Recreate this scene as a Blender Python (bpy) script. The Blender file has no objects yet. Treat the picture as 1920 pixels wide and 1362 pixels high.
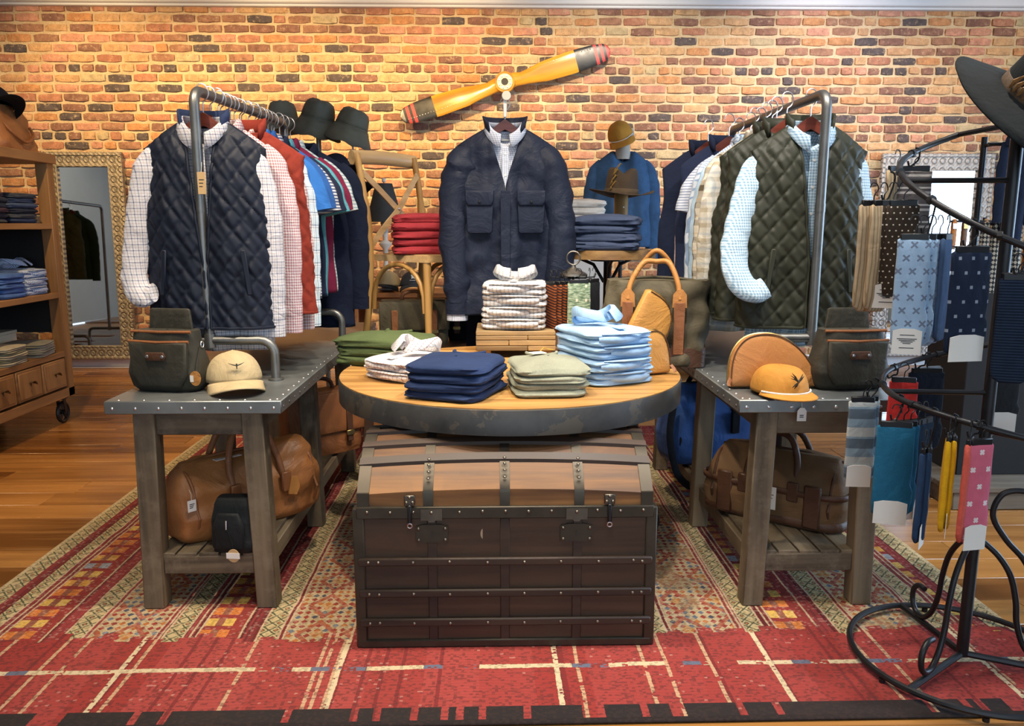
import bpy, math, random
import numpy as np
from mathutils import Vector, Matrix, noise

# ------------------------------------------------------------------ camera, world, lights, exposure
SC = bpy.context.scene
COL = SC.collection
PI = math.pi
R = math.radians
cam = bpy.data.cameras.new('camera'); cam.sensor_width = 36.0; cam.lens = 27.75
cam.clip_start = 0.05; cam.clip_end = 60
camo = bpy.data.objects.new('camera', cam); COL.objects.link(camo)
camo.location = (0, 0, 1.3); camo.rotation_euler = (R(80), 0, R(-1.2))
SC.camera = camo
SC.view_settings.view_transform = 'Standard'; SC.view_settings.look = 'None'
SC.view_settings.gamma = 1.0; SC.view_settings.use_curve_mapping = False
SC.view_settings.exposure = 0.2
SC.cycles.max_bounces = 6; SC.cycles.diffuse_bounces = 3; SC.cycles.glossy_bounces = 3
SC.cycles.transmission_bounces = 4; SC.cycles.sample_clamp_indirect = 6.0
SC.cycles.caustics_reflective = False; SC.cycles.caustics_refractive = False

world = bpy.data.worlds.new('daylight_sky'); SC.world = world; world.use_nodes = True
wb = world.node_tree.nodes['Background']
wb.inputs[0].default_value = (0.62, 0.80, 1.0, 1); wb.inputs[1].default_value = 2.0

def area_light(name, loc, rot, sx, sy, power, color):
    l = bpy.data.lights.new(name, 'AREA'); l.shape = 'RECTANGLE'; l.size = sx; l.size_y = sy
    l.energy = power; l.color = color
    o = bpy.data.objects.new(name, l); COL.objects.link(o); o.location = loc; o.rotation_euler = rot
    return o
def spot_light(name, loc, target, power, color, angle=60, blend=0.6, size=0.05):
    l = bpy.data.lights.new(name, 'SPOT'); l.energy = power; l.color = color
    l.spot_size = R(angle); l.spot_blend = blend; l.shadow_soft_size = size
    o = bpy.data.objects.new(name, l); COL.objects.link(o); o.location = loc
    o.rotation_euler = (Vector(target) - Vector(loc)).to_track_quat('-Z', 'Y').to_euler()
    return o
DAY = (0.72, 0.86, 1.0); AMBER = (1.0, 0.66, 0.30); WARM = (1.0, 0.83, 0.62); WHITE = (1.0, 0.93, 0.84)
# daylight through the shop front behind the camera and the side window on the right
area_light('window_daylight_front', (0.6, -2.9, 1.55), (R(90), 0, 0), 5.6, 2.1, 24, DAY)
area_light('window_daylight_side', (6.15, 2.9, 1.55), (R(90), 0, R(90)), 3.4, 2.1, 165, (0.50, 0.72, 1.0))
# soft overhead fill added for ambient light, not a known fixture
area_light('ceiling_fill', (0.0, 2.2, 3.12), (0, 0, 0), 3.0, 0.5, 12, WHITE)
# track heads washing the brick wall
for i, (x, tx, c, p) in enumerate([(-3.4, -3.3, AMBER, 240), (-1.9, -1.8, AMBER, 255), (-0.4, -0.4, AMBER, 250), (1.0, 1.1, WARM, 180), (2.6, 2.8, (1.0, 0.87, 0.82), 215), (4.1, 4.4, AMBER, 70)]):
    spot_light('track_head_wall', (x, 5.35, 3.08), (tx, 7.2, 1.9), p, c, 92, 0.9, 0.06)
# track heads over the display, plus added fill spots at the left
for (x, y, tx, ty, tz, p, c) in [(-1.25, 1.95, -0.98, 2.85, 0.9, 150, WARM), (-0.30, 2.30, -0.20, 2.75, 0.7, 140, WARM),
                                 (0.50, 2.30, 0.35, 2.9, 0.8, 130, WHITE), (1.40, 1.95, 1.15, 2.85, 0.9, 145, WHITE), (0.0, 0.95, 0.0, 2.0, 0.0, 48, WHITE),
                                 (0.05, 1.15, 0.03, 2.45, 0.5, 35, WARM), (-4.4, 3.4, -6.3, 2.2, 1.5, 130, WHITE), (-2.2, 3.6, -2.6, 4.6, 0.4, 170, AMBER), (0.1, 2.9, 0.1, 4.2, 1.1, 110, WARM)]:  # left-wall spot brightens the mirror view, amber one imitates floor reflection; both added
    spot_light('display_and_fill_spot', (x, y, 3.08), (tx, ty, tz), p, c, 78, 0.8, 0.05)

# ------------------------------------------------------------------ node helper
class X:
    """a socket in a shader tree that can be combined with + - * / and functions"""
    def __init__(s, t, k): s.t = t; s.k = k
    def m(s, op, b=None, c=None):
        n = s.t.nodes.new('ShaderNodeMath'); n.operation = op
        for i, q in enumerate((s, b, c)):
            if q is None: continue
            if isinstance(q, X): s.t.links.new(q.k, n.inputs[i])
            else: n.inputs[i].default_value = q
        return X(s.t, n.outputs[0])
    def __add__(s, b): return s.m('ADD', b)
    def __radd__(s, b): return s.m('ADD', b)
    def __sub__(s, b): return s.m('SUBTRACT', b)
    def __rsub__(s, b): return (s * -1.0) + b
    def __mul__(s, b): return s.m('MULTIPLY', b)
    def __rmul__(s, b): return s.m('MULTIPLY', b)
    def __truediv__(s, b): return s.m('DIVIDE', b)
    def fr(s): return s.m('FRACT')
    def fl(s): return s.m('FLOOR')
    def ab(s): return s.m('ABSOLUTE')
    def sin(s): return s.m('SINE')
    def lt(s, b): return s.m('LESS_THAN', b)
    def gt(s, b): return s.m('GREATER_THAN', b)
    def mx(s, b): return s.m('MAXIMUM', b)
    def mn(s, b): return s.m('MINIMUM', b)
    def band(s, a, b): return s.gt(a) * s.lt(b)

def new_mat(name):
    m = bpy.data.materials.new(name); m.use_nodes = True
    t = m.node_tree; b = t.nodes['Principled BSDF']
    return m, t, b
def coords(t, kind='Object'):
    n = t.nodes.new('ShaderNodeTexCoord'); s = t.nodes.new('ShaderNodeSeparateXYZ')
    t.links.new(n.outputs[kind], s.inputs[0])
    return n.outputs[kind], X(t, s.outputs[0]), X(t, s.outputs[1]), X(t, s.outputs[2])
def vec(t, x, y, z):
    n = t.nodes.new('ShaderNodeCombineXYZ')
    for i, q in enumerate((x, y, z)):
        if isinstance(q, X): t.links.new(q.k, n.inputs[i])
        else: n.inputs[i].default_value = q
    return n.outputs[0]
def nz(t, v, scale, detail=3.0, rough=0.55, col=False, dist=0.0):
    n = t.nodes.new('ShaderNodeTexNoise'); n.inputs['Scale'].default_value = scale
    n.inputs['Detail'].default_value = detail; n.inputs['Roughness'].default_value = rough
    n.inputs['Distortion'].default_value = dist
    if v is not None: t.links.new(v, n.inputs['Vector'])
    return X(t, n.outputs[1 if col else 0])
def wn(t, v):
    n = t.nodes.new('ShaderNodeTexWhiteNoise'); n.noise_dimensions = '3D'
    t.links.new(v, n.inputs['Vector']); return X(t, n.outputs[0])
def rgb(c): return (c[0], c[1], c[2], 1.0)
def mixc(t, f, a, b, mode='MIX'):
    n = t.nodes.new('ShaderNodeMix'); n.data_type = 'RGBA'; n.blend_type = mode
    n.clamp_factor = True
    for k, q in ((0, f), (6, a), (7, b)):
        if isinstance(q, X): t.links.new(q.k, n.inputs[k])
        elif k == 0: n.inputs[0].default_value = q
        else: n.inputs[k].default_value = rgb(q)
    return X(t, n.outputs[2])
def ramp(t, f, stops, interp='LINEAR'):
    n = t.nodes.new('ShaderNodeValToRGB'); n.color_ramp.interpolation = interp
    e = n.color_ramp.elements
    while len(e) < len(stops): e.new(0.5)
    for i, (p, c) in enumerate(stops):
        e[i].position = p
    for i, (p, c) in enumerate(stops):
        e[i].position = p; e[i].color = rgb(c)
    t.links.new(f.k, n.inputs[0]); return X(t, n.outputs[0])
def setb(t, b, col=None, rough=None, metal=None, bump=None, bdist=0.002, bstr=0.6, sheen=None, spec=None, coat=None):
    if col is not None:
        if isinstance(col, X): t.links.new(col.k, b.inputs['Base Color'])
        else: b.inputs['Base Color'].default_value = rgb(col)
    for k, q in (('Roughness', rough), ('Metallic', metal), ('Sheen Weight', sheen), ('Specular IOR Level', spec), ('Coat Weight', coat)):
        if q is None: continue
        if isinstance(q, X): t.links.new(q.k, b.inputs[k])
        else: b.inputs[k].default_value = q
    if bump is not None:
        n = t.nodes.new('ShaderNodeBump'); n.inputs['Strength'].default_value = bstr; n.inputs['Distance'].default_value = bdist
        t.links.new(bump.k, n.inputs['Height']); t.links.new(n.outputs[0], b.inputs['Normal'])
_mc = {}
def cached(fn):
    def w(*a, **k):
        key = (fn.__name__, repr(a), repr(sorted(k.items())))
        if key not in _mc: _mc[key] = fn(*a, **k)
        return _mc[key]
    return w
def shade(c, f): return tuple(min(1.0, max(0.0, q * f)) for q in c)

@cached
def plain(name, c, rough=0.5, metal=0.0, var=0.12, scale=12.0, bump=0.0, spec=0.5):
    m, t, b = new_mat(name); v, x, y, z = coords(t)
    n = nz(t, v, scale, 4)
    col = mixc(t, n, shade(c, 1 - var * 2), shade(c, 1 + var * 2))
    setb(t, b, col, rough, metal, n if bump else None, bump or 0.001, 0.6, spec=spec); return m
@cached
def fabric(name, c, weave=900.0, var=0.10, rough=0.85, sheen=0.02, slub=0.0, bump=0.0006, wr=0.010):
    m, t, b = new_mat(name); v, x, y, z = coords(t)
    n = nz(t, v, 9.0, 3); w = nz(t, v, weave, 2)
    f = n * 0.6 + w * 0.4
    col = mixc(t, f.m('MULTIPLY_ADD', 1.8, -0.4), shade(c, 1 - var * 3.2), shade(c, 1 + var * 3.0))
    if slub: col = mixc(t, nz(t, v, 300, 2).gt(0.58) * slub, col, shade(c, 1.8))
    setb(t, b, col, rough, 0, w * bump + (nz(t, v, 6.0, 4, 0.55, dist=1.6) - 0.5).ab() * wr + nz(t, v, 22.0, 2, dist=0.8) * (wr * 0.22), 1.0, 0.8, sheen=sheen, spec=0.14); return m
@cached
def checks(name, base, lines, folded=False, rough=0.85):
    """woven check: lines = (colour, period, width, phase, strength, axes)"""
    m, t, b = new_mat(name); v, x, y, z = coords(t)
    u = x if folded else x + y
    w = (y + z) if folded else z
    col = None; c = base
    n = nz(t, v, 14.0, 2)
    col = mixc(t, n, shade(base, 0.92), shade(base, 1.06))
    for (lc, per, wd, ph, st, ax) in lines:
        ku = ((u / per) + ph).fr().lt(wd / per) if 'u' in ax else None
        kw = ((w / per) + ph).fr().lt(wd / per) if 'w' in ax else None
        if ku is not None and kw is not None: f = (ku + kw) * 0.5 * st * 1.25
        else: f = (ku if ku is not None else kw) * st
        col = mixc(t, f, col, lc)
    setb(t, b, col, rough, 0, nz(t, v, 900, 2) * 0.0005 + (nz(t, v, 6.5, 4, 0.55, dist=1.6) - 0.5).ab() * 0.012 + nz(t, v, 22.0, 2, dist=0.8) * 0.002, 1.0, 0.8, sheen=0.02, spec=0.12); return m
@cached
def wood(name, c1, c2, axis='x', scale=1.0, rough=0.5, knots=0.15, worn=None, bump=0.0015):
    m, t, b = new_mat(name); v, x, y, z = coords(t)
    oi = t.nodes.new('ShaderNodeObjectInfo'); rnd = X(t, oi.outputs['Random'])
    o = rnd * 17.0
    s = {'x': (1.3, 22.0, 22.0), 'y': (22.0, 1.3, 22.0), 'z': (22.0, 22.0, 1.3)}[axis]
    p = vec(t, x * (s[0] * scale) + o, y * (s[1] * scale) + o, z * (s[2] * scale))
    g = nz(t, p, 1.0, 5, 0.6, dist=0.4); k = nz(t, v, 2.5 * scale, 2)
    f = g * 0.75 + k * 0.35 - 0.05 + (rnd - 0.5) * knots
    col = ramp(t, f, [(0.34, shade(c2, 0.75)), (0.5, tuple((a + d) / 2 for a, d in zip(c1, c2))), (0.66, shade(c1, 1.12))])
    if worn: col = mixc(t, (nz(t, v, 18 * scale, 5, 0.7) - 0.5).m('MULTIPLY', 5.0).mx(0.0) * 0.5, col, worn)
    setb(t, b, col, g * 0.25 + (rough - 0.12), 0, g, bump, 0.5); return m
@cached
def leather(name, c, rough=0.45, var=0.25, scale=6.0):
    m, t, b = new_mat(name); v, x, y, z = coords(t)
    n = nz(t, v, scale, 4)
    vo = t.nodes.new('ShaderNodeTexVoronoi'); vo.inputs['Scale'].default_value = 260; t.links.new(v, vo.inputs['Vector'])
    col = mixc(t, n, shade(c, 1 - var * 1.4), shade(c, 1 + var * 1.2))
    setb(t, b, col, n * 0.2 + (rough - 0.1), 0, X(t, vo.outputs[0]) * 0.0006 + (nz(t, v, 5.0, 4, 0.55, dist=1.5) - 0.5).ab() * 0.014 + nz(t, v, 30.0, 2) * 0.0014, 1.0, 0.8, spec=0.35); return m
@cached
def metal(name, c, rough=0.4, var=0.2, scale=20.0, rust=None, met=1.0):
    m, t, b = new_mat(name); v, x, y, z = coords(t)
    n = nz(t, v, scale, 5, 0.65)
    col = mixc(t, n, shade(c, 1 - var * 2), shade(c, 1 + var * 2))
    if rust: col = mixc(t, nz(t, v, 5, 5, 0.7).gt(0.56) * 0.7, col, rust)
    setb(t, b, col, n * 0.3 + (rough - 0.15), met, n, 0.0006, 0.4); return m
@cached
def dots(name, base, dot, per, r, mode='dot'):
    m, t, b = new_mat(name); v, x, y, z = coords(t)
    u = x / per; w = z / per
    row = w.fl(); u2 = u + row * 0.5
    du = u2.fr() - 0.5; dw = w.fr() - 0.5
    if mode == 'dot': f = (du * du + dw * dw).lt((r / per) ** 2)
    elif mode == 'cross': f = ((du - dw).ab().lt(0.10) + (du + dw).ab().lt(0.10)).mn(1.0) * (du * du + dw * dw).lt((r / per) ** 2)
    else: f = du.ab().mx(dw.ab()).lt(r / per)
    col = mixc(t, nz(t, v, 30, 2), shade(base, 0.85), shade(base, 1.12))
    col = mixc(t, f, col, dot)
    setb(t, b, col, 0.9, 0, nz(t, v, 700, 2) * 0.0006 + nz(t, v, 14, 3, dist=1.0) * 0.006, 1.0, 0.7, sheen=0.02, spec=0.12); return m
@cached
def stripes(name, cols, per, axis='z', rough=0.9, tilt=0.0):
    m, t, b = new_mat(name); v, x, y, z = coords(t)
    q = {'x': x + y, 'z': z + x * tilt}[axis]
    f = (q / per).fr()
    n = len(cols); tot = sum(c[1] for c in cols); acc = 0; st = []
    for c, w in cols: st.append((acc / tot, c)); acc += w
    col = ramp(t, f, st, 'CONSTANT')
    col = mixc(t, nz(t, v, 40, 2) * 0.35, col, (0, 0, 0), 'MIX')
    setb(t, b, col, rough, 0, nz(t, v, 800, 2) * 0.0006 + nz(t, v, 12, 3, dist=1.0) * 0.007, 1.0, 0.7, sheen=0.02, spec=0.12); return m
def emission(name, c, s):
    m, t, b = new_mat(name); b.inputs['Base Color'].default_value = rgb(c)
    b.inputs['Emission Color'].default_value = rgb(c); b.inputs['Emission Strength'].default_value = s; return m

# ------------------------------------------------------------------ mesh helper
def catmull(pts, n=8, closed=False):
    P = [np.array(p, float) for p in pts]
    if closed: P = [P[-1]] + P + [P[0], P[1]]
    else: P = [2 * P[0] - P[1]] + P + [2 * P[-1] - P[-2]]
    out = []
    for i in range(1, len(P) - 2):
        for k in range(n):
            t = k / n
            a, b, c, d = P[i - 1], P[i], P[i + 1], P[i + 2]
            out.append(0.5 * ((2 * b) + (c - a) * t + (2 * a - 5 * b + 4 * c - d) * t * t + (3 * b - a - 3 * c + d) * t ** 3))
    if not closed: out.append(P[-2])
    return [tuple(p) for p in out]
def arc(cx, cy, r, a0, a1, n, plane='xz', k=0.0):
    o = []
    for i in range(n + 1):
        a = R(a0 + (a1 - a0) * i / n); p, q = cx + r * math.cos(a), cy + r * math.sin(a)
        o.append({'xz': (p, k, q), 'xy': (p, q, k), 'yz': (k, p, q)}[plane])
    return o
class MB:
    def __init__(s): s.v = []; s.f = []; s.mi = []
    def add(s, V, F, mi=0):
        b = len(s.v); s.v.extend([tuple(map(float, p)) for p in V]); s.f.extend([tuple(i + b for i in f) for f in F]); s.mi.extend([mi] * len(F)); return s
    def box(s, x0, x1, y0, y1, z0, z1, bev=0.0, mi=0):
        if x1 < x0: x0, x1 = x1, x0
        if y1 < y0: y0, y1 = y1, y0
        if z1 < z0: z0, z1 = z1, z0
        if bev <= 0:
            V = [(x, y, z) for z in (z0, z1) for y in (y0, y1) for x in (x0, x1)]
            return s.add(V, [(0, 2, 3, 1), (4, 5, 7, 6), (0, 1, 5, 4), (2, 6, 7, 3), (0, 4, 6, 2), (1, 3, 7, 5)], mi)
        b = min(bev, (x1 - x0) * .45, (y1 - y0) * .45, (z1 - z0) * .45)
        V = []; ix = {}
        for cx, X_ in ((0, x0), (1, x1)):
            for cy, Y_ in ((0, y0), (1, y1)):
                for cz, Z_ in ((0, z0), (1, z1)):
                    ax = X_ + (b if cx == 0 else -b); ay = Y_ + (b if cy == 0 else -b); az = Z_ + (b if cz == 0 else -b)
                    for k, p in enumerate(((X_, ay, az), (ax, Y_, az), (ax, ay, Z_))):
                        ix[(cx, cy, cz, k)] = len(V); V.append(p)
        g = lambda a, b_, c, k: ix[(a, b_, c, k)]
        F = []
        for c in (0, 1):
            q = [g(c, 0, 0, 0), g(c, 1, 0, 0), g(c, 1, 1, 0), g(c, 0, 1, 0)]; F.append(q if c else q[::-1])
            q = [g(0, c, 0, 1), g(0, c, 1, 1), g(1, c, 1, 1), g(1, c, 0, 1)]; F.append(q if c else q[::-1])
            q = [g(0, 0, c, 2), g(1, 0, c, 2), g(1, 1, c, 2), g(0, 1, c, 2)]; F.append(q if c else q[::-1])
        for a in (0, 1):
            for c in (0, 1):
                F.append([g(a, c, 0, 0), g(a, c, 1, 0), g(a, c, 1, 1), g(a, c, 0, 1)])
                F.append([g(a, 0, c, 0), g(a, 1, c, 0), g(a, 1, c, 2), g(a, 0, c, 2)])
                F.append([g(0, a, c, 1), g(1, a, c, 1), g(1, a, c, 2), g(0, a, c, 2)])
        for a in (0, 1):
            for c in (0, 1):
                for d in (0, 1): F.append([g(a, c, d, 0), g(a, c, d, 1), g(a, c, d, 2)])
        ctr = np.array([(x0 + x1) / 2, (y0 + y1) / 2, (z0 + z1) / 2])
        F2 = []
        for f in F:
            P = np.array([V[i] for i in f]); nrm = np.cross(P[1] - P[0], P[2] - P[0])
            F2.append(tuple(f) if np.dot(nrm, P.mean(0) - ctr) > 0 else tuple(f[::-1]))
        return s.add(V, F2, mi)
    def obox(s, c, sx, sy, sz, rot=(0, 0, 0), bev=0.0, mi=0):
        t = MB().box(-sx / 2, sx / 2, -sy / 2, sy / 2, -sz / 2, sz / 2, bev)
        M = Matrix.Translation(c) @ Matrix.Rotation(rot[2], 4, 'Z') @ Matrix.Rotation(rot[1], 4, 'Y') @ Matrix.Rotation(rot[0], 4, 'X')
        return s.add([M @ Vector(p) for p in t.v], t.f, mi)
    def beam(s, p, q, w, h, bev=0.0, up=(0, 0, 1), mi=0):
        p = Vector(p); q = Vector(q); d = (q - p); L = d.length; d.normalize()
        u = Vector(up); sd = d.cross(u)
        if sd.length < 1e-4: sd = d.cross(Vector((0, 1, 0)))
        sd.normalize(); u = sd.cross(d)
        t = MB().box(-w / 2, w / 2, 0, L, -h / 2, h / 2, bev)
        return s.add([p + sd * a + d * b + u * c for a, b, c in t.v], t.f, mi)
    def tube(s, pts, r, n=8, caps=True, closed=False, flat=1.0, up=None, mi=0):
        P = [Vector(p) for p in pts]; m = len(P)
        rr = r if hasattr(r, '__len__') else [r] * m
        V = []; F = []; prev = None
        for i in range(m):
            if closed: d = P[(i + 1) % m] - P[i - 1]
            else: d = P[min(i + 1, m - 1)] - P[max(i - 1, 0)]
            if d.length < 1e-9: d = Vector((0, 0, 1))
            d.normalize()
            if prev is None:
                a = Vector(up) if up else (Vector((0, 0, 1)) if abs(d.z) < 0.9 else Vector((0, 1, 0)))
                a = (a - d * a.dot(d)).normalized()
            else:
                a = prev - d * prev.dot(d)
                a = a.normalized() if a.length > 1e-6 else prev
            prev = a; b = d.cross(a)
            for k in range(n):
                t = 2 * PI * k / n
                V.append(P[i] + (a * math.cos(t) * flat + b * math.sin(t)) * rr[i])
        for i in range(m if closed else m - 1):
            for k in range(n):
                j = (i + 1) % m; k2 = (k + 1) % n
                F.append((i * n + k, i * n + k2, j * n + k2, j * n + k))
        if caps and not closed:
            F.append(tuple(range(n))[::-1]); F.append(tuple((m - 1) * n + k for k in range(n)))
        return s.add(V, F, mi)
    def lathe(s, prof, n=24, c=(0, 0, 0), sx=1.0, sy=1.0, axis='z', mi=0, caps=True):
        V = []; F = []; m = len(prof)
        for (r, z) in prof:
            for k in range(n):
                t = 2 * PI * k / n; p = (r * math.cos(t) * sx, r * math.sin(t) * sy, z)
                if axis == 'y': p = (p[0], -p[2], p[1])
                if axis == 'x': p = (p[2], p[0], p[1])
                V.append((p[0] + c[0], p[1] + c[1], p[2] + c[2]))
        for i in range(m - 1):
            for k in range(n):
                k2 = (k + 1) % n; F.append((i * n + k, i * n + k2, (i + 1) * n + k2, (i + 1) * n + k))
        if caps and prof[0][0] > 1e-5: F.append(tuple(range(n))[::-1])
        if caps and prof[-1][0] > 1e-5: F.append(tuple((m - 1) * n + k for k in range(n)))
        return s.add(V, F, mi)
    def prism(s, poly, k0, k1, plane='xz', mi=0):
        """extrude a 2d outline between two planes"""
        n = len(poly); V = []
        for k in (k0, k1):
            for a, b in poly: V.append({'xz': (a, k, b), 'xy': (a, b, k), 'yz': (k, a, b)}[plane])
        F = [tuple(range(n))[::-1], tuple(range(n, 2 * n))]
        for i in range(n): j = (i + 1) % n; F.append((i, j, n + j, n + i))
        return s.add(V, F, mi)
    def pillow(s, poly, k0, k1, plane='xz', rim=0.012, puff=0.008, mi=0):
        """extrude an outline with rounded rims and slightly domed faces"""
        A = np.array(poly, float); c = A.mean(0); n = len(A)
        h = (k1 - k0) / 2; mid = (k0 + k1) / 2; rings = []
        def off(d):
            w = A - c; L = np.linalg.norm(w, axis=1, keepdims=True); return c + w * np.maximum(0.02, (L - d) / L)
        prof = [(1.0, 0)] ; seq = []
        for a in (-90, -60, -30, 0, 30, 60, 90):
            seq.append((rim * (1 - math.cos(R(a))), math.sin(R(a)) * h))
        seq = [(rim + 0.35 * 0, -h)] [:0] + seq
        full = []
        for f in (0.0, 0.35, 0.7): full.append(('in', f, -1))
        V = []; F = []; rows = []
        for f in (0.02, 0.4, 0.75):
            q = c + (off(rim) - c) * f; rows.append((q, mid - h - puff * (1 - f * f)))
        for d, z in seq: rows.append((off(d), mid + z))
        for f in (0.75, 0.4, 0.02):
            q = c + (off(rim) - c) * f; rows.append((q, mid + h + puff * (1 - f * f)))
        for q, k in rows:
            for a, b in q: V.append({'xz': (a, k, b), 'xy': (a, b, k), 'yz': (k, a, b)}[plane])
        for i in range(len(rows) - 1):
            for j in range(n):
                j2 = (j + 1) % n; F.append((i * n + j, i * n + j2, (i + 1) * n + j2, (i + 1) * n + j))
        F.append(tuple(range(n))[::-1]); F.append(tuple((len(rows) - 1) * n + j for j in range(n)))
        return s.add(V, F, mi)
    def grid(s, G, closed=False, mi=0):
        """G: array (nv, nu, 3)"""
        G = np.asarray(G); nv, nu = G.shape[:2]; F = []
        for j in range(nv - 1):
            for i in range(nu if closed else nu - 1):
                i2 = (i + 1) % nu; F.append((j * nu + i, j * nu + i2, (j + 1) * nu + i2, (j + 1) * nu + i))
        return s.add(G.reshape(-1, 3), F, mi)
    def xf(s, M):
        s.v = [tuple(M @ Vector(p)) for p in s.v]; return s
    def mesh(s, name, mats=None, angle=40, flip=False):
        me = bpy.data.meshes.new(name)
        me.from_pydata(s.v, [], [f[::-1] for f in s.f] if flip else s.f)
        me.polygons.foreach_set('use_smooth', [True] * len(me.polygons))
        if mats:
            for q in (mats if isinstance(mats, (list, tuple)) else [mats]): me.materials.append(q)
        me.polygons.foreach_set('material_index', s.mi)
        me.update(); me.set_sharp_from_angle(angle=R(angle)); return me
    def build(s, name, mats, parent=None, loc=None, rot=None, angle=40, solid=0.0):
        o = bpy.data.objects.new(name, s.mesh(name, mats, angle)); COL.objects.link(o)
        if parent: o.parent = parent
        if loc: o.location = loc
        if rot: o.rotation_euler = rot
        if solid:
            md = o.modifiers.new('thickness', 'SOLIDIFY'); md.thickness = solid; md.offset = -1
        return o
def tag(o, label=None, cat=None, group=None, kind=None):
    if label: o['label'] = label
    if cat: o['category'] = cat
    if group: o['group'] = group
    if kind: o['kind'] = kind
    return o
def thing(name, label, cat, loc=(0, 0, 0), rotz=0.0, group=None, rot=None):
    o = bpy.data.objects.new(name, None); COL.objects.link(o); o.empty_display_size = 0.05
    o.location = loc; o.rotation_euler = rot if rot else (0, 0, rotz)
    return tag(o, label, cat, group)
def copy_obj(o, parent=None, loc=None, rot=None):
    c = o.copy(); COL.objects.link(c); c.parent = parent
    if loc is not None: c.location = loc
    if rot is not None: c.rotation_euler = rot
    return c
def copy_tree(o, parent=None):
    c = o.copy(); COL.objects.link(c); c.parent = parent
    for ch in list(o.children): copy_tree(ch, c)
    return c
def share(name, me, parent=None, loc=(0, 0, 0), rot=(0, 0, 0), scale=None):
    o = bpy.data.objects.new(name, me); COL.objects.link(o); o.parent = parent; o.location = loc; o.rotation_euler = rot
    if scale: o.scale = scale
    return o
def struct(o): o['kind'] = 'structure'; return o
def sn(x, y, z=0.0): return noise.noise(Vector((x, y, z)))

# ------------------------------------------------------------------ common materials
M_iron = metal('black_iron', (0.022, 0.022, 0.024), 0.40, 0.2, met=0.5)
M_pipe = metal('grey_pipe', (0.20, 0.20, 0.19), 0.42, 0.2, 14, met=0.85)
M_steel = metal('bright_steel', (0.75, 0.75, 0.76), 0.3, 0.08)
M_zinc = metal('zinc_sheet', (0.24, 0.255, 0.25), 0.42, 0.24, 6, met=0.7)
M_brass = metal('aged_brass', (0.42, 0.30, 0.12), 0.4, 0.2)
M_tin = metal('blackened_tin', (0.060, 0.050, 0.036), 0.45, 0.3, 10, met=0.6)
M_bench = wood('grey_brown_timber', (0.20, 0.150, 0.090), (0.075, 0.055, 0.033), 'z', 0.8, 0.6, 0.3, worn=(0.24, 0.19, 0.125))
M_benchx = wood('grey_brown_timber_rail', (0.20, 0.150, 0.090), (0.075, 0.055, 0.033), 'x', 0.8, 0.6, 0.3, worn=(0.24, 0.19, 0.125))
M_benchy = wood('grey_brown_timber_board', (0.20, 0.150, 0.090), (0.075, 0.055, 0.033), 'y', 0.8, 0.6, 0.3, worn=(0.24, 0.19, 0.125))
M_oak = wood('golden_oak', (0.58, 0.32, 0.10), (0.36, 0.17, 0.045), 'x', 0.9, 0.42)
M_chair = wood('honey_beech', (0.60, 0.36, 0.12), (0.40, 0.20, 0.05), 'z', 0.7, 0.38)
M_chairx = wood('pale_beech', (0.66, 0.46, 0.24), (0.50, 0.30, 0.12), 'x', 0.7, 0.38)
M_card = plain('white_card', (0.78, 0.75, 0.68), 0.7, var=0.03)
M_kraft = plain('kraft_card', (0.52, 0.34, 0.16), 0.75, var=0.08)
M_ink = plain('black_ink', (0.03, 0.03, 0.03), 0.7, var=0.0)
M_hang = wood('dark_red_hanger', (0.16, 0.035, 0.02), (0.09, 0.02, 0.012), 'x', 1.0, 0.3)
M_black = fabric('black_cloth', (0.012, 0.013, 0.016), var=0.2)
M_blackpl = plain('black_plastic', (0.010, 0.010, 0.011), 0.4, var=0.1, spec=0.3)
M_glassclr = None
# ------------------------------------------------------------------ the room
random.seed(11)
YW = 7.2            # face of the brick wall
M_plaster = plain('white_ceiling_paint', (0.80, 0.82, 0.84), 0.7, var=0.03, scale=3)
M_trim = plain('white_gloss_trim', (0.74, 0.76, 0.78), 0.4, var=0.03, scale=4)
M_sidewall = plain('grey_wall_paint', (0.42, 0.43, 0.40), 0.75, var=0.05, scale=3)
M_plank = wood('orange_pine_floor', (0.40, 0.185, 0.05), (0.22, 0.085, 0.02), 'x', 0.55, 0.24, 0.35)
M_subfloor = wood('orange_pine_floor_beyond', (0.38, 0.18, 0.05), (0.22, 0.09, 0.025), 'x', 0.5, 0.32)
XL, XR, YF = -6.5, 6.3, -3.0
floor = struct(MB().box(XL, XR, YF, YW + 0.3, -0.12, -0.022).build('floor', M_subfloor))
def plank_mesh(L, w):
    return MB().box(-L / 2, L / 2, -w / 2 + 0.0012, w / 2 - 0.0012, -0.022, 0.0, 0.0018).mesh('plank', M_plank)
PW = 0.172; pm = {}
y = 1.0 + PW / 2; row = 0
while y < YW:
    x = XL + random.uniform(-2.0, 0)
    while x < XR:
        L = random.choice((2.4, 3.0, 3.6)); a, b = max(x, XL), min(x + L, XR)
        if b - a > 0.1 and b > -4.6 and a < 4.8:
            key = round(b - a, 2)
            if key not in pm: pm[key] = plank_mesh(key - 0.002, PW)
            share('plank', pm[key], floor, ((a + b) / 2, y, random.uniform(-0.0012, 0.0)))
        x += L
    y += PW; row += 1
struct(MB().box(XL, XR, YF, 1.0, -0.022, 0.0).build('floor_behind_camera', M_subfloor))
struct(MB().box(XL, XR, YF, YW + 0.3, 3.2, 3.3).build('ceiling', M_plaster))
tr = struct(MB().box(XL, XR, YW - 0.10, YW + 0.02, 3.135, 3.2, 0.01).box(XL, XR, YW - 0.06, YW + 0.02, 3.115, 3.137, 0.006).build('trim_1', M_trim))
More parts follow.
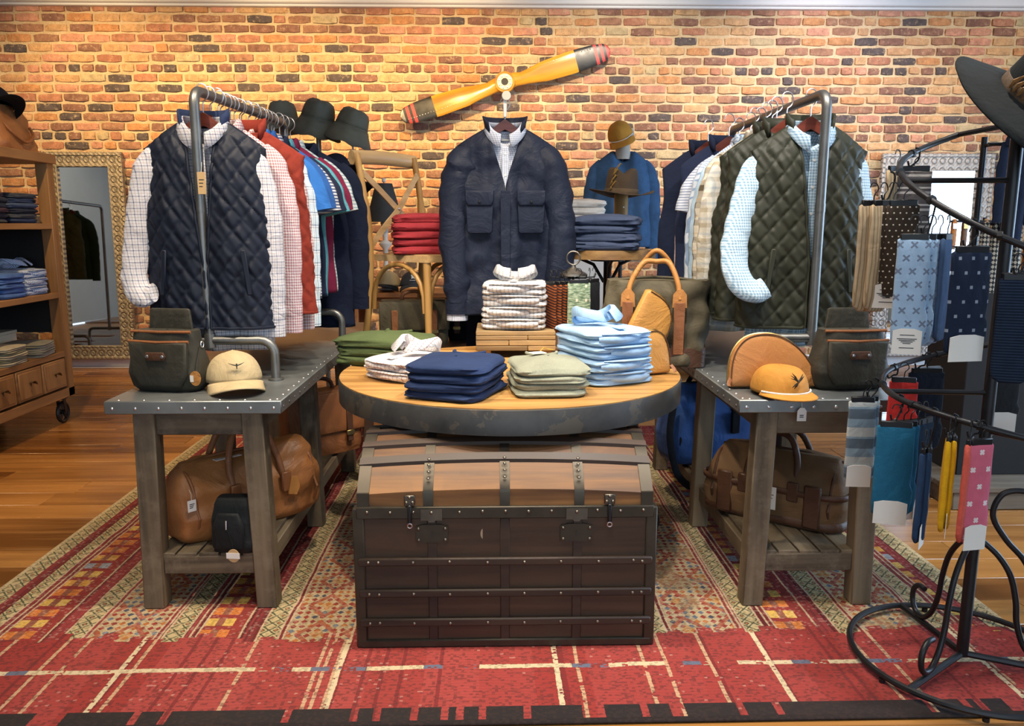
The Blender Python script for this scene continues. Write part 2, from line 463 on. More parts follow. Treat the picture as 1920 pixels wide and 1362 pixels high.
bb = struct(MB().box(XL, XR, YW - 0.035, YW + 0.01, 0.0, 0.10, 0.006).box(XL, XR, YW - 0.05, YW - 0.03, 0.0, 0.022, 0.006).build('baseboard_back', M_trim))
def wall_with_opening(name, axis, k0, k1, a0, a1, o0, o1, z0, z1):
    m = MB()
    for (p, q, r_, s_) in ((a0, o0, 0, 3.2), (o1, a1, 0, 3.2), (o0, o1, 0, z0), (o0, o1, z1, 3.2)):
        if axis == 'y': m.box(p, q, k0, k1, r_, s_)
        else: m.box(k0, k1, p, q, r_, s_)
    return struct(m.build(name, M_sidewall))
wall_with_opening('wall_front', 'y', YF - 0.2, YF, XL, XR, -2.3, 3.5, 0.45, 2.65)
wall_with_opening('wall_right', 'x', XR, XR + 0.2, YF, YW + 0.3, 1.1, 4.7, 0.45, 2.65)
struct(MB().box(XL - 0.2, XL, YF, YW + 0.3, 0, 3.2).build('wall_left', M_sidewall))
def window(name, axis, k, a0, a1, z0, z1, nx):
    r = struct(thing(name, None, None)); 
    def bx(m, p, q, r_, s_, t=0.03):
        if axis == 'y': m.box(p, q, k - t, k + t, r_, s_, 0.004)
        else: m.box(k - t, k + t, p, q, r_, s_, 0.004)
    m = MB(); bx(m, a0, a1, z0, z0 + 0.06); bx(m, a0, a1, z1 - 0.06, z1); bx(m, a0, a0 + 0.06, z0, z1); bx(m, a1 - 0.06, a1, z0, z1)
    m.build('window_frame', M_trim, r)
    for i in range(1, nx):
        c = a0 + (a1 - a0) * i / nx; m = MB(); bx(m, c - 0.02, c + 0.02, z0, z1, 0.02); m.build('mullion', M_trim, r)
window('window_1', 'y', YF - 0.1, -2.3, 3.5, 0.45, 2.65, 4)
window('window_2', 'x', XR + 0.1, 1.1, 4.7, 0.45, 2.65, 3)

# brick wall: mortar slab, 300 single bricks and the rest of the courses as one part
def mortar_mat():
    m, t, b = new_mat('sandy_lime_mortar'); v, x, y, z = coords(t)
    n = nz(t, v, 6, 4); g = nz(t, v, 90, 3)
    col = mixc(t, (n * 0.6 + g * 0.4).m('MULTIPLY_ADD', 1.6, -0.3), (0.36, 0.25, 0.13), (0.82, 0.66, 0.43))
    setb(t, b, col, 0.9, 0, g * 0.5 + n, 0.014, 1.0); return m
def brick_mat(name, c, dark):
    m, t, b = new_mat(name); v, x, y, z = coords(t)
    g = t.nodes.new('ShaderNodeNewGeometry'); ps = g.outputs['Position']
    n = nz(t, ps, 16, 5, 0.65); f = nz(t, ps, 3.0, 2); k = nz(t, ps, 75, 3)
    col = mixc(t, n.m('MULTIPLY_ADD', 1.7, -0.35), shade(c, 0.52), shade(c, 1.42))
    col = mixc(t, f.gt(0.60) * 0.35, col, dark)
    col = mixc(t, k.gt(0.66) * 0.5, col, (0.05, 0.03, 0.025))
    col = mixc(t, (nz(t, ps, 26, 5, 0.75) - 0.54).m('MULTIPLY', 6.0).mx(0.0) * 0.7, col, (0.60, 0.46, 0.29))
    setb(t, b, col, 0.88, 0, n * 0.6 + k * 0.4, 0.016, 1.0, spec=0.25); return m
BM = [brick_mat('tan_brick', (0.56, 0.345, 0.18), (0.40, 0.20, 0.12)), brick_mat('orange_brick', (0.52, 0.255, 0.115), (0.36, 0.16, 0.08)),
      brick_mat('red_brick', (0.43, 0.20, 0.125), (0.30, 0.12, 0.08)), brick_mat('pink_brick', (0.56, 0.28, 0.19), (0.42, 0.2, 0.15)),
      brick_mat('umber_brick', (0.25, 0.13, 0.095), (0.15, 0.08, 0.07)), brick_mat('brown_brick', (0.34, 0.18, 0.115), (0.18, 0.09, 0.07)),
      brick_mat('charcoal_brick', (0.105, 0.085, 0.085), (0.07, 0.06, 0.065)), brick_mat('buff_brick', (0.50, 0.40, 0.24), (0.32, 0.24, 0.14))]
BW = [0.19, 0.14, 0.13, 0.10, 0.17, 0.13, 0.11, 0.03]
wall = struct(MB().box(XL, XR, YW + 0.006, YW + 0.3, 0, 3.2).build('wall_back', mortar_mat()))
def brick_geo(L, h, seed):
    rr = random.Random(seed); nx, nzv = 5, 3; V = []; F = []
    j = lambda a: rr.uniform(-a, a)
    G0 = []
    for iz in range(nzv):
        for ix in range(nx):
            u, w = ix / (nx - 1), iz / (nzv - 1)
            e = (ix in (0, nx - 1)) + (iz in (0, nzv - 1))
            V.append((-L / 2 + 0.003 + (L - 0.006) * u + j(0.0035), (-0.013 + j(0.004)) + 0.004 * e + (0.003 if e == 2 else 0), (-h / 2 + 0.002 + (h - 0.004) * w) * (0.88 if ix in (0, nx - 1) else 1.0) + j(0.0034)))
    for iz in range(nzv - 1):
        for ix in range(nx - 1):
            a = iz * nx + ix; F.append((a, a + 1, a + nx + 1, a + nx))
    ring = [i for i in range(nx)] + [iz * nx + nx - 1 for iz in range(1, nzv)] + [(nzv - 1) * nx + i for i in range(nx - 2, -1, -1)] + [iz * nx for iz in range(nzv - 2, 0, -1)]
    b = len(V)
    for i in ring:
        x, y_, z = V[i]; V.append((x + math.copysign(0.003, x) * (abs(x) > L / 2 - 0.012), 0.012, z + math.copysign(0.003, z) * (abs(z) > h / 2 - 0.01)))
    n = len(ring)
    for k in range(n): F.append((ring[(k + 1) % n], ring[k], b + k, b + (k + 1) % n))
    return V, F
CH = 0.0803; HB = 0.0625
cells = []
zc = 0.10 + CH * 0.4; course = 0
while zc < 3.16:
    header = course % 7 == 3
    x = -6.4 + (random.uniform(0, 0.2) if not header else random.uniform(0, 0.1)) - 0.2 + (0.11 if course % 2 else 0)
    while x < 6.1:
        hd = header or random.random() < 0.10
        L = (random.uniform(0.090, 0.108) if hd else random.uniform(0.188, 0.215))
        dz = 0.006 * math.sin(x * 0.9 + course * 0.3) + random.uniform(-0.003, 0.003)
        cells.append((x + L / 2, zc + dz, L, hd, random.choices(range(8), BW)[0], random.uniform(-0.010, 0.010)))
        x += L + random.uniform(0.012, 0.024)
    zc += CH; course += 1
# the 300 that show largest: full stretchers on the open upper wall, widest first
openz = [c for c in cells if not c[3] and -4.0 < c[0] < 4.3 and 2.28 < c[1] < 3.08]
openz.sort(key=lambda c: -c[2]); single = set(id(c) for c in openz[:300])
bmesh_cache = {}; rest = MB()
for c in cells:
    x, z, L, hd, mi, tilt = c
    h = HB + random.uniform(-0.006, 0.004)
    if id(c) in single:
        key = (round(L * 125), mi, random.randrange(3))
        if key not in bmesh_cache:
            V, F = brick_geo(key[0] / 125, HB, key[2] * 31 + key[0]); bmesh_cache[key] = MB().add(V, F).mesh('brick', BM[mi], 30)
        share('brick', bmesh_cache[key], wall, (x, YW + random.uniform(-0.006, 0.004), z), (0, tilt, random.uniform(-0.01, 0.01)))
    else:
        V, F = brick_geo(L, h, random.randrange(10 ** 6)); dy = random.uniform(-0.006, 0.004)
        rest.add([(a + x, b + YW + dy, d + z + a * tilt) for a, b, d in V], F, mi)
o = rest.build('brick_courses', BM, wall, angle=30); o['kind'] = 'stuff'

# ------------------------------------------------------------------ rug
def rug_mat():
    m, t, b = new_mat('kilim_weave'); v, x, y, z = coords(t)
    wob = (nz(t, v, 3.0, 2) - 0.5) * 0.03
    fine = nz(t, v, 120, 2) - 0.5
    xs = x + wob * 0.5 + fine * 0.006; ys = y + wob + fine * 0.008
    maroon = (0.15, 0.018, 0.022); red = (0.37, 0.042, 0.036); pink = (0.42, 0.075, 0.066); cream = (0.62, 0.50, 0.31); dark = (0.035, 0.038, 0.05)
    # plain red ends with fine warp lines
    warp = wn(t, vec(t, (xs / 0.011).fl(), 0.0, 0.0)); seg = wn(t, vec(t, (xs / 0.16).fl(), (ys / 0.9).fl(), 3.0))
    c = mixc(t, seg, shade(red, 0.8), pink)
    c = mixc(t, nz(t, v, 7, 3) * 0.6, c, shade(red, 0.75))
    c = mixc(t, warp.gt(0.945) * (nz(t, v, 14, 2).gt(0.36)) * 0.8, c, (0.60, 0.42, 0.24))
    c = mixc(t, warp.band(0.85, 0.90) * 0.7, c, maroon)
    weft = wn(t, vec(t, (xs / 0.009).fl(), (ys / 0.007).fl(), 1.0))
    c = mixc(t, weft.gt(0.93) * 0.42 * nz(t, v, 2.2, 2).gt(0.50) * (ys / 0.021).fr().lt(0.34), c, (0.60, 0.36, 0.28))
    c = mixc(t, (ys / 0.014).fr().lt(0.3) * 0.22, c, maroon)
    c = mixc(t, weft.lt(0.20) * 0.4, c, maroon)
    fx = ((xs + 1.06) / 0.64).fr()
    wl = fx.lt(0.024)
    c = mixc(t, wl * (weft.gt(0.10)), c, cream); c = mixc(t, fx.band(0.024, 0.034) * 0.7, c, maroon)
    yl = ys.band(0.262, 0.283).mx(ys.band(2.86, 2.882))
    dash = wn(t, vec(t, (xs / 0.055).fl(), 7.0, 0.0)) - weft * 0.2
    c = mixc(t, yl * dash.gt(0.28), c, cream); c = mixc(t, yl * dash.lt(0.08), c, (0.12, 0.14, 0.20))
    # patterned field
    P = 0.62; u = ((xs + (nz(t, vec(t, 0.0, y * 1.0, 0.0), 3.0, 2) - 0.5) * 0.02) / P + 0.18).fr() * P
    cy = (ys / 0.046).fl()
    dx = lambda w: ((xs / w).fr() - 0.5).ab() * 2.0
    dy = lambda w: ((ys / w).fr() - 0.5).ab() * 2.0
    k = mixc(t, wn(t, vec(t, (xs / 0.008).fl(), 2.0, 0.0)), shade(maroon, 0.7), (0.30, 0.045, 0.045))
    # zigzag diamonds, green on cream
    d1 = (dx(0.0425) + dy(0.048)); ring = (d1 - 1.0).ab().lt(0.17).mx((d1 - 0.35).ab().lt(0.12))
    zz = mixc(t, ring * weft.gt(0.12), (0.50, 0.39, 0.20), (0.075, 0.085, 0.045)); zz = mixc(t, d1.lt(0.22), zz, (0.48, 0.14, 0.06))
    # lattice, red and slate on beige
    d2 = (dx(0.027) + dy(0.030)); h2 = wn(t, vec(t, (xs / 0.027).fl(), (ys / 0.030).fl(), 5.0))
    lc = ramp(t, h2, [(0.0, (0.28, 0.04, 0.03)), (0.3, (0.42, 0.14, 0.04)), (0.5, (0.06, 0.07, 0.10)), (0.65, (0.26, 0.04, 0.03)), (0.85, (0.13, 0.16, 0.20))], 'CONSTANT')
    la = mixc(t, d2.lt(0.84), (0.46, 0.35, 0.20), lc)
    la = mixc(t, ((dx(0.15) + dy(0.19)) - 0.8).ab().lt(0.14) * 0.8, la, (0.34, 0.07, 0.04)); la = mixc(t, ((dx(0.15) + dy(0.19))).lt(0.3) * 0.6, la, (0.50, 0.22, 0.05))
    la = mixc(t, nz(t, v, 5, 2).gt(0.58) * 0.55, la, (0.30, 0.22, 0.12))
    # blocks, orange / yellow / slate on red
    h3 = wn(t, vec(t, 0.0, (ys / 0.075).fl(), 9.0)); inb = dy(0.075).lt(0.66) * dx(0.155).lt(0.60)
    bc = ramp(t, h3, [(0.0, (0.58, 0.18, 0.04)), (0.28, (0.64, 0.40, 0.09)), (0.55, (0.13, 0.15, 0.20)), (0.68, (0.60, 0.30, 0.06)), (0.86, (0.30, 0.32, 0.36))], 'CONSTANT')
    core = dx(0.155).lt(0.16); bl = mixc(t, inb, (0.27, 0.035, 0.03), bc); bl = mixc(t, inb * core, bl, (0.28, 0.10, 0.06))
    fld = k
    for a, b_, q in ((0.030, 0.090, zz), (0.112, 0.320, la), (0.352, 0.408, zz), (0.455, 0.585, bl)):
        fld = mixc(t, u.band(a, b_), fld, q)
    for a in (0.026, 0.092, 0.108, 0.322, 0.338, 0.348, 0.410, 0.432, 0.451, 0.588): fld = mixc(t, (u - a).ab().lt(0.0035) * 0.8, fld, (0.60, 0.46, 0.28))
    tooth = (wn(t, vec(t, (xs / 0.05).fl(), 4.0, 0.0)) - 0.5) * 0.07
    yy = ys + tooth
    c = mixc(t, yy.band(0.46, 2.62), c, fld)
    # side guard band
    ed = x.ab(); guard = ed.gt(1.655) * ys.gt(0.46)
    c = mixc(t, guard, c, zz); c = mixc(t, ed.band(1.61, 1.655) * ys.gt(0.46), c, k); c = mixc(t, ed.gt(1.715), c, (0.55, 0.43, 0.24))
    frg = wn(t, vec(t, (xs / 0.020).fl(), 8.0, 0.0)).gt(0.22)
    c = mixc(t, y.lt(0.075) * frg, c, (0.018, 0.018, 0.02)); c = mixc(t, y.lt(0.018), c, (0.014, 0.014, 0.016))
    c = mixc(t, weft.lt(0.3) * 0.30, c, (0.05, 0.03, 0.025)); c = mixc(t, weft.gt(0.86) * 0.16 * y.gt(0.46), c, (0.75, 0.65, 0.5))
    c = mixc(t, nz(t, v, 1.6, 3) * 0.25, c, (0.12, 0.07, 0.05))
    bw = nz(t, vec(t, x * 420.0, y * 180.0, 0.0), 1.0, 2)
    setb(t, b, c, 0.95, 0, bw, 0.0025, 0.7, sheen=0.0, spec=0.1); return m
m = MB(); m.box(-1.735, 1.735, 0.0, 3.08, 0.0, 0.008, 0.003)
rug = tag(m.build('kilim_rug', rug_mat(), None, (-0.05, 1.875, 0.001), (0, 0, R(0.3))), 'large red patterned woven rug with black front edge under the tables', 'rug')
ZR = 0.009

# ------------------------------------------------------------------ dome-top trunk
def trunk():
    cx, y0, W, D, H0 = 0.028, 2.265, 0.885, 0.50, 0.452
    T = thing('steamer_trunk', 'dark wooden dome-top steamer trunk with metal straps on the red rug', 'trunk', (cx, y0, ZR))
    mw = wood('worn_trunk_panel', (0.080, 0.042, 0.021), (0.028, 0.015, 0.009), 'x', 0.7, 0.5, 0.2, worn=(0.055, 0.034, 0.02))
    ml = wood('rubbed_lid_panel', (0.40, 0.18, 0.05), (0.13, 0.055, 0.018), 'x', 0.7, 0.56, 0.3, worn=(0.16, 0.075, 0.03))
    ms = wood('dark_trunk_slat', (0.050, 0.028, 0.017), (0.020, 0.012, 0.008), 'x', 0.9, 0.52)
    hw = W / 2; cy = D / 2
    body = MB().box(-hw, hw, 0, D, 0.012, H0, 0.004).build('body', mw, T)
    zl = H0 + 0.004; zf = H0 + 0.056        # lid wall
    def dome(y, rise=0.130, base=zf):
        q = (y - cy) / (D / 2); return base + rise * (1 - abs(q) ** 2.0)
    # lid box with a domed top that also bows along its length
    def top(x, y): return dome(y) + 0.016 * (1 - (x / hw) ** 2) - 0.016
    nu, nv = 33, 25; G = np.zeros((nv, nu, 3))
    for j in range(nv):
        for i in range(nu):
            x_ = -hw + W * i / (nu - 1); yv = D * j / (nv - 1); G[j, i] = (x_, yv, top(x_, yv))
    lm = MB(); lm.grid(G)
    n0 = len(lm.v); per = [(0, i) for i in range(nu)] + [(j, nu - 1) for j in range(1, nv)] + [(nv - 1, i) for i in range(nu - 2, -1, -1)] + [(j, 0) for j in range(nv - 2, 0, -1)]
    V = [G[j, i] for j, i in per] + [(G[j, i][0], G[j, i][1], zl) for j, i in per]; n = len(per)
    lm.add(V, [(k, n + k, n + (k + 1) % n, (k + 1) % n) for k in range(n)])
    lid = lm.build('lid', ml, T, angle=50)
    def strap_x(y, w, th, name, mat, par):    # long slat over the lid, following x
        g = []
        for dy_, dz_ in ((-w / 2, 0), (-w / 2, th), (w / 2, th), (w / 2, 0)):
            g.append([(-hw - 0.004 + (W + 0.008) * i / 24, y + dy_, top(max(-hw, min(hw, -hw + W * i / 24)), y + dy_) + dz_ - 0.001) for i in range(25)])
        return MB().grid(np.array(g)).build(name, mat, par, angle=30)
    for yv in (0.080, 0.142, 0.215, 0.30, 0.40): strap_x(yv, 0.022, 0.012, 'lid_slat', ms, lid)
    def strap_y(x, w, th, name, mat, par):    # metal strap over the dome, following y, and down the lid front
        pts = [(0.0 - th, zl)] + [(-th, zf - 0.01)] + [(D * j / 22, None) for j in range(23)]
        g = []
        for dx_, tt in ((-w / 2, 0), (-w / 2, th), (w / 2, th), (w / 2, 0)):
            rowp = []
            for a, b in pts:
                rowp.append((x + dx_, (a if b is None else (-tt)), (top(x, a) + tt) if b is None else b))
            g.append(rowp)
        return MB().grid(np.array(g)).build(name, mat, par, angle=30)
    mr = MB().lathe([(0.0055, 0), (0.005, 0.002), (0.0028, 0.0036), (0.0001, 0.0042)], 8).mesh('rivet', metal('rivet_steel', (0.22, 0.19, 0.15), 0.4, 0.1))
    def riv(x, y, z, rot=(R(90), 0, 0), par=T): share('rivet', mr, par, (x, y, z), rot)
    for x in (-0.232, -0.002, 0.222):
        strap_y(x, 0.030, 0.004, 'lid_strap', M_tin, lid)
        for k in range(4): riv(x, 0.014 + 0.014 * k, top(x, 0.03 + 0.02 * k) + 0.004, (R(25), 0, 0), lid)
    for sx in (-1, 1):
        strap_y(sx * (hw - 0.016), 0.036, 0.006, 'lid_edge_binding', M_tin, lid)
    # front boards: bottom slats, uprights and edge bindings
    MB().box(-hw - 0.006, hw + 0.006, -0.010, 0.004, H0 - 0.034, H0 + 0.004, 0.003).build('rim_band', M_tin, T)
    for z in (0.085, 0.18, 0.282): 
        MB().box(-hw - 0.004, hw + 0.004, -0.016, 0.0, z - 0.012, z + 0.013, 0.004).build('front_slat', ms, T)
        for x in (-0.415, -0.385, -0.28, -0.17, -0.055, 0.057, 0.168, 0.282, 0.388, 0.415): riv(x, -0.0165, z + random.uniform(-0.002, 0.002))
    for x in (-0.222, -0.002, 0.218):
        MB().box(x - 0.014, x + 0.014, -0.006, 0.0, 0.02, H0 - 0.034, 0.002).build('front_upright', ms, T)
    for sx in (-1, 1):
        MB().box(sx * hw - 0.017, sx * hw + 0.017, -0.008, 0.03, 0.0, H0, 0.004).build('corner_binding', M_tin, T)
        MB().box(sx * hw - 0.006, sx * hw + 0.006, 0.03, D, H0 - 0.04, H0, 0.003).build('side_band', M_tin, T)
        for z in (0.085, 0.18, 0.282): MB().box(sx * hw - 0.007, sx * hw + 0.007, 0.0, D, z - 0.012, z + 0.013, 0.003).build('side_slat', ms, T)
    MB().box(-hw - 0.006, hw + 0.006, -0.010, 0.02, 0.0, 0.026, 0.004).build('foot_band', M_tin, T)
    for x in np.linspace(-0.415, 0.415, 13): riv(x, -0.0105, H0 - 0.012 + random.uniform(-0.002, 0.002))
    # draw latches
    mlat = metal('latch_steel', (0.14, 0.125, 0.10), 0.4, 0.2)
    for x in (-0.287, 0.313):
        L = MB().box(x - 0.016, x + 0.016, -0.010, -0.002, H0 + 0.008, H0 + 0.040, 0.002).build('latch_plate', mlat, T)
        MB().box(x - 0.006, x + 0.006, -0.020, -0.009, H0 - 0.045, H0 + 0.012, 0.003).build('latch_hook', M_iron, L)
        MB().tube(arc(x, H0 - 0.052, 0.007, 0, 360, 12, 'xz', -0.017)[:-1], 0.0018, 6, closed=True).build('latch_ring', M_steel, L)
        for dx_, dz_ in ((0, 0.034), (-0.009, 0.018), (0.009, 0.018)): riv(x + dx_, -0.0105, H0 + dz_, par=L)
    # lock plates and hasp tongues
    for x in (-0.222, 0.214):
        P = MB().prism([(x - 0.048, H0 - 0.108), (x + 0.048, H0 - 0.108), (x + 0.048, H0 - 0.058), (x + 0.024, H0 - 0.052), (x - 0.024, H0 - 0.052), (x - 0.048, H0 - 0.058)], -0.009, -0.002).build('lock_plate', M_tin, T)
        MB().box(x - 0.0022, x + 0.0022, -0.0105, -0.008, H0 - 0.09, H0 - 0.075, 0).build('keyhole', M_ink, P)
        for dx_ in (-0.04, 0.04):
            for dz_ in (-0.065, -0.10): riv(x + dx_, -0.0095, H0 + dz_, par=P)
        h = MB().prism([(x - 0.032, H0 - 0.002), (x + 0.032, H0 - 0.002), (x + 0.032, H0 - 0.036), (x + 0.012, H0 - 0.036), (x + 0.008, H0 - 0.042), (x - 0.008, H0 - 0.042), (x - 0.012, H0 - 0.036), (x - 0.032, H0 - 0.036)], -0.016, -0.0095).build('hasp_plate', mlat, T)
        riv(x, -0.0165, H0 - 0.012, par=h)
    c = [( -0.066 + 0.010 * math.cos(a) , H0 - 0.085 + 0.017 * math.sin(a)) for a in np.linspace(R(110), R(250), 9)]
    MB().prism(c, -0.0012, 0.0008).build('scratch', plain('raw_wood_scratch', (0.45, 0.34, 0.22), 0.8), T)
trunk()

# ------------------------------------------------------------------ round display table
def round_table():
    T = thing('round_table', 'round oak-topped display table with a dark iron rim behind the trunk', 'table', (0.055, 3.005, 0))
    r = 0.65; z = 0.74
    # boards of the top
    nb = 9; w = 2 * (r - 0.004) / nb
    for i in range(nb):
        y0, y1 = -r + 0.004 + w * i + 0.001, -r + 0.004 + w * (i + 1) - 0.001
        rr = r - 0.004; n = 9; ys_ = [y0 + (y1 - y0) * k / n for k in range(n + 1)]
        hx = [math.sqrt(max(0, rr * rr - q * q)) for q in ys_]
        poly = [(a, b) for a, b in zip(hx, ys_)] + [(-a, b) for a, b in zip(hx[::-1], ys_[::-1])]
        MB().prism(poly, z - 0.03, z, 'xy').build('top_board', M_oak, T)
    M_rim = metal('scuffed_black_rim', (0.055, 0.055, 0.055), 0.5, 0.3, 12, rust=(0.10, 0.085, 0.065), met=0.5)
    MB().lathe([(r, z - 0.085), (r, z - 0.006), (r - 0.003, z - 0.003), (r - 0.006, z - 0.006), (r - 0.006, z - 0.085), (r, z - 0.085)], 96, caps=False).build('rim', M_rim, T, angle=50)
    MB().lathe([(0.07, z - 0.06), (0.06, z - 0.10), (0.045, 0.60), (0.045, 0.2), (0.06, 0.12), (0.06, 0.06)], 20).build('pedestal', M_iron, T)
    MB().box(-0.12, 0.12, -0.12, 0.12, z - 0.065, z - 0.03, 0.004).build('mounting_plate', M_iron, T)
    for k in range(3):
        a = R(8 + 82 * k); c, s_ = math.cos(a), math.sin(a)
        path = [(0.05, 0.30), (0.16, 0.24), (0.30, 0.12), (0.42, 0.045), (0.53, 0.02), (0.60, 0.045), (0.615, 0.10), (0.585, 0.135), (0.555, 0.115), (0.56, 0.09)]
        MB().tube(catmull([(q * c, q * s_, h) for q, h in path], 6), 0.011, 8).build('scroll_foot', M_iron, T)
round_table()

# ------------------------------------------------------------------ zinc-topped work tables
def work_table(name, label, x0, x1, y0, y1, legs_y, inner):
    T = thing(name, label, 'table', ((x0 + x1) / 2, (y0 + y1) / 2, 0)); cx, cy = (x0 + x1) / 2, (y0 + y1) / 2
    lx = ((x0 + 0.10) - cx, (x1 - 0.10) - cx)
    top = MB().box(x0 - cx, x1 - cx, y0 - cy, y1 - cy, 0.697, 0.74, 0.003).build('zinc_top', M_zinc, T)
    nail = MB().lathe([(0.0055, 0), (0.004, 0.0016), (0.0001, 0.0024)], 7).mesh('nail_head', M_steel)
    for k in range(8): share('nail_head', nail, top, (x0 - cx + 0.025 + k * (x1 - x0 - 0.05) / 7, y0 - cy, 0.716), (R(90), 0, 0))
    n = int((y1 - y0) / 0.07)
    for k in range(n):
        yy = y0 - cy + 0.03 + k * (y1 - y0 - 0.06) / (n - 1)
        share('nail_head', nail, top, (inner * (x1 - x0) / 2, yy, 0.716), (0, R(90 * inner), 0))
        share('nail_head', nail, top, (inner * ((x1 - x0) / 2 - 0.02), yy, 0.7402))
    for k in range(7): share('nail_head', nail, top, (x0 - cx + 0.04 + k * (x1 - x0 - 0.08) / 6, y0 - cy + 0.02, 0.7402))
    for yl in legs_y:
        for lxx in lx:
            sp = math.copysign(0.016, lxx)
            m_ = MB()
            t_ = MB().box(-0.035, 0.035, -0.033, 0.033, ZR, 0.70, 0.004)
            m_.add([(a + lxx + (sp * (0.7 - c) / 0.7 - sp * 0.5), b + yl - cy, c) for a, b, c in t_.v], t_.f)
            m_.build('leg', M_bench, T)
    for yl, s_ in ((legs_y[0], -1), (legs_y[-1], 1)):
        MB().box(lx[0] + 0.03, lx[1] - 0.03, yl - cy - 0.016, yl - cy + 0.016, 0.615, 0.70, 0.003).build('apron_rail', M_benchx, T)
        MB().box(lx[0] + 0.03, lx[1] - 0.03, yl - cy - 0.022, yl - cy + 0.022, 0.130, 0.195, 0.004).build('foot_rail', M_benchx, T)
    for lxx in lx:
        MB().box(lxx - 0.014, lxx + 0.014, legs_y[0] - cy, legs_y[-1] - cy, 0.625, 0.70, 0.003).build('side_rail', M_benchy, T)
        MB().box(lxx - 0.016, lxx + 0.016, legs_y[0] - cy, legs_y[-1] - cy, 0.130, 0.190, 0.003).build('side_stretcher', M_benchy, T)
    ns = 5; wv = (lx[1] - lx[0]) / ns
    for k in range(ns):
        MB().box(lx[0] + wv * k + 0.004, lx[0] + wv * (k + 1) - 0.004, legs_y[0] - cy - 0.02, legs_y[-1] - cy + 0.02, 0.190, 0.205, 0.002).build('shelf_slat', M_benchy, T)
    for s_ in (-1, 1):
        MB().beam((lx[0] if s_ < 0 else lx[1], legs_y[0] - cy + 0.03, 0.60), (lx[0] if s_ < 0 else lx[1], legs_y[0] - cy + 0.11, 0.69), 0.025, 0.03, 0.002).build('corner_brace', M_bench, T)
    return T
work_table('work_table', 'left zinc-topped timber work table holding the navy vest rack', -1.255, -0.69, 2.49, 4.55, (2.555, 3.285, 4.05), 1)
work_table('work_table', 'right zinc-topped timber work table holding the green vest rack', 0.785, 1.345, 2.47, 4.55, (2.535, 3.25, 4.05), -1)
# ------------------------------------------------------------------ garments
def spow(a, p): return np.sign(a) * np.abs(a) ** p
def torso(L, W, Wh, hd, nw, drop, neckf=0.05, seed=0, nu=72, nv=40, fold=0.012, gap=None, quilt=None, arm=0.0, lean=0.0):
    """open tube of cloth: shoulder line at the top, hem at the bottom, front towards -y"""
    rng = random.Random(seed); p1, p2, p3 = (rng.uniform(0, 6) for _ in range(3))
    ph = np.linspace(0, 2 * PI, 721) - PI / 2
    cx, cy = W * spow(np.cos(ph), .8), hd * spow(np.sin(ph), .8)
    S = np.concatenate([[0], np.cumsum(np.hypot(np.diff(cx), np.diff(cy)))])
    vs = np.linspace(0, 1, nv); G = np.zeros((nv, nu, 3))
    for j, v in enumerate(vs):
        hw = np.interp(v, [0, 0.25, 0.62, 0.68, 0.80, 0.92, 1.0], [Wh, (W + Wh) / 2, W, W - arm * 0.4, W - arm, W - arm * 0.85, W - arm * 0.55])
        d = hd * np.interp(v, [0, 0.6, 0.85, 0.95, 1.0], [1.0, 1.0, 0.8, 0.5, 0.16])
        g = gap(v) if gap else 0.0
        s0 = 0.0
        if gap:
            ga = math.asin(min(0.95, (g / hw)) ** (1 / .8)); s0 = np.interp(ga - PI / 2, ph, S)
        s = np.linspace(s0, S[-1] - s0, nu) if gap else np.linspace(0, S[-1], nu, endpoint=False)
        a = np.interp(s, S, ph); c, q = np.cos(a), np.sin(a)
        x = hw * spow(c, .8); y = d * spow(q, .8)
        ax = np.abs(x); tt = np.clip((ax - nw) / max(1e-3, hw - nw), 0, 1)
        zt = -drop * tt ** 1.1
        front = np.where(y < 0, 1.0, 0.2)
        zt = zt - np.where(ax < nw, neckf * front * (1 - (ax / nw) ** 2), 0)
        z = -L + v * (zt + L)
        amp = fold * (1 - v) ** 0.6 * (1 - 0.5 * (v > .9))
        w = amp * (np.sin(x * 34 + p1 + 1.5 * v) + 0.6 * np.sin(x * 61 + p2 - 2 * v))
        nx_, ny_ = c * d, q * hw; ln = np.hypot(nx_, ny_) + 1e-6; nx_, ny_ = nx_ / ln, ny_ / ln
        w = w + fold * 0.35 * np.sin(z * 23 + x * 11 + p3)
        if quilt:
            qa, qb, am = quilt
            u1 = s / qa + z / qb; u2 = s / qa - z / qb
            pf = np.minimum(np.abs(np.sin(PI * u1)), np.abs(np.sin(PI * u2)))
            w = w + am * np.minimum(1, pf * 1.35) ** 0.5 + 0.0018 * np.sin(s * 75 + z * 31 + p2) * pf
            w = w + 0.0015 * np.sin(s * 160 + z * 90 + p1)
        x = x + nx_ * w; y = y + ny_ * w + lean * (1 - v)
        G[j, :, 0], G[j, :, 1], G[j, :, 2] = x, y, z
    return G
def sleeve_tube(path, rad, n=14, flat=0.55, seed=0, crumple=0.06):
    rng = random.Random(seed); a, b = rng.uniform(0, 9), rng.uniform(0, 9)
    m = MB(); P = catmull(path, 8); k = len(P)
    rr = np.interp(np.linspace(0, 1, k), np.linspace(0, 1, len(rad)), rad)
    m.tube(P, list(rr), n, True, flat=flat, up=(0, 1, 0))
    V = []
    for i, p in enumerate(m.v):
        q = sn(p[0] * 14 + a, p[2] * 16 + b, p[1] * 14) * crumple * rr[min(k - 1, i // n)]
        q += math.sin(p[2] * 70 + p[0] * 60 + a) * 0.0016
        V.append((p[0] + q * 1.2, p[1] - abs(q) * 1.5, p[2] + q * 0.4))
    m.v = V; return m
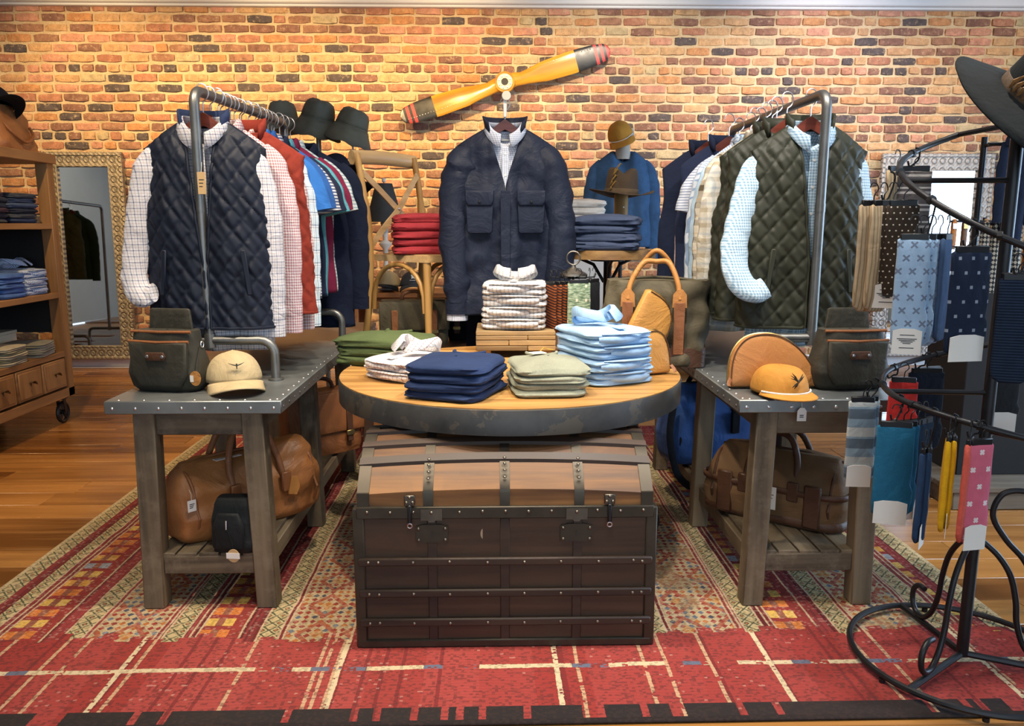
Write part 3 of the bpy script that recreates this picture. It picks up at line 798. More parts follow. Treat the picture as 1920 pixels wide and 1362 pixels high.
def collar_mb(nw, stand=0.032, fall_f=0.062, fall_b=0.035, gap=0.35, hd=0.05, open_=0.0, n=33):
    rows = [[], [], [], []]
    for i in range(n):
        a = -PI / 2 + gap + (2 * PI - 2 * gap) * i / (n - 1)
        fr = max(0.0, -math.sin(a)); c, s_ = math.cos(a), math.sin(a)
        fall = fall_b + (fall_f - fall_b) * fr ** 2
        zb = -0.062 * fr ** 1.4 - 0.004; o = open_ * fr
        rows[0].append((c * nw * 0.98, s_ * hd, zb))
        rows[1].append((c * nw * (0.95 + o), s_ * hd * 0.95, zb + stand))
        rows[2].append((c * nw * (1.06 + o), s_ * hd * 1.12 - 0.004, zb + stand * 0.85))
        rows[3].append((c * nw * (1.22 + o * 1.5) , s_ * hd * 1.30 - 0.008, zb + stand - fall))
    return MB().grid(np.array(rows))
def stand_collar_mb(nw, h=0.05, gap=0.5, hd=0.055, flare=0.12, n=33):
    rows = [[], [], []]
    for i in range(n):
        a = -PI / 2 + gap + (2 * PI - 2 * gap) * i / (n - 1); c, s_ = math.cos(a), math.sin(a); fr = max(0, -s_)
        for k, (q, z) in enumerate(((1.0, 0), (1.04, h * .5), (1.0 + flare, h))): rows[k].append((c * nw * q, s_ * hd * q, z - 0.05 * fr - 0.004))
    return MB().grid(np.array(rows))
HANG = None
def hanger(desc, loc, rotz=0.0, rail_z=1.754, group=None):
    """wooden hanger with a wire hook that reaches up to the rail"""
    global HANG
    T = thing('coat_hanger', 'red wooden hanger holding the ' + desc, 'hanger', loc, rotz, group)
    if HANG is None:
        m = MB(); up, dn = [], []
        for i in range(25):
            x = -0.16 + 0.32 * i / 24; q = abs(x) / 0.16
            up.append((x, 0.028 - 0.135 * q ** 1.15)); dn.append((x, 0.028 - 0.135 * q ** 1.15 - 0.046 * (1 - 0.45 * q)))
        m.prism(up + dn[::-1], -0.011, 0.011); bm_ = m.mesh('hanger_body', M_hang)
        hk = [(0, 0, 0.02), (0, 0, 0.055), (0, 0.004, 0.066), (0, 0.014, 0.074), (0, 0.021, 0.088), (0, 0.021, 0.103), (0, 0.012, 0.119), (0, -0.004, 0.124), (0, -0.017, 0.116), (0, -0.022, 0.10)]
        HANG = (bm_, MB().tube(catmull([(p[1], 0, p[2]) for p in hk], 4), 0.0022, 6).mesh('hook', M_steel))
    share('hanger_body', HANG[0], T); h = share('hook', HANG[1], T)
    return T
def check_print(T, x, z, y, w=0.030, h=0.05, mat=M_kraft, name='price_tag', lines=True):
    t_ = MB().box(x - w / 2, x + w / 2, y - 0.001, y + 0.001, z - h, z, 0.0004).build(name, mat, T)
    if lines:
        for k in range(3): MB().box(x - w * 0.3, x + w * (0.3 - 0.1 * k), y - 0.0014, y - 0.0009, z - h * (0.35 + 0.15 * k) - 0.0015, z - h * (0.35 + 0.15 * k) + 0.0015).build('print_line', M_ink, t_)
    MB().tube([(x, y, z - 0.004), (x + 0.002, y + 0.004, z + 0.02), (x, y + 0.012, z + 0.034)], 0.0007, 4).build('string', M_card, t_)
    return t_
def shirt(short, label, mat, loc, sleeves='long', L=0.74, W=0.215, Wh=0.225, hd=0.055, seed=1, rotz=0.0, group=None, collar=True, name='shirt', left=None, right=None, cuff=None, buttons=True, fold=0.012, nw=0.075, cmat=None):
    T = thing(name, label, 'shirt', loc, rotz, group)
    MB().grid(torso(L, W, Wh, hd, nw, 0.10, 0.07, seed, 64, 30, fold), closed=True).build('body', mat, T, solid=0.002)
    if collar: MB().grid if False else collar_mb(nw, gap=0.22, hd=0.05, open_=0.04).build('collar', cmat or mat, T, solid=0.002)
    for s_, custom in ((-1, left), (1, right)):
        if sleeves is None: continue
        if custom is not None: path, rad = custom
        elif sleeves == 'short':
            path = [(W - 0.075, 0, -0.085), (W - 0.035, 0, -0.14), (W + 0.005, 0, -0.21), (W + 0.025, 0, -0.30)]; rad = [0.05, 0.072, 0.080, 0.084]
        else:
            path = [(W - 0.075, 0, -0.085), (W - 0.035, 0, -0.15), (W + 0.0, 0, -0.28), (W + 0.012, 0, -0.45), (W + 0.015, 0, -0.62), (W + 0.015, 0, -0.70)]; rad = [0.045, 0.066, 0.062, 0.056, 0.048, 0.044]
        if custom is None: path = [(s_ * p[0], p[1], p[2]) for p in path]
        sl = sleeve_tube(path, rad, seed=seed * 3 + s_).build('sleeve', mat, T)
        if sleeves == 'long' and custom is None:
            e = path[-1]; MB().tube([(e[0], e[1], e[2] + 0.005), (e[0], e[1], e[2] - 0.055)], [rad[-1] * 1.04, rad[-1]], 14, flat=0.55, up=(0, 1, 0)).build('cuff', cuff or mat, sl)
    if buttons:
        G = MB().box(-0.015, 0.015, -hd - 0.016, -hd - 0.012, -L + 0.02, -0.09, 0.001).build('placket', mat, T)
        bt = MB().lathe([(0.0055, 0), (0.005, 0.002), (0.0001, 0.002)], 8).mesh('button', M_card)
        for k in range(6): share('button', bt, T, (0, -hd - 0.016, -0.12 - 0.095 * k), (R(90), 0, 0))
    return T
def vest(short, label, mat, loc, L=0.72, W=0.222, Wh=0.225, hd=0.078, seed=1, rotz=0.0, group=None, q=(0.068, 0.084, 0.0068), gapmax=0.05, closed_=False, lining=None, nu=210, nv=140, name='quilted_vest'):
    T = thing(name, label, 'vest', loc, rotz, group)
    gp = lambda v: 0.006 + gapmax * max(0.0, (v - 0.30) / 0.7) ** 1.1
    G = torso(L, W, Wh, hd, 0.085, 0.088, 0.02, seed, nu, nv, 0.006, gap=gp, quilt=q, arm=0.022)
    MB().grid(G).build('shell', mat, T, solid=0.009)
    m = MB(); m.tube([tuple(G[j, 0]) for j in range(0, nv, 3)], 0.0055, 6); m.build('zip_edge', mat, T)
    m = MB(); m.tube([tuple(G[j, -1]) for j in range(0, nv, 3)], 0.0055, 6); m.build('zip_edge', mat, T)
    m = MB(); m.tube([tuple(G[0, i]) for i in range(0, nu, 3)], 0.0055, 6); m.build('hem_binding', mat, T)
    stand_collar_mb(0.086, 0.052, 0.95, 0.060, 0.05).build('stand_collar', lining or mat, T, solid=0.010)
    for s_ in (-1, 1):
        pk = []
        x0 = s_ * 0.145
        MB().obox((x0, -hd - 0.010, -0.52), 0.018, 0.008, 0.16, (0, R(-6 * s_), R(10 * s_)), 0.003).build('pocket_welt', mat, T)
    return T
def pipe_rack(label, x, y0, y1, zt=1.754, zb=0.741, foot=(-0.20, 0.23), x1=None):
    if x1 is None: x1 = x
    T = thing('garment_rack', label, 'clothes rack', (x, y0, zb)); h = zt - zb; d = y1 - y0; e = x1 - x
    r = 0.0175; c = 0.055
    path = [(0, 0, 0.14), (0, 0, 0.6), (0, 0, h - c)] + [(0, c - c * math.cos(a), h - c + c * math.sin(a)) for a in np.linspace(0.2, PI / 2, 6)]
    path += [(e, d - c + c * math.sin(a), h - c + c * math.cos(a)) for a in np.linspace(0, PI / 2 - 0.2, 6)] + [(e, d, h - c), (e, d, 0.6), (e, d, 0.14)]
    MB().tube(path, r, 14).build('hanging_frame', M_pipe, T)
    for yy, xx in ((0, 0), (d, e)):
        a, b = foot; cc = 0.05
        p = [(a, 0, 0.0), (a, 0, 0.145 - cc)] + [(a + cc - cc * math.cos(t_), 0, 0.145 - cc + cc * math.sin(t_)) for t_ in np.linspace(0.2, PI / 2, 5)]
        p += [(b - cc + cc * math.sin(t_), 0, 0.145 - cc + cc * math.cos(t_)) for t_ in np.linspace(0, PI / 2 - 0.2, 5)] + [(b, 0, 0.145 - cc), (b, 0, 0.0)]
        MB().tube([(xx + q[0], yy, q[2]) for q in p], r * 0.95, 12).build('foot_bar', M_pipe, T)
        for fx in (a, b): MB().lathe([(0.028, 0), (0.028, 0.006), (0.019, 0.008)], 14, (xx + fx, yy, 0)).build('floor_flange', M_pipe, T)
        MB().lathe([(0.021, 0), (0.021, 0.05)], 14, (xx, yy, 0.12)).build('tee_fitting', M_pipe, T)
        MB().lathe([(0.0185, 0), (0.0185, 0.03)], 14, (xx, yy, 0.60)).build('coupling', M_pipe, T)
    return T
pipe_rack('grey pipe clothes rack with the navy vest standing on the left work table', -1.03, 2.84, 3.77, x1=-0.965)
pipe_rack('grey pipe clothes rack with the green vests standing on the right work table', 1.165, 2.86, 4.0, foot=(-0.23, 0.17))

# cloth
NAVYQ = plain('navy_quilt_nylon', (0.0065, 0.010, 0.022), 0.58, spec=0.3, var=0.2, scale=8)
OLIVEQ = plain('olive_quilt_nylon', (0.027, 0.028, 0.016), 0.55, spec=0.32, var=0.2, scale=8)
REDQ = fabric('brick_red_quilt', (0.24, 0.035, 0.022))
WCHK = (0.66, 0.65, 0.67)
tatt = checks('navy_tattersall', WCHK, ((( 0.05, 0.06, 0.16), 0.021, 0.0030, 0.0, 0.85, 'uw'), ((0.30, 0.12, 0.10), 0.021, 0.0022, 0.5, 0.5, 'uw')))
ging_red = checks('red_micro_gingham', (0.72, 0.66, 0.66), (((0.32, 0.07, 0.10), 0.0105, 0.005, 0.0, 0.7, 'uw'),))
ging_blue = checks('blue_gingham', (0.66, 0.78, 0.86), (((0.12, 0.28, 0.42), 0.0105, 0.005, 0.0, 0.65, 'uw'),))
plaid_blue = checks('pale_blue_plaid', (0.62, 0.76, 0.86), (((0.85, 0.88, 0.9), 0.05, 0.016, 0.3, 0.7, 'uw'), ((0.04, 0.10, 0.22), 0.05, 0.0045, 0.0, 0.85, 'uw'), ((0.04, 0.10, 0.22), 0.05, 0.003, 0.18, 0.6, 'uw')))
flan_cream = checks('cream_flannel', (0.74, 0.70, 0.60), (((0.35, 0.27, 0.15), 0.06, 0.018, 0.0, 0.6, 'uw'), ((0.30, 0.38, 0.46), 0.06, 0.010, 0.5, 0.55, 'uw')))
flan_brown = checks('brown_flannel', (0.66, 0.60, 0.48), (((0.13, 0.10, 0.06), 0.07, 0.024, 0.1, 0.8, 'uw'), ((0.50, 0.30, 0.10), 0.07, 0.006, 0.6, 0.7, 'uw')))
strp_bw = stripes('blue_white_stripe', (((0.68, 0.72, 0.80), 3), ((0.16, 0.20, 0.36), 1)), 0.012, 'z')
strp_v = stripes('fine_blue_stripe', (((0.70, 0.76, 0.84), 2), ((0.30, 0.42, 0.62), 1)), 0.009, 'x')
strp_nw = stripes('navy_white_stripe', (((0.74, 0.76, 0.80), 1), ((0.10, 0.13, 0.24), 1)), 0.013, 'z')
strp_pale = stripes('pale_aqua_stripe', (((0.70, 0.80, 0.84), 2), ((0.32, 0.48, 0.56), 1)), 0.016, 'z')
teal_knit = fabric('teal_pique', (0.10, 0.34, 0.42), slub=0.5)
blue_polo = fabric('cobalt_pique', (0.035, 0.16, 0.50)); navy_f = fabric('navy_cotton', (0.018, 0.026, 0.06)); burg = fabric('burgundy_pique', (0.20, 0.02, 0.06))
paleblue = fabric('pale_blue_oxford', (0.42, 0.56, 0.68)); pink_chk = checks('pink_check', (0.72, 0.58, 0.56), (((0.48, 0.26, 0.26), 0.02, 0.006, 0, 0.5, 'uw'),))
hound = checks('grey_gingham', (0.66, 0.68, 0.70), (((0.10, 0.11, 0.13), 0.012, 0.006, 0.0, 0.8, 'uw'),))

NZ = 1.646
GL, GR = 'garments on the left rack', 'garments on the right rack'
# left rack, front to back
lx = lambda y: -1.028 + (y - 2.84) * 0.07
y0 = 2.905
tuckL = ([(-0.15, 0, -0.09), (-0.20, -0.005, -0.16), (-0.235, -0.015, -0.30), (-0.262, -0.03, -0.46), (-0.262, -0.05, -0.56), (-0.225, -0.075, -0.60), (-0.185, -0.085, -0.585)], [0.04, 0.058, 0.052, 0.046, 0.046, 0.044, 0.04])
hanger('navy quilted vest', (lx(y0), y0, NZ + 0.012))
shirt('check', 'white shirt with navy window check worn under the navy quilted vest', tatt, (lx(y0), y0, NZ), L=0.80, W=0.190, Wh=0.20, hd=0.045, seed=4, group=GL, left=tuckL)
vest('navy', 'navy diamond-quilted vest hanging at the front of the left rack', NAVYQ, (lx(y0), y0, NZ + 0.004), seed=5, group=GL, lining=fabric('navy_lining', (0.022, 0.035, 0.085)))
check_print(tag(thing('hang_tag', 'tan swing tag hanging inside the open navy quilted vest', 'tag', (lx(y0) + 0.012, y0 - 0.095, NZ - 0.17)), None), 0, 0, 0, 0.028, 0.075, name='tag_card')
seq = [('pink gingham shirt', 'fine pink gingham long-sleeved shirt just behind the navy vest', ging_red, 'long', 0.76),
       ('brick red quilted vest', 'brick red quilted vest on the left rack', REDQ, 'vest', 0.68),
       ('red gingham shirt', 'second fine red gingham shirt, behind the brick red vest', checks('rose_micro_gingham', (0.74, 0.68, 0.68), (((0.36, 0.10, 0.12), 0.012, 0.0055, 0.0, 0.7, 'uw'),)), 'long', 0.74),
       ('pale blue plaid shirt', 'pale blue plaid long-sleeved shirt on the left rack', plaid_blue, 'long', 0.74),
       ('cobalt polo', 'cobalt blue short-sleeved polo shirt on the left rack', blue_polo, 'short', 0.66),
       ('cobalt polo twin', 'darker blue short-sleeved polo behind the cobalt one', fabric('royal_pique', (0.03, 0.11, 0.36)), 'short', 0.66),
       ('navy and white striped polo', 'navy and white striped short-sleeved polo on the left rack', strp_nw, 'short', 0.66),
       ('plain navy polo', 'plain navy short-sleeved polo on the left rack', navy_f, 'short', 0.66),
       ('teal polo', 'speckled teal short-sleeved polo on the left rack', teal_knit, 'short', 0.66),
       ('burgundy polo', 'burgundy short-sleeved polo near the back of the left rack', burg, 'short', 0.66),
       ('aqua striped polo', 'pale aqua striped polo last but one on the left rack', strp_pale, 'short', 0.66),
       ('navy chore jacket', 'dark navy long-sleeved jacket hung last on the left rack', fabric('ink_navy_twill', (0.010, 0.015, 0.036)), 'jacket', 0.84)]
y = y0 + 0.105
for i, (sh, lab, mt, kind, L) in enumerate(seq):
    rz = R(random.uniform(-5, 3)); pos = (lx(y) + 0.01, y, NZ + random.uniform(-0.008, 0.008))
    hanger(sh, (pos[0], pos[1], pos[2] + 0.012), rz)
    if kind == 'vest': vest(sh, lab, mt, (pos[0] + 0.055, pos[1], pos[2]), L=L, W=0.235, Wh=0.245, seed=20 + i, rotz=rz, group=GL, nu=150, nv=96, hd=0.05, gapmax=0.02)
    elif kind == 'jacket': shirt(sh, lab, mt, (pos[0] + 0.03, pos[1] + 0.03, pos[2]), 'long', L=L, W=0.245, Wh=0.25, seed=30 + i, rotz=rz, group=GL, hd=0.05, buttons=False, name='chore_jacket')['category'] = 'jacket'
    else: shirt(sh, lab, mt, pos, kind, L=L, seed=30 + i, rotz=rz, group=GL, hd=0.036, buttons=False)
    y += 0.073
GAPS = ['between the navy vest and the pink gingham shirt', 'behind the pink gingham shirt', 'behind the brick red vest', 'behind the pale blue plaid shirt',
        'behind the cobalt polo', 'behind the striped polo', 'behind the teal polo', 'behind the burgundy polo']
for k in range(8):    # spare hangers crowded on the rail
    yy = y0 + 0.06 + 0.09 * k
    hanger('', (lx(yy), yy, NZ + 0.012), R(2))['label'] = 'spare dark red hanger on the rail ' + GAPS[k]
# dark trousers and jacket hung low behind the rack
def trousers(label, mat, loc, w=0.18, L=0.95, seed=2, rotz=0.0, group=None, name='trousers', d=0.03):
    T = thing(name, label, 'trousers', loc, rotz, group)
    rng = random.Random(seed)
    for s_ in (-1, 1):
        P = [(s_ * w * 0.45, 0, 0), (s_ * w * 0.47, 0, -L * .3), (s_ * w * 0.5, 0, -L * .65), (s_ * w * 0.5, 0, -L)]
        sleeve_tube(P, [w * .55, w * .56, w * .5, w * .46], 14, 0.3, seed + s_, 0.08).build('trouser_leg', mat, T)
    MB().tube([(0, 0, 0.03), (0, 0, -0.02)], [w * 1.0, w * 1.02], 18, flat=0.22, up=(0, 1, 0)).build('waistband', mat, T)
    return T
# right rack, front to back
rx = lambda y: 1.150 + (y - 2.9) * 0.0
yr = 2.965
tuckR = ([(-0.18, 0.005, -0.11), (-0.212, -0.01, -0.18), (-0.248, -0.03, -0.32), (-0.275, -0.055, -0.45), (-0.255, -0.085, -0.555), (-0.205, -0.10, -0.59), (-0.165, -0.10, -0.575)], [0.035, 0.048, 0.050, 0.052, 0.050, 0.044, 0.04])
hanger('front olive quilted vest', (rx(yr), yr, NZ + 0.012))
shirt('gingham', 'light blue gingham shirt under the front olive vest, one sleeve tucked in its pocket', ging_blue, (rx(yr), yr, NZ), L=0.80, W=0.190, Wh=0.20, hd=0.045, seed=44, group=GR, left=tuckR)
vest('olive', 'olive diamond-quilted vest hanging at the front of the right rack', OLIVEQ, (rx(yr), yr, NZ + 0.004), seed=45, group=GR, L=0.73, q=(0.070, 0.084, 0.0068))
seqr = [('second olive quilted vest', 'olive quilted vest behind the front one on the right rack', OLIVEQ, 'vest', 0.72),
        ('third olive quilted vest', 'third olive quilted vest, with the cream flannel sleeve showing behind it', OLIVEQ, 'vest', 0.70),
        ('cream flannel shirt', 'cream plaid flannel shirt on the right rack', flan_cream, 'long', 0.78),
        ('brown flannel shirt', 'brown and cream plaid flannel shirt on the right rack', flan_brown, 'long', 0.78),
        ('pale blue oxford shirt', 'plain pale blue shirt on the right rack', paleblue, 'long', 0.78),
        ('fine blue striped shirt', 'fine blue vertical striped shirt on the right rack', strp_v, 'long', 0.76),
        ('blue and white striped polo', 'blue and white striped short-sleeved shirt on the right rack', strp_bw, 'short', 0.68),
        ('navy vest', 'plain dark navy vest towards the back of the right rack', navy_f, 'vestp', 0.72),
        ('pink check shirt', 'pink checked shirt near the back of the right rack', pink_chk, 'long', 0.80),
        ('dark navy vest', 'second dark navy vest near the back of the right rack', fabric('dark_navy_twill', (0.014, 0.02, 0.045)), 'vestp', 0.74),
        ('grey gingham shirt', 'grey and white gingham shirt hung last on the right rack', hound, 'long', 0.76)]
y = yr + 0.105
for i, (sh, lab, mt, kind, L) in enumerate(seqr):
    rz = R(random.uniform(-4, 4)); pos = (rx(y) - (0.05, 0.06, 0.05, 0.045, 0.04, 0.04, 0.03, 0.10, 0.03, 0.15, 0.0)[i], y, NZ + random.uniform(-0.006, 0.006))
    hanger(sh, (pos[0], pos[1], pos[2] + 0.012), rz)
    if kind == 'vest': vest(sh, lab, mt, pos, L=L, seed=60 + i, rotz=rz, group=GR, nu=170, nv=110, hd=0.052, gapmax=0.03, q=(0.070, 0.084, 0.0065))
    elif kind == 'vestp': vest(sh, lab, mt, pos, L=L, seed=60 + i, rotz=rz, group=GR, nu=70, nv=36, hd=0.045, gapmax=0.02, q=None, name='vest')
    else: shirt(sh, lab, mt, pos, kind, L=L, seed=70 + i, rotz=rz, group=GR, hd=0.038, buttons=False)
    y += 0.082

# ------------------------------------------------------------------ centre jacket on its stand
def jacket():
    nyl = fabric('navy_shell_nylon', (0.015, 0.020, 0.038), weave=1200, rough=0.45, sheen=0.0, wr=0.013)
    JX, JY, JZ = 0.047, 3.78, 1.735
    S = thing('garment_stand', 'white-topped black stand post carrying the navy field jacket', 'stand', (JX, JY + 0.02, ZR))
    MB().lathe([(0.15, 0), (0.15, 0.012), (0.02, 0.02), (0.016, 0.03)], 28).build('base', M_iron, S)
    MB().tube([(0, 0, 0.02), (0, 0, 1.58)], 0.014, 12).build('post', M_iron, S)
    MB().tube([(0, 0, 1.56), (0, 0.035, 1.60), (0, 0.04, 1.70), (0, 0.02, 1.79), (0, -0.025, 1.80)], 0.004, 8).build('hook_rod', M_steel, S)
    MB().box(-0.008, 0.008, -0.03, -0.022, 1.775, 1.875, 0.002).build('hook_strip', plain('white_enamel', (0.75, 0.74, 0.70), 0.4, var=0.03), S)
    MB().lathe([(0.021, 0), (0.021, 0.006), (0.019, 0.008)], 24, (0.006, -0.032, 1.868), axis='y').build('disc', plain('cream_disc', (0.70, 0.66, 0.54), 0.5, var=0.03), S)
    hanger('navy field jacket', (JX, JY, JZ + 0.012))
    sh = checks('fine_blue_check', (0.68, 0.71, 0.78), (((0.16, 0.22, 0.40), 0.009, 0.0035, 0.0, 0.6, 'uw'),))
    shirt('blue check', 'fine blue and white checked shirt buttoned inside the navy field jacket', sh, (JX, JY, JZ), L=0.74, W=0.20, Wh=0.20, hd=0.05, seed=90, sleeves=None, fold=0.008, nw=0.08)
    T = thing('field_jacket', 'navy field jacket with two flap chest pockets on the centre stand', 'jacket', (JX, JY, JZ))
    gp = lambda v: 0.001 + 0.085 * max(0.0, (v - 0.70) / 0.30) ** 1.25
    G = torso(0.86, 0.232, 0.222, 0.085, 0.088, 0.085, 0.02, 91, 120, 80, 0.010, gap=gp)
    # crumple
    for j in range(G.shape[0]):
        for i in range(G.shape[1]):
            x, y_, z = G[j, i]; q = sn(x * 9, z * 7, 3.1) * 0.016 + sn(x * 24, z * 12, 8.0) * 0.009 + abs(sn(x * 14 + z * 9, z * 10 - x * 6, 2.0)) * 0.010; G[j, i, 1] += q * (1 if y_ < 0 else -1)
    MB().grid(G).build('body', nyl, T, solid=0.004)
    yf = lambda x, z: -0.098
    stand_collar_mb(0.094, 0.058, 0.85, 0.068, 0.12).build('stand_collar', nyl, T, solid=0.006)
    MB().box(-0.022, 0.022, -0.109, -0.103, -0.85, -0.285, 0.003).build('storm_placket', nyl, T)
    for s_ in (-1, 1):
        x = s_ * 0.118
        P = MB().pillow([(x - 0.062, -0.33), (x - 0.058, -0.47), (x - 0.05, -0.478), (x + 0.05, -0.478), (x + 0.058, -0.47), (x + 0.062, -0.33)], -0.108, -0.097, rim=0.006, puff=0.004).build('chest_pocket', nyl, T)
        MB().pillow([(x - 0.066, -0.285), (x - 0.066, -0.33), (x - 0.055, -0.352), (x + 0.055, -0.352), (x + 0.066, -0.33), (x + 0.066, -0.285)], -0.118, -0.104, rim=0.005, puff=0.003).build('pocket_flap', nyl, T)
        MB().lathe([(0.007, 0), (0.006, 0.003), (0.0001, 0.004)], 10, (x, -0.122, -0.335), axis='y').build('snap', M_blackpl, T)
        if s_ < 0: path = [(-0.165, 0, -0.105), (-0.205, -0.005, -0.17), (-0.232, -0.015, -0.32), (-0.238, -0.03, -0.50), (-0.232, -0.045, -0.68), (-0.228, -0.05, -0.80)]
        else: path = [(0.165, 0, -0.105), (0.208, -0.005, -0.17), (0.242, -0.015, -0.32), (0.262, -0.03, -0.48), (0.25, -0.045, -0.66), (0.235, -0.05, -0.79)]
        sl = sleeve_tube(path, [0.05, 0.076, 0.076, 0.072, 0.062, 0.054], 20, 0.8, 95 + s_, 0.16).build('sleeve', nyl, T)
        e = path[-1]; MB().tube([(e[0], e[1], e[2] + 0.01), (e[0], e[1], e[2] - 0.055)], [0.059, 0.056], 18, flat=0.75, up=(0, 1, 0)).build('cuff', nyl, sl)
        MB().tube([(e[0], e[1], e[2] - 0.05), (e[0], e[1], e[2] - 0.085)], [0.05, 0.05], 16, flat=0.7, up=(0, 1, 0)).build('shirt_cuff', sh, sl)
    MB().box(-0.025, 0.025, 0.02, 0.024, -0.055, -0.03, 0.001).build('neck_label', M_card, T)
    trousers('dark navy trousers hanging below the navy field jacket', fabric('black_navy_twill', (0.008, 0.010, 0.02)), (JX - 0.04, JY + 0.09, 0.96), 0.15, 0.72, 97)
jacket()
# ------------------------------------------------------------------ folded clothes
ORD = {1: ['only one'], 2: ['upper', 'lower'], 3: ['top', 'middle', 'bottom'], 4: ['top', 'second from top', 'third from top', 'bottom'],
       5: ['top', 'second from top', 'middle', 'fourth from top', 'bottom'], 6: ['top', 'second from top', 'third from top', 'fourth from top', 'fifth from top', 'bottom']}
def folded_mb(w, d, h, seed, layers=2, wb=None, wt=None, rag=0.006, ex=0.32, inset=0.012):
    rng = random.Random(seed); a, b_ = rng.uniform(0, 50), rng.uniform(0, 50); n = 56
    t_ = np.linspace(0, 2 * PI, n, endpoint=False); bx_, by_ = spow(np.cos(t_), ex), spow(np.sin(t_), ex)
    rows = []
    for f in (0.03, 0.35, 0.7, 0.9): rows.append((f, 0.0, 0.0))
    m_ = 6 * layers
    for k in range(m_ + 1):
        q = k / m_; u = (q * layers) % 1.0 if k < m_ else 1.0
        bulge = math.sin(PI * (u if k < m_ else 1.0)) ** 0.5 if 0 < u < 1 else 0.0
        rows.append((1.0, q, inset * (1 - bulge)))
    for f in (0.9, 0.7, 0.35, 0.03): rows.append((f, 1.0, 0.0))
    G = np.zeros((len(rows), n, 3))
    for j, (f, q, ins) in enumerate(rows):
        for i in range(n):
            x, y_ = bx_[i] * (w / 2 - ins) * f, by_[i] * (d / 2 - ins) * f
            g = rag * (sn(x * 9 + a, y_ * 9, q * 3 + b_) + 0.6 * sn(x * 25 + a, y_ * 25, q * 9))
            lo = wb(x, y_) if wb else 0.0; hi = wt(x, y_) if wt else 0.0
            r2 = sn(x * 7 + b_, y_ * 7, a) * 0.35 + sn(x * 19 + a, y_ * 15, b_) * 0.18
            z = lo + (h + hi - lo) * q + q * rag * r2 * 1.0
            G[j, i] = (x + g * bx_[i] * (f > .8), y_ + g * by_[i] * (f > .8), z)
    m = MB(); m.grid(G, closed=True); return m
def collar_band(w, h, d):
    pts = [(x, -d - 0.022 * (1 - (2 * x / w) ** 2), 0) for x in np.linspace(-w / 2, w / 2, 15)]
    return MB().tube(pts, [h * 0.5 * (0.75 + 0.25 * math.cos(PI * (i / 14 - 0.5))) for i in range(15)], 10, flat=1.0, up=(0, 0, 1))
def stack(desc, where, n, base, rotz, w, d, h, mats, group, bulge=0.010, collar=None, name='folded_shirt', cat='shirt', layers=2, jit=0.006, rag=0.006, seed=1, sag=0.0, topcollar=True, ex=0.32):
    rng = random.Random(seed); z = base[2]; out = []
    B = lambda f: (lambda x, y_: bulge * f * (max(0, 1 - (2 * x / w) ** 2)) * (max(0, 1 - (2 * y_ / d) ** 2)) - sag * f * max(0, (2 * abs(x) / w) ** 4))
    for k in range(n):
        kt = n - 1 - k
        mt = mats[k % len(mats)] if isinstance(mats, list) else mats
        lab = (f'{desc}, {ORD[n][kt]} in stack {where}' if n > 1 else f'{desc} {where}')
        T = thing(name, lab, cat, (base[0] + rng.uniform(-jit, jit), base[1] + rng.uniform(-jit, jit), z), rotz + R(rng.uniform(-3, 3)), group)
        folded_mb(w * rng.uniform(0.97, 1.02), d * rng.uniform(0.97, 1.02), h * 0.985, seed * 13 + k, layers, B(k / n), B((k + 1) / n), rag, ex).build('folded_body', mt, T, angle=60)
        if collar == 'shirt':
            cb = collar_band(w * 0.62, h * 0.62, d / 2 - 0.012); o = cb.build('collar_band', mt, T, loc=(0.02 * (-1) ** k, 0, h * 0.55), angle=60)
            MB().tube([(-w * 0.36, -d / 2 + 0.004, h * 0.93), (-w * 0.1, -d / 2 - 0.018, h * 0.97), (w * 0.2, -d / 2 - 0.014, h * 0.95), (w * 0.42, -d / 2 + 0.01, h * 0.90)], [0.004, 0.009, 0.009, 0.004], 8, flat=0.5).build('hem_edge', mt, T)
            if kt == 0 and topcollar:
                zc = h + bulge * 0.5
                collar_mb(0.078, 0.034, 0.060, 0.046, 0.20, 0.056).build('collar', mt, T, loc=(0, d / 2 - 0.090, zc + 0.040), rot=(R(-38), 0, 0), solid=0.003)
                MB().box(-0.014, 0.014, -d / 2 + 0.02, d / 2 - 0.10, h + bulge * 0.6, h + bulge * 0.6 + 0.004, 0.001).build('placket', mt, T)
        if collar == 'tee' and kt == 0:
            MB().tube(arc(0, d / 2 - 0.02, 0.055, 180, 360, 12, 'xy', h + bulge * 0.5), 0.006, 8).build('neck_rib', mt, T)
        out.append(T); z += h
    return out
TT = 0.7415
navy_t = fabric('navy_jersey', (0.020, 0.036, 0.095)); sage_t = fabric('sage_jersey', (0.27, 0.28, 0.21), slub=0.2)
green_k = fabric('olive_green_knit', (0.085, 0.115, 0.045), weave=420, bump=0.0012)
blue_ox = fabric('sky_blue_oxford', (0.36, 0.55, 0.80)); red_tw = fabric('brick_red_twill', (0.34, 0.035, 0.045))
slate_tw = fabric('slate_navy_twill', (0.055, 0.075, 0.135))
grey_pl = checks('grey_plaid_folded', (0.68, 0.67, 0.66), (((0.22, 0.24, 0.32), 0.017, 0.0065, 0.0, 0.55, 'uw'), ((0.42, 0.33, 0.24), 0.034, 0.004, 0.5, 0.5, 'uw')), True)
red_win = checks('windowpane_folded', (0.78, 0.77, 0.77), (((0.24, 0.07, 0.09), 0.0165, 0.0024, 0.0, 0.85, 'uw'),), True)
GT = 'folded clothes on the round table'
stack('folded navy t-shirt', 'at the table front', 4, (-0.128, 2.605, TT), R(-20), 0.275, 0.31, 0.028, navy_t, GT, 0.012, 'tee', 'folded_tee', 't-shirt', 1, seed=3, rag=0.010)
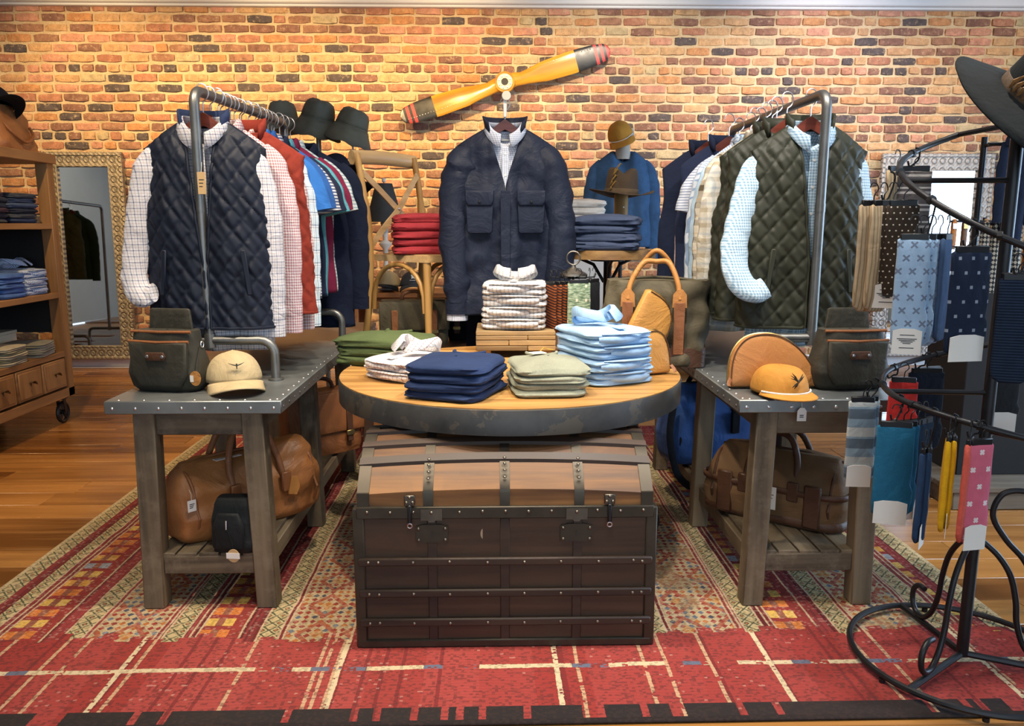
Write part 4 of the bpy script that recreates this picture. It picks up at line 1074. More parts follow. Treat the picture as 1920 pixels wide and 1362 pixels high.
sg = stack('folded sage green t-shirt', 'right of the navy ones', 4, (0.175, 2.665, TT), R(4), 0.25, 0.33, 0.022, sage_t, GT, 0.026, 'tee', 'folded_tee', 't-shirt', 1, seed=4, rag=0.009)
stack('folded sky blue shirt', 'beside the tan pouches', 4, (0.388, 2.845, TT), R(26), 0.26, 0.30, 0.047, blue_ox, GT, 0.014, 'shirt', seed=5, rag=0.010)
stack('folded white shirt with red window check', 'on the round table', 2, (-0.315, 2.905, TT), R(-38), 0.27, 0.28, 0.036, red_win, GT, 0.012, 'shirt', seed=6)
stack('folded olive green sweater', 'at the left table edge', 3, (-0.445, 3.215, TT), R(-22), 0.36, 0.28, 0.036, green_k, GT, 0.016, 'tee', 'folded_sweater', 'sweater', 1, seed=7, rag=0.012)
tg = thing('price_tag', 'small cream price tag lying on the sage green t-shirts', 'tag', (0.145, 2.70, TT + 0.118), R(25))
MB().box(-0.026, 0.026, -0.02, 0.02, 0, 0.0012, 0.0004).build('card', M_card, tg)
MB().tube([(0.02, 0.018, 0.001), (0.04, 0.03, 0.012), (0.06, 0.035, 0.004), (0.075, 0.02, 0.002)], 0.0016, 5).build('cord', plain('yellow_cord', (0.65, 0.36, 0.04), 0.7), tg)

# reclaimed wood riser with grey plaid shirts
def riser():
    T = thing('wooden_riser', 'low reclaimed wood riser box under the grey plaid shirts', 'riser', (0.085, 3.45, TT))
    mw = wood('weathered_crate', (0.36, 0.24, 0.11), (0.16, 0.10, 0.045), 'x', 0.9, 0.6, worn=(0.22, 0.16, 0.09))
    for k in range(4): MB().box(-0.168, 0.168, -0.15 + 0.076 * k, -0.15 + 0.076 * k + 0.074, 0.094, 0.112, 0.003).build('top_board', mw, T)
    for (z0, z1) in ((0.030, 0.050), (0.052, 0.074), (0.076, 0.093)):
        for x0, x1 in (((-0.168, -0.03), (-0.028, 0.168)) if z0 == 0.052 else ((-0.168, 0.05), (0.052, 0.168))): MB().box(x0, x1, -0.155, -0.137, z0, z1, 0.002).build('front_board', mw, T)
    for x in (-0.168, 0.150): MB().box(x, x + 0.018, -0.137, 0.155, 0.03, 0.093, 0.002).build('side_board', mw, T)
    for x in (-0.13, 0.13):
        for y_ in (-0.11, 0.11): MB().box(x - 0.025, x + 0.025, y_ - 0.025, y_ + 0.025, 0.0, 0.030, 0.003).build('foot', mw, T)
riser()
stack('folded grey plaid shirt', 'on the wooden riser', 4, (0.088, 3.44, TT + 0.1125), R(-4), 0.275, 0.25, 0.050, grey_pl, 'grey plaid shirts on the riser', 0.008, 'shirt', seed=8)

# ------------------------------------------------------------------ low stand, cross-back chair, red trousers
def low_table():
    T = thing('low_table', 'dark low wooden table carrying the cross-back chair behind the round table', 'table', (-0.345, 4.15, 0))
    mw = wood('dark_walnut', (0.085, 0.045, 0.025), (0.04, 0.02, 0.012), 'x', 0.8, 0.45)
    MB().box(-0.32, 0.33, -0.36, 0.40, 0.645, 0.675, 0.004).build('table_top', mw, T)
    for x in (-0.29, 0.30):
        for y_ in (-0.32, 0.36): MB().box(x - 0.025, x + 0.025, y_ - 0.025, y_ + 0.025, 0.001 + ZR, 0.645, 0.003).build('leg', mw, T)
    for y_ in (-0.32, 0.36): MB().box(-0.27, 0.28, y_ - 0.012, y_ + 0.012, 0.58, 0.645, 0.002).build('apron', mw, T)
low_table()
def chair():
    T = thing('cross_back_chair', 'honey wood cross-back chair holding the red trousers', 'chair', (-0.365, 4.115, 0.676), R(50))
    w, d, sz = 0.39, 0.42, 0.455
    poly = [(-0.20, -0.19), (-0.19, -0.215), (-0.15, -0.225), (0.15, -0.225), (0.19, -0.215), (0.20, -0.19), (0.175, 0.19), (0.15, 0.205), (-0.15, 0.205), (-0.175, 0.19)]
    MB().prism(poly, sz - 0.016, sz + 0.016, 'xy').build('seat', M_chairx, T)
    MB().prism([(a * 0.82, b * 0.82) for a, b in poly], sz + 0.016, sz + 0.020, 'xy').build('seat_panel', plain('woven_cane', (0.50, 0.34, 0.16), 0.7, var=0.1, scale=80), T)
    for s_ in (-1, 1):
        MB().tube([(s_ * 0.18, -0.20, 0), (s_ * 0.178, -0.195, sz * 0.6), (s_ * 0.175, -0.19, sz - 0.01)], [0.016, 0.019, 0.021], 12).build('front_leg', M_chair, T)
        MB().tube(catmull([(s_ * 0.185, 0.27, 0), (s_ * 0.185, 0.23, 0.2), (s_ * 0.19, 0.205, 0.45), (s_ * 0.195, 0.21, 0.64), (s_ * 0.20, 0.235, 0.82), (s_ * 0.20, 0.27, 0.975)], 5), [0.018] * 8 + [0.021] * 10 + [0.017] * 8, 12).build('back_post', M_chair, T)
        c = [(s_ * 0.186, 0.215, 0.475), (s_ * 0.17, 0.20, 0.53), (s_ * 0.09, 0.188, 0.62), (0, 0.19, 0.70), (-s_ * 0.10, 0.215, 0.80), (-s_ * 0.19, 0.24, 0.885)]
        g0 = catmull(c, 5); gg = []
        for dn, off in ((-0.015, -0.004), (0.015, -0.004), (0.015, 0.004), (-0.015, 0.004), (-0.015, -0.004)): gg.append([(p[0] + dn * 0.7, p[1] + off + 0.006 * s_, p[2] + dn * 0.75 * s_) for p in g0])
        MB().grid(np.array(gg)).build('cross_slat', M_chairx, T, angle=30)
    MB().lathe([(0.008, 0), (0.006, 0.004), (0.0001, 0.006)], 10, (0, 0.180, 0.70), axis='y').build('cross_rivet', M_steel, T)
    top = [(-0.225, 0.272, 0.955), (-0.12, 0.292, 0.962), (0, 0.30, 0.965), (0.12, 0.292, 0.962), (0.225, 0.272, 0.955)]
    MB().tube(catmull(top, 6), 0.036, 12, flat=1.0, up=(0, 0, 1)).xf(Matrix.Translation((0, 0.13, 0)) @ Matrix.Diagonal((1, 0.55, 1, 1))).build('top_rail', M_chairx, T)
    def brace(p, q, name='bent_brace'):
        pts = []
        for k in range(13):
            a = PI * k / 12; t_ = (1 - math.cos(a)) / 2
            pts.append((p[0] + (q[0] - p[0]) * t_, p[1] + (q[1] - p[1]) * t_, 0.19 + 0.235 * math.sin(a) ** 0.75))
        MB().tube(pts, 0.0125, 10).build(name, M_chair, T)
    brace((-0.165, -0.195), (0.165, -0.195)); brace((-0.18, -0.175), (-0.18, 0.195)); brace((0.18, -0.175), (0.18, 0.195))
chair()
stack('folded brick red trousers', 'on the chair seat', 5, (-0.355, 4.07, 0.676 + 0.4755), R(10), 0.33, 0.27, 0.038, red_tw, 'red trousers on the chair', 0.016, None, 'folded_trousers', 'trousers', 1, seed=9, rag=0.012, jit=0.008)

# ------------------------------------------------------------------ iron pedestal table with navy trousers and hat block
def bar_table():
    T = thing('pedestal_table', 'tall iron pedestal table with a small round wooden top', 'table', (0.585, 4.13, 0))
    M_top = wood('reclaimed_round_top', (0.46, 0.27, 0.10), (0.25, 0.13, 0.05), 'x', 0.8, 0.5, worn=(0.30, 0.19, 0.09))
    for i in range(5):
        y0, y1 = -0.245 + 0.098 * i + 0.001, -0.245 + 0.098 * (i + 1) - 0.001; n = 9; ys_ = [y0 + (y1 - y0) * k / n for k in range(n + 1)]
        hx = [math.sqrt(max(0.0, 0.245 ** 2 - q * q)) for q in ys_]
        MB().prism([(a, b) for a, b in zip(hx, ys_)] + [(-a, b) for a, b in zip(hx[::-1], ys_[::-1])], 1.125, 1.17, 'xy').build('top_board', M_top, T)
    MB().lathe([(0.09, 1.11), (0.09, 1.125)], 20).build('top_plate', M_iron, T)
    MB().tube([(0, 0, 0.04), (0, 0, 1.115)], 0.021, 14).build('post', M_iron, T)
    MB().lathe([(0.035, 0.74), (0.035, 0.79)], 14).build('clamp_collar', M_iron, T)
    MB().lathe([(0.22, ZR), (0.22, 0.03), (0.06, 0.05), (0.03, 0.09)], 28).build('base', M_iron, T)
    for k in range(3):
        a = 2.1 * k + 0.5; MB().tube([(0.02 * math.cos(a), 0.02 * math.sin(a), 1.0), (0.08 * math.cos(a), 0.08 * math.sin(a), 1.09), (0.16 * math.cos(a), 0.16 * math.sin(a), 1.12)], 0.009, 8).build('bracket', M_iron, T)
bar_table()
stack('folded slate navy trousers', 'on the small pedestal table', 4, (0.555, 4.03, 1.1705), R(-14), 0.35, 0.26, 0.040, slate_tw, 'navy trousers on the pedestal table', 0.022, None, 'folded_trousers', 'trousers', 1, seed=10, rag=0.012, jit=0.008)
def fedora(name, label, loc, rot, mat, band, s=1.0, w=0.30, brim=0.062, droop=0.0, hc=0.12, up=0.012, feathers=None, sy=1.12, cat='hat'):
    T = thing(name, label, cat, loc, rot=rot)
    n = 48; rows = []
    prof = [(0.088, 0.0), (0.087, 0.03), (0.083, 0.07), (0.076, hc - 0.012), (0.066, hc), (0.045, hc + 0.002), (0.02, hc - 0.006), (0.001, hc - 0.008)]
    for (r, z) in prof:
        row_ = []
        for i in range(n):
            a = 2 * PI * i / n; x, y_ = r * math.cos(a), r * math.sin(a) * sy
            if z > hc * 0.55:
                k = (z - hc * 0.55) / (hc * 0.45)
                x *= 1 - 0.22 * k * max(0, -math.sin(a)) ** 2
                z2 = z - 0.022 * math.exp(-(x / 0.022) ** 2) * (k > .5) + 0.012 * k * math.cos(2 * a) * 0.5
            else: z2 = z
            row_.append((x * s, y_ * s, z2 * s))
        rows.append(row_)
    MB().grid(np.array(rows), closed=True).build('crown', mat, T, angle=80)
    br = []
    for f in (0.0, 0.25, 0.5, 0.75, 1.0):
        row_ = []
        for i in range(n):
            a = 2 * PI * i / n; r = 0.086 + brim * f
            z = up * f * f * (abs(math.cos(a)) ** 1.5) * 2.0 - 0.012 * f * abs(math.sin(a)) - droop * f ** 1.4 + 0.004 * f * math.sin(3 * a + 1)
            row_.append((r * math.cos(a) * s, r * math.sin(a) * sy * s, z * s))
        br.append(row_)
    MB().grid(np.array(br), closed=True).build('brim', mat, T, angle=80, solid=0.004)
    MB().grid(np.array([[(r * math.cos(2 * PI * i / n) * s, r * math.sin(2 * PI * i / n) * sy * s, z * s) for i in range(n)] for r, z in ((0.0895, 0.002), (0.0898, 0.004), (0.0885, 0.026), (0.087, 0.028))]), closed=True).build('hat_band', band, T, angle=80)
    return T
mbrown = fabric('brown_felt', (0.072, 0.050, 0.033), weave=500, var=0.12)
f = fedora('fedora', 'brown felt fedora with tan feathers on a wooden hat block', (0.664, 4.235, 1.452), (0, R(3), R(0)), mbrown, fabric('brown_grosgrain', (0.11, 0.075, 0.045)), 1.0, brim=0.085, hc=0.13)
mfe = plain('amber_feather', (0.48, 0.27, 0.06), 0.6, var=0.25, scale=40)
for k in range(8):
    z = 0.015 + 0.015 * k; x0 = -0.074 + 0.005 * math.sin(k * 2.0) + 0.003 * k; a = R(30 + 60 * (k % 2))
    p = [(x0, -0.06), (x0 + 0.012 * math.cos(a), -0.068), (x0 + 0.026 * math.cos(a), -0.07)]
    MB().tube([(x0, -0.062, z), (x0 + 0.008, -0.078, z + 0.014), (x0 + 0.020 * (1 if k % 2 else 0.3), -0.082, z + 0.020 + 0.012 * (k % 2)), (x0 + 0.030 * (1 if k % 2 else 0.2), -0.080, z + 0.008 + 0.02 * (k % 2))], [0.002, 0.0055, 0.005, 0.001], 6, flat=0.4).build('feather', mfe, f)
hb = thing('hat_block', 'round wooden post holding the brown fedora above the navy trousers', 'hat stand', (0.664, 4.235, 1.171))
MB().lathe([(0.05, 0), (0.05, 0.012), (0.037, 0.016), (0.037, 0.28), (0.034, 0.284)], 20).build('post', wood('block_wood', (0.40, 0.22, 0.07), (0.24, 0.12, 0.04), 'z', 0.8, 0.45), hb)
MB().lathe([(0.005, 0), (0.004, 0.003), (0.0001, 0.004)], 8, (0.01, -0.037, 0.215), axis='y').build('screw', M_steel, hb)

# ------------------------------------------------------------------ sock carousel on the round table
orange_sock = stripes('orange_black_stripe_sock', (((0.30, 0.075, 0.02), 1), ((0.03, 0.02, 0.02), 1)), 0.012, 'z', tilt=0.25)
def camo_mat():
    m, t, b = new_mat('green_duck_sock'); v, x, y, z = coords(t)
    n = nz(t, vec(t, x * 40.0, y * 10.0, z * 160.0), 1.0, 3)
    c = ramp(t, n, [(0.30, (0.05, 0.08, 0.05)), (0.48, (0.16, 0.24, 0.15)), (0.62, (0.36, 0.44, 0.32)), (0.75, (0.10, 0.14, 0.09))])
    d = wn(t, vec(t, (x / 0.02).fl(), (z / 0.03).fl(), 2.0)).gt(0.72) * (((x / 0.02).fr() - 0.5).ab().lt(0.22)) * (((z / 0.03).fr() - 0.5).ab().lt(0.2))
    c = mixc(t, d, c, (0.62, 0.55, 0.44)); setb(t, b, c, 0.9, sheen=0.1); return m
def sock_mesh(w, L, th=0.014, toe=True):
    """folded pair of socks: long flat outline, heel bump, rounded toe"""
    o = [(-w / 2, 0), (w / 2, 0)]
    o = [(-w * .5, -0.004), (-w * .42, 0.0), (w * .42, 0.0), (w * .5, -0.004), (w * .52, -L * .4), (w * .50, -L * .62), (w * .58, -L * .70), (w * .56, -L * .80), (w * .47, -L * .95), (w * .25, -L), (-w * .25, -L), (-w * .47, -L * .95), (-w * .5, -L * .8), (-w * .5, -L * .4)]
    P = []
    for i in range(len(o)):
        a, b = o[i], o[(i + 1) % len(o)]
        for k in range(3): P.append((a[0] + (b[0] - a[0]) * k / 3, a[1] + (b[1] - a[1]) * k / 3))
    m = MB().pillow(P, -th / 2, th / 2, 'xz', rim=min(0.008, w * .2), puff=0.004)
    m.v = [(x + 0.003 * sn(x * 20, z * 12, 1), y_ + 0.004 * sn(x * 15, z * 14, 5), z) for x, y_, z in m.v]
    return m
SOCKC = {}
def sock(label, mat, loc, rotz=0.0, w=0.085, L=0.24, card=None, group=None, hook=0.0, th=0.014, pitch=0.0, cardh=0.05):
    T = thing('sock_pair', label, 'socks', loc, group=group, rot=(pitch, 0, rotz))
    sock_mesh(w, L, th).build('sock_body', mat, T, angle=70)
    MB().box(-w * .42, w * .42, -th * .42, th * .42, -0.006, 0.012, 0.002).build('header_clip', M_blackpl, T)
    MB().tube(catmull([(0, 0, 0.010), (0.002, 0, 0.028), (0.012, 0, 0.040), (0.006, 0, 0.056), (-0.008, 0, 0.058), (-0.014, 0, 0.046)], 4), 0.0017, 5).build('hook', M_blackpl, T)
    if card:
        c = MB().prism([(-w * .44, -L - 0.012), (w * .44, -L - 0.012), (w * .44, -L + cardh), (w * .2, -L + cardh + 0.006), (-w * .2, -L + cardh + 0.006), (-w * .44, -L + cardh)], -th / 2 - 0.0065, -th / 2 - 0.005).build('card_band', M_card, T)
        if card == 'emblem':
            for k in range(4): MB().box(-w * (.30 - .06 * k), w * (.30 - .06 * k), -th / 2 - 0.0072, -th / 2 - 0.0064, -L + 0.028 - 0.004 * k, -L + 0.030 - 0.004 * k).build('winged_emblem', M_ink, c)
            for zz in (-L + cardh - 0.012, -L + 0.004): MB().box(-w * .22, w * .22, -th / 2 - 0.0072, -th / 2 - 0.0064, zz, zz + 0.002).build('print_line', M_ink, c)
    return T
def carousel():
    C = thing('sock_carousel', 'iron sock carousel with a ring finial on the round table', 'sock stand', (0.34, 3.46, TT))
    MB().lathe([(0.06, 0), (0.06, 0.006), (0.012, 0.012), (0.008, 0.02)], 20).build('base', M_iron, C)
    MB().tube([(0, 0, 0.01), (0, 0, 0.36)], 0.006, 8).build('post', M_iron, C)
    g = metal('pewter', (0.24, 0.22, 0.19), 0.4, 0.2)
    MB().lathe([(0.062, 0.335), (0.060, 0.345), (0.03, 0.36), (0.012, 0.372), (0.010, 0.384)], 20).build('cap_cone', g, C)
    MB().tube(arc(0, 0.412, 0.029, 0, 360, 24, 'xz', 0)[:-1], 0.0038, 8, closed=True).build('finial_ring', g, C)
    for k in range(6):
        a = PI / 3 * k; MB().tube([(0.01 * math.cos(a), 0.01 * math.sin(a), 0.325), (0.095 * math.cos(a), 0.095 * math.sin(a), 0.33), (0.10 * math.cos(a), 0.10 * math.sin(a), 0.345)], 0.003, 6).build('arm', M_iron, C)
carousel()
G = 'socks on the carousel'
cm = camo_mat()
for k in range(4):
    sock('orange and black striped socks, %s pair on the carousel' % ['leftmost', 'second', 'third', 'rightmost striped'][k], orange_sock, (0.236 + 0.021 * k, 3.40 + 0.008 * k, 1.045), R(-55 + 8 * k), 0.075, 0.215, None, G)
sock('green duck-patterned socks facing forward on the carousel', cm, (0.355, 3.355, 1.055), R(3), 0.098, 0.22, None, G)
sock('black socks at the right side of the carousel', M_black, (0.425, 3.41, 1.055), R(50), 0.085, 0.23, None, G)
sock('second black socks at the far side of the carousel', M_black, (0.415, 3.49, 1.05), R(70), 0.085, 0.23, None, G)

# ------------------------------------------------------------------ bags and pouches
def bag_mb(w, d, h, prof, ex=0.35, rag=0.008, seed=1, n=56, nvv=28):
    """prof: (z fraction, x scale, y scale)"""
    t_ = np.linspace(0, 2 * PI, n, endpoint=False); bx_, by_ = spow(np.cos(t_), ex), spow(np.sin(t_), ex)
    zs = [p[0] for p in prof]; G = []
    V0 = np.linspace(0, 1, nvv)
    def ringat(v, f=1.0):
        sx, sy = np.interp(v, zs, [p[1] for p in prof]) * f, np.interp(v, zs, [p[2] for p in prof]) * f
        out = []
        for i in range(n):
            x, y_, z = bx_[i] * w / 2 * sx, by_[i] * d / 2 * sy, v * h
            g = rag * (sn(x * 7 + seed, y_ * 7, z * 7 + seed) * 1.4 + sn(x * 18, y_ * 18 + seed, z * 18) * 0.7)
            out.append((x + g * bx_[i] * .8, y_ + g * by_[i], z + g * 0.3 * (v > .05)))
        return out
    G = [ringat(0, 0.02), ringat(0, 0.5)] + [ringat(v) for v in V0] + [ringat(1, 0.6), ringat(1, 0.02)]
    return MB().grid(np.array(G), closed=True)
olive_cv = fabric('olive_waxed_canvas', (0.088, 0.074, 0.046), weave=600, var=0.16, rough=0.6)
tan_lt = leather('tan_leather', (0.46, 0.20, 0.052)); brown_lt = leather('brown_leather', (0.25, 0.095, 0.035)); dk_lt = leather('dark_brown_leather', (0.085, 0.038, 0.02))
mus_lt = leather('mustard_leather', (0.52, 0.245, 0.055), var=0.18)
def strap_path(pts, w, th, mat, name, T, up=(0, 1, 0)):
    return MB().tube(catmull(pts, 6), w / 2, 10, flat=th / w, up=up).build(name, mat, T)
def tote():
    T = thing('canvas_tote', 'large olive canvas tote with tan leather handles and straps', 'bag', (0.645, 3.17, TT + 0.002), R(-12))
    w, d, h = 0.40, 0.21, 0.335
    bag_mb(w, d, h, [(0, 1.0, 1.0), (0.5, 1.02, 0.95), (0.85, 1.0, 0.75), (1, 0.97, 0.55)], 0.28, 0.022, 3).build('body', olive_cv, T, angle=70)
    bag_mb(w * 1.012, d * 1.02, 0.075, [(0, 1.0, 1.0), (1, 1.004, 0.995)], 0.28, 0.002, 3, nvv=8).build('leather_base', dk_lt, T, angle=70)
    for s_ in (-1, 1):
        for x in (-0.105, 0.095):
            MB().box(x - 0.021, x + 0.021, s_ * 0.108 - 0.004, s_ * 0.108 + 0.004, 0.05, 0.255, 0.002).build('strap', brown_lt, T)
            MB().prism([(x - 0.028, 0.235), (x + 0.028, 0.235), (x + 0.026, 0.285), (x + 0.01, 0.305), (x - 0.01, 0.305), (x - 0.026, 0.285)], s_ * 0.099 - 0.006, s_ * 0.099 + 0.006).build('handle_patch', tan_lt, T)
        y_ = s_ * 0.085
        MB().tube(catmull([(-0.105, y_ * 1.15, 0.265), (-0.095, y_, 0.33), (-0.05, y_ * .7, 0.405), (0.0, y_ * .5, 0.43 + 0.02 * s_), (0.05, y_ * .7, 0.405), (0.085, y_, 0.33), (0.095, y_ * 1.15, 0.265)], 6), 0.0105, 10).build('handle', tan_lt, T)
    MB().tube(catmull([(-0.17, 0, 0.33), (-0.05, -0.01, 0.345), (0.08, 0.01, 0.342), (0.18, 0, 0.33)], 6), 0.006, 8).build('zip_edge', olive_cv, T)
tote()
def halfmoon(name, label, loc, rot, w, h, mat, flipx=1, th=0.045, pull=True):
    T = thing(name, label, 'pouch', loc, rot=rot)
    P = [(-0.5, 0.0), (-0.52, 0.08), (-0.50, 0.45), (-0.44, 0.72), (-0.32, 0.92), (-0.14, 1.0), (0.06, 0.97), (0.24, 0.82), (0.38, 0.60), (0.47, 0.36), (0.51, 0.14), (0.50, 0.0)]
    pts = catmull([(a * w * flipx, 0, b * h) for a, b in P[1:-1]], 4); poly = [(P[0][0] * w * flipx, 0.0)] + [(p[0], p[2]) for p in pts] + [(P[-1][0] * w * flipx, 0.0)]
    if flipx < 0: poly = poly[::-1]
    MB().pillow(poly, -th / 2, th / 2, 'xz', rim=0.012, puff=0.006).build('shell', mat, T, angle=70)
    MB().tube([(p[0] * 1.005, 0, p[2] * 1.003) for p in pts], 0.0042, 6).build('zip', M_brass, T)
    for s_ in (-1, 1): MB().tube([(p[0] * .965, s_ * th * .50, p[2] * .965 + 0.002) for p in pts], 0.0022, 5).build('piping', dk_lt, T)
    if pull: strap_path([(P[1][0] * w * flipx * 0.98, -th / 2, 0.03), (P[1][0] * w * flipx * 1.04, -th / 2 - 0.012, 0.015), (P[1][0] * w * flipx * 1.05, -th / 2 - 0.02, -0.0 + 0.004)], 0.014, 0.003, brown_lt, 'zip_pull', T)
    return T
halfmoon('leather_pouch', 'tan leather half-moon pouch leaning upright against the canvas tote', (0.505, 3.005, 0.902), (0, R(116), R(8)), 0.335, 0.155, mus_lt, pull=False)
halfmoon('leather_pouch', 'lower tan leather half-moon pouch beside the sky blue shirts', (0.575, 2.905, TT + 0.002), (R(-6), 0, R(24)), 0.17, 0.165, mus_lt, -1)
halfmoon('leather_pouch', 'large tan leather half-moon pouch on the right work table', (0.955, 2.66, TT + 0.002), (R(-10), 0, R(0)), 0.295, 0.185, leather('cognac_leather', (0.42, 0.175, 0.05), var=0.16), 1, 0.05)
def shell_pouch(label, loc, rotz, tagged=True):
    T = thing('shell_pouch', label, 'bag', loc, rotz)
    cv = fabric('dark_olive_canvas', (0.046, 0.042, 0.031), weave=700, var=0.16, rough=0.5)
    bag_mb(0.255, 0.12, 0.205, [(0, 0.86, 0.78), (0.08, 0.98, 0.95), (0.3, 1.02, 1.05), (0.7, 0.93, 0.85), (1, 0.86, 0.70)], 0.5, 0.006, 8).build('body', cv, T, angle=70)
    MB().pillow([(-0.082, 0.185), (0.082, 0.185), (0.074, 0.27), (0.066, 0.275), (-0.066, 0.275), (-0.074, 0.27)], 0.018, 0.030, rim=0.004, puff=0.002).build('flap', cv, T)
    MB().pillow([(-0.105, 0.17), (-0.10, 0.06), (-0.075, 0.02), (0.075, 0.02), (0.10, 0.06), (0.105, 0.17)], -0.072, -0.050, rim=0.012, puff=0.006).build('front_pocket', cv, T, angle=70)
    MB().tube([(-0.108, -0.058, 0.172), (0, -0.068, 0.170), (0.108, -0.058, 0.172)], 0.005, 8).build('pocket_trim', brown_lt, T)
    MB().tube([(-0.108, -0.040, 0.203), (0, -0.048, 0.202), (0.108, -0.040, 0.203)], 0.005, 8).build('mouth_trim', brown_lt, T)
    b = MB().pillow([(-0.038, 0.125), (-0.032, 0.111), (0.032, 0.111), (0.038, 0.125), (0.032, 0.139), (-0.032, 0.139)], -0.085, -0.079, rim=0.003, puff=0.001).build('leather_badge', dk_lt, T)
    for x in (-0.027, 0.027): MB().lathe([(0.006, 0), (0.005, 0.003), (0.0001, 0.004)], 10, (x, -0.086, 0.125), axis='y').build('rivet', M_steel, b)
    MB().tube(arc(0.118, 0.165, 0.010, 0, 360, 14, 'yz', 0.118)[:-1] if False else [(0.118, 0.01 + 0.009 * math.cos(a), 0.155 + 0.011 * math.sin(a)) for a in np.linspace(0, 2 * PI, 14, endpoint=False)], 0.002, 6, closed=True).build('side_ring', M_steel, T)
    if tagged:
        MB().tube([(0.118, -0.01, 0.15), (0.125, -0.05, 0.10), (0.128, -0.062, 0.075)], 0.0012, 5).build('tag_string', M_black, T)
        k = MB().lathe([(0.020, 0), (0.020, 0.0015), (0.0001, 0.0016)], 18, (0.130, -0.066, 0.052), sy=1.25, axis='y').build('leather_tag', tan_lt, T)
        MB().box(0.112, 0.124, -0.0688, -0.0680, 0.040, 0.062).build('barcode_label', M_card, k)
    return T
shell_pouch('dark olive canvas shell pouch at the left end of the left work table', (-1.115, 2.685, TT), R(-10))
shell_pouch('dark olive canvas shell pouch on the right work table beside the tan pouch', (1.215, 2.66, TT), R(4), False)

def cap(name, label, loc, rot, mat, bill=None, emblem=None, s=1.0, cord=None, flat=False, billlen=0.075, hs=0.88):
    T = thing(name, label, 'cap', loc, rot=rot); bill = bill or mat; n = 40
    rows = []
    for v in np.linspace(0, 1, 12):
        a = v * PI / 2; row_ = []
        for i in range(n):
            t_ = 2 * PI * i / n; rr = 0.083 * math.cos(a) ** (0.55 if flat else 0.75) if v < 1 else 0.0005
            seam = 0.0012 * abs(math.sin(3 * t_)) * (1 - v)
            x, y_ = (rr + seam) * math.cos(t_), (rr + seam) * math.sin(t_) * 1.16
            fr = max(0, -math.sin(t_)); z = hs * (0.108 * math.sin(a) ** 1.05 + 0.008 * fr * math.sin(a))
            row_.append((x * s, y_ * s, z * s))
        rows.append(row_)
    MB().grid(np.array(rows), closed=True).build('crown', mat, T, angle=80, solid=0.002)
    br = []
    for f in np.linspace(0, 1, 7):
        row_ = []
        for i in range(25):
            q = -1 + 2 * i / 24; a = -PI / 2 + q * 1.18
            r0 = 0.084; ext = billlen * f * (1 - abs(q) ** 2.6) ** 0.6 if abs(q) < 1 else 0
            x = r0 * math.cos(a) * (1 + 0.06 * f); y_ = r0 * math.sin(a) * 1.16 - ext
            z = 0.004 - (0.004 if flat else 0.030) * (abs(q) ** 2) * (0.4 + 0.6 * f) - (0.006 if flat else 0.014) * f
            row_.append((x * s, y_ * s, z * s))
        br.append(row_)
    MB().grid(np.array(br)).build('bill', bill, T, angle=80, solid=0.004)
    MB().lathe([(0.007, 0), (0.006, 0.003), (0.0001, 0.005)], 12, (0, 0, 0.108 * hs * s)).build('top_button', mat, T)
    if cord: MB().tube([(0.087 * math.cos(a) * s, 0.087 * math.sin(a) * 1.16 * s - 0.002, 0.008 * s) for a in np.linspace(-PI / 2 - 1.15, -PI / 2 + 1.15, 18)], 0.003, 6).build('front_cord', cord, T)
    if emblem == 'wings':
        for sx in (-1, 1):
            MB().tube([(0, -0.0985 * s, 0.052 * s), (sx * 0.012, -0.098 * s, 0.055 * s), (sx * 0.026, -0.093 * s, 0.060 * s)], [0.0045, 0.0035, 0.0008], 6, flat=0.5).build('emblem_wing', M_ink, T)
        MB().tube([(0, -0.0990 * s, 0.058 * s), (0, -0.1005 * s, 0.042 * s)], [0.003, 0.0015], 6).build('emblem_body', M_ink, T)
    if emblem == 'bird':
        mb_ = fabric('bird_thread', (0.055, 0.045, 0.035))
        for k, (x, z, x2, z2) in enumerate(((0.004, 0.05, -0.016, 0.078), (0.004, 0.05, -0.02, 0.07), (0.004, 0.05, -0.018, 0.06), (0.006, 0.048, 0.022, 0.074), (0.006, 0.047, 0.026, 0.066), (0.004, 0.045, -0.012, 0.03), (0.004, 0.045, -0.004, 0.026))):
            MB().tube([(x, -0.102 * s, z), ((x + x2) / 2, -0.103 * s, (z + z2) / 2 + 0.002), (x2, -0.098 * s, z2)], [0.004, 0.0042, 0.001], 6, flat=0.5).build('bird_feather', mb_, T)
        MB().tube([(-0.002, -0.102 * s, 0.036), (0.006, -0.104 * s, 0.05), (0.012, -0.102 * s, 0.058)], [0.003, 0.006, 0.003], 8, flat=0.6).build('bird_body', mb_, T)
    if emblem == 'animal':
        mw_ = plain('white_thread', (0.75, 0.75, 0.75), 0.8)
        MB().pillow([(-0.012, 0.045), (0.0, 0.048), (0.014, 0.044), (0.014, 0.056), (0.004, 0.064), (-0.006, 0.074), (-0.014, 0.07), (-0.010, 0.06)], -0.1015 * s, -0.098 * s, rim=0.002, puff=0.001).build('embroidered_dog', mw_, T)
        MB().tube([(-0.022, -0.1005, 0.036), (0, -0.1035, 0.036), (0.022, -0.1005, 0.037)], 0.0018, 5).build('script_line', mw_, T)
    return T
cap('baseball_cap', 'beige baseball cap with a dark winged emblem on the left work table', (-0.905, 2.70, TT + 0.028), (R(-4), 0, R(24)), fabric('beige_twill', (0.50, 0.39, 0.22)), emblem='wings', s=1.12, hs=0.80, billlen=0.085)
cap('rope_cap', 'mustard cap with a bird emblem and white cord on the right work table', (0.945, 2.56, TT + 0.012), (R(0), 0, R(8)), fabric('mustard_nylon', (0.52, 0.23, 0.04), rough=0.6), emblem='bird', cord=M_card, flat=True, s=1.08, billlen=0.062, hs=0.72)
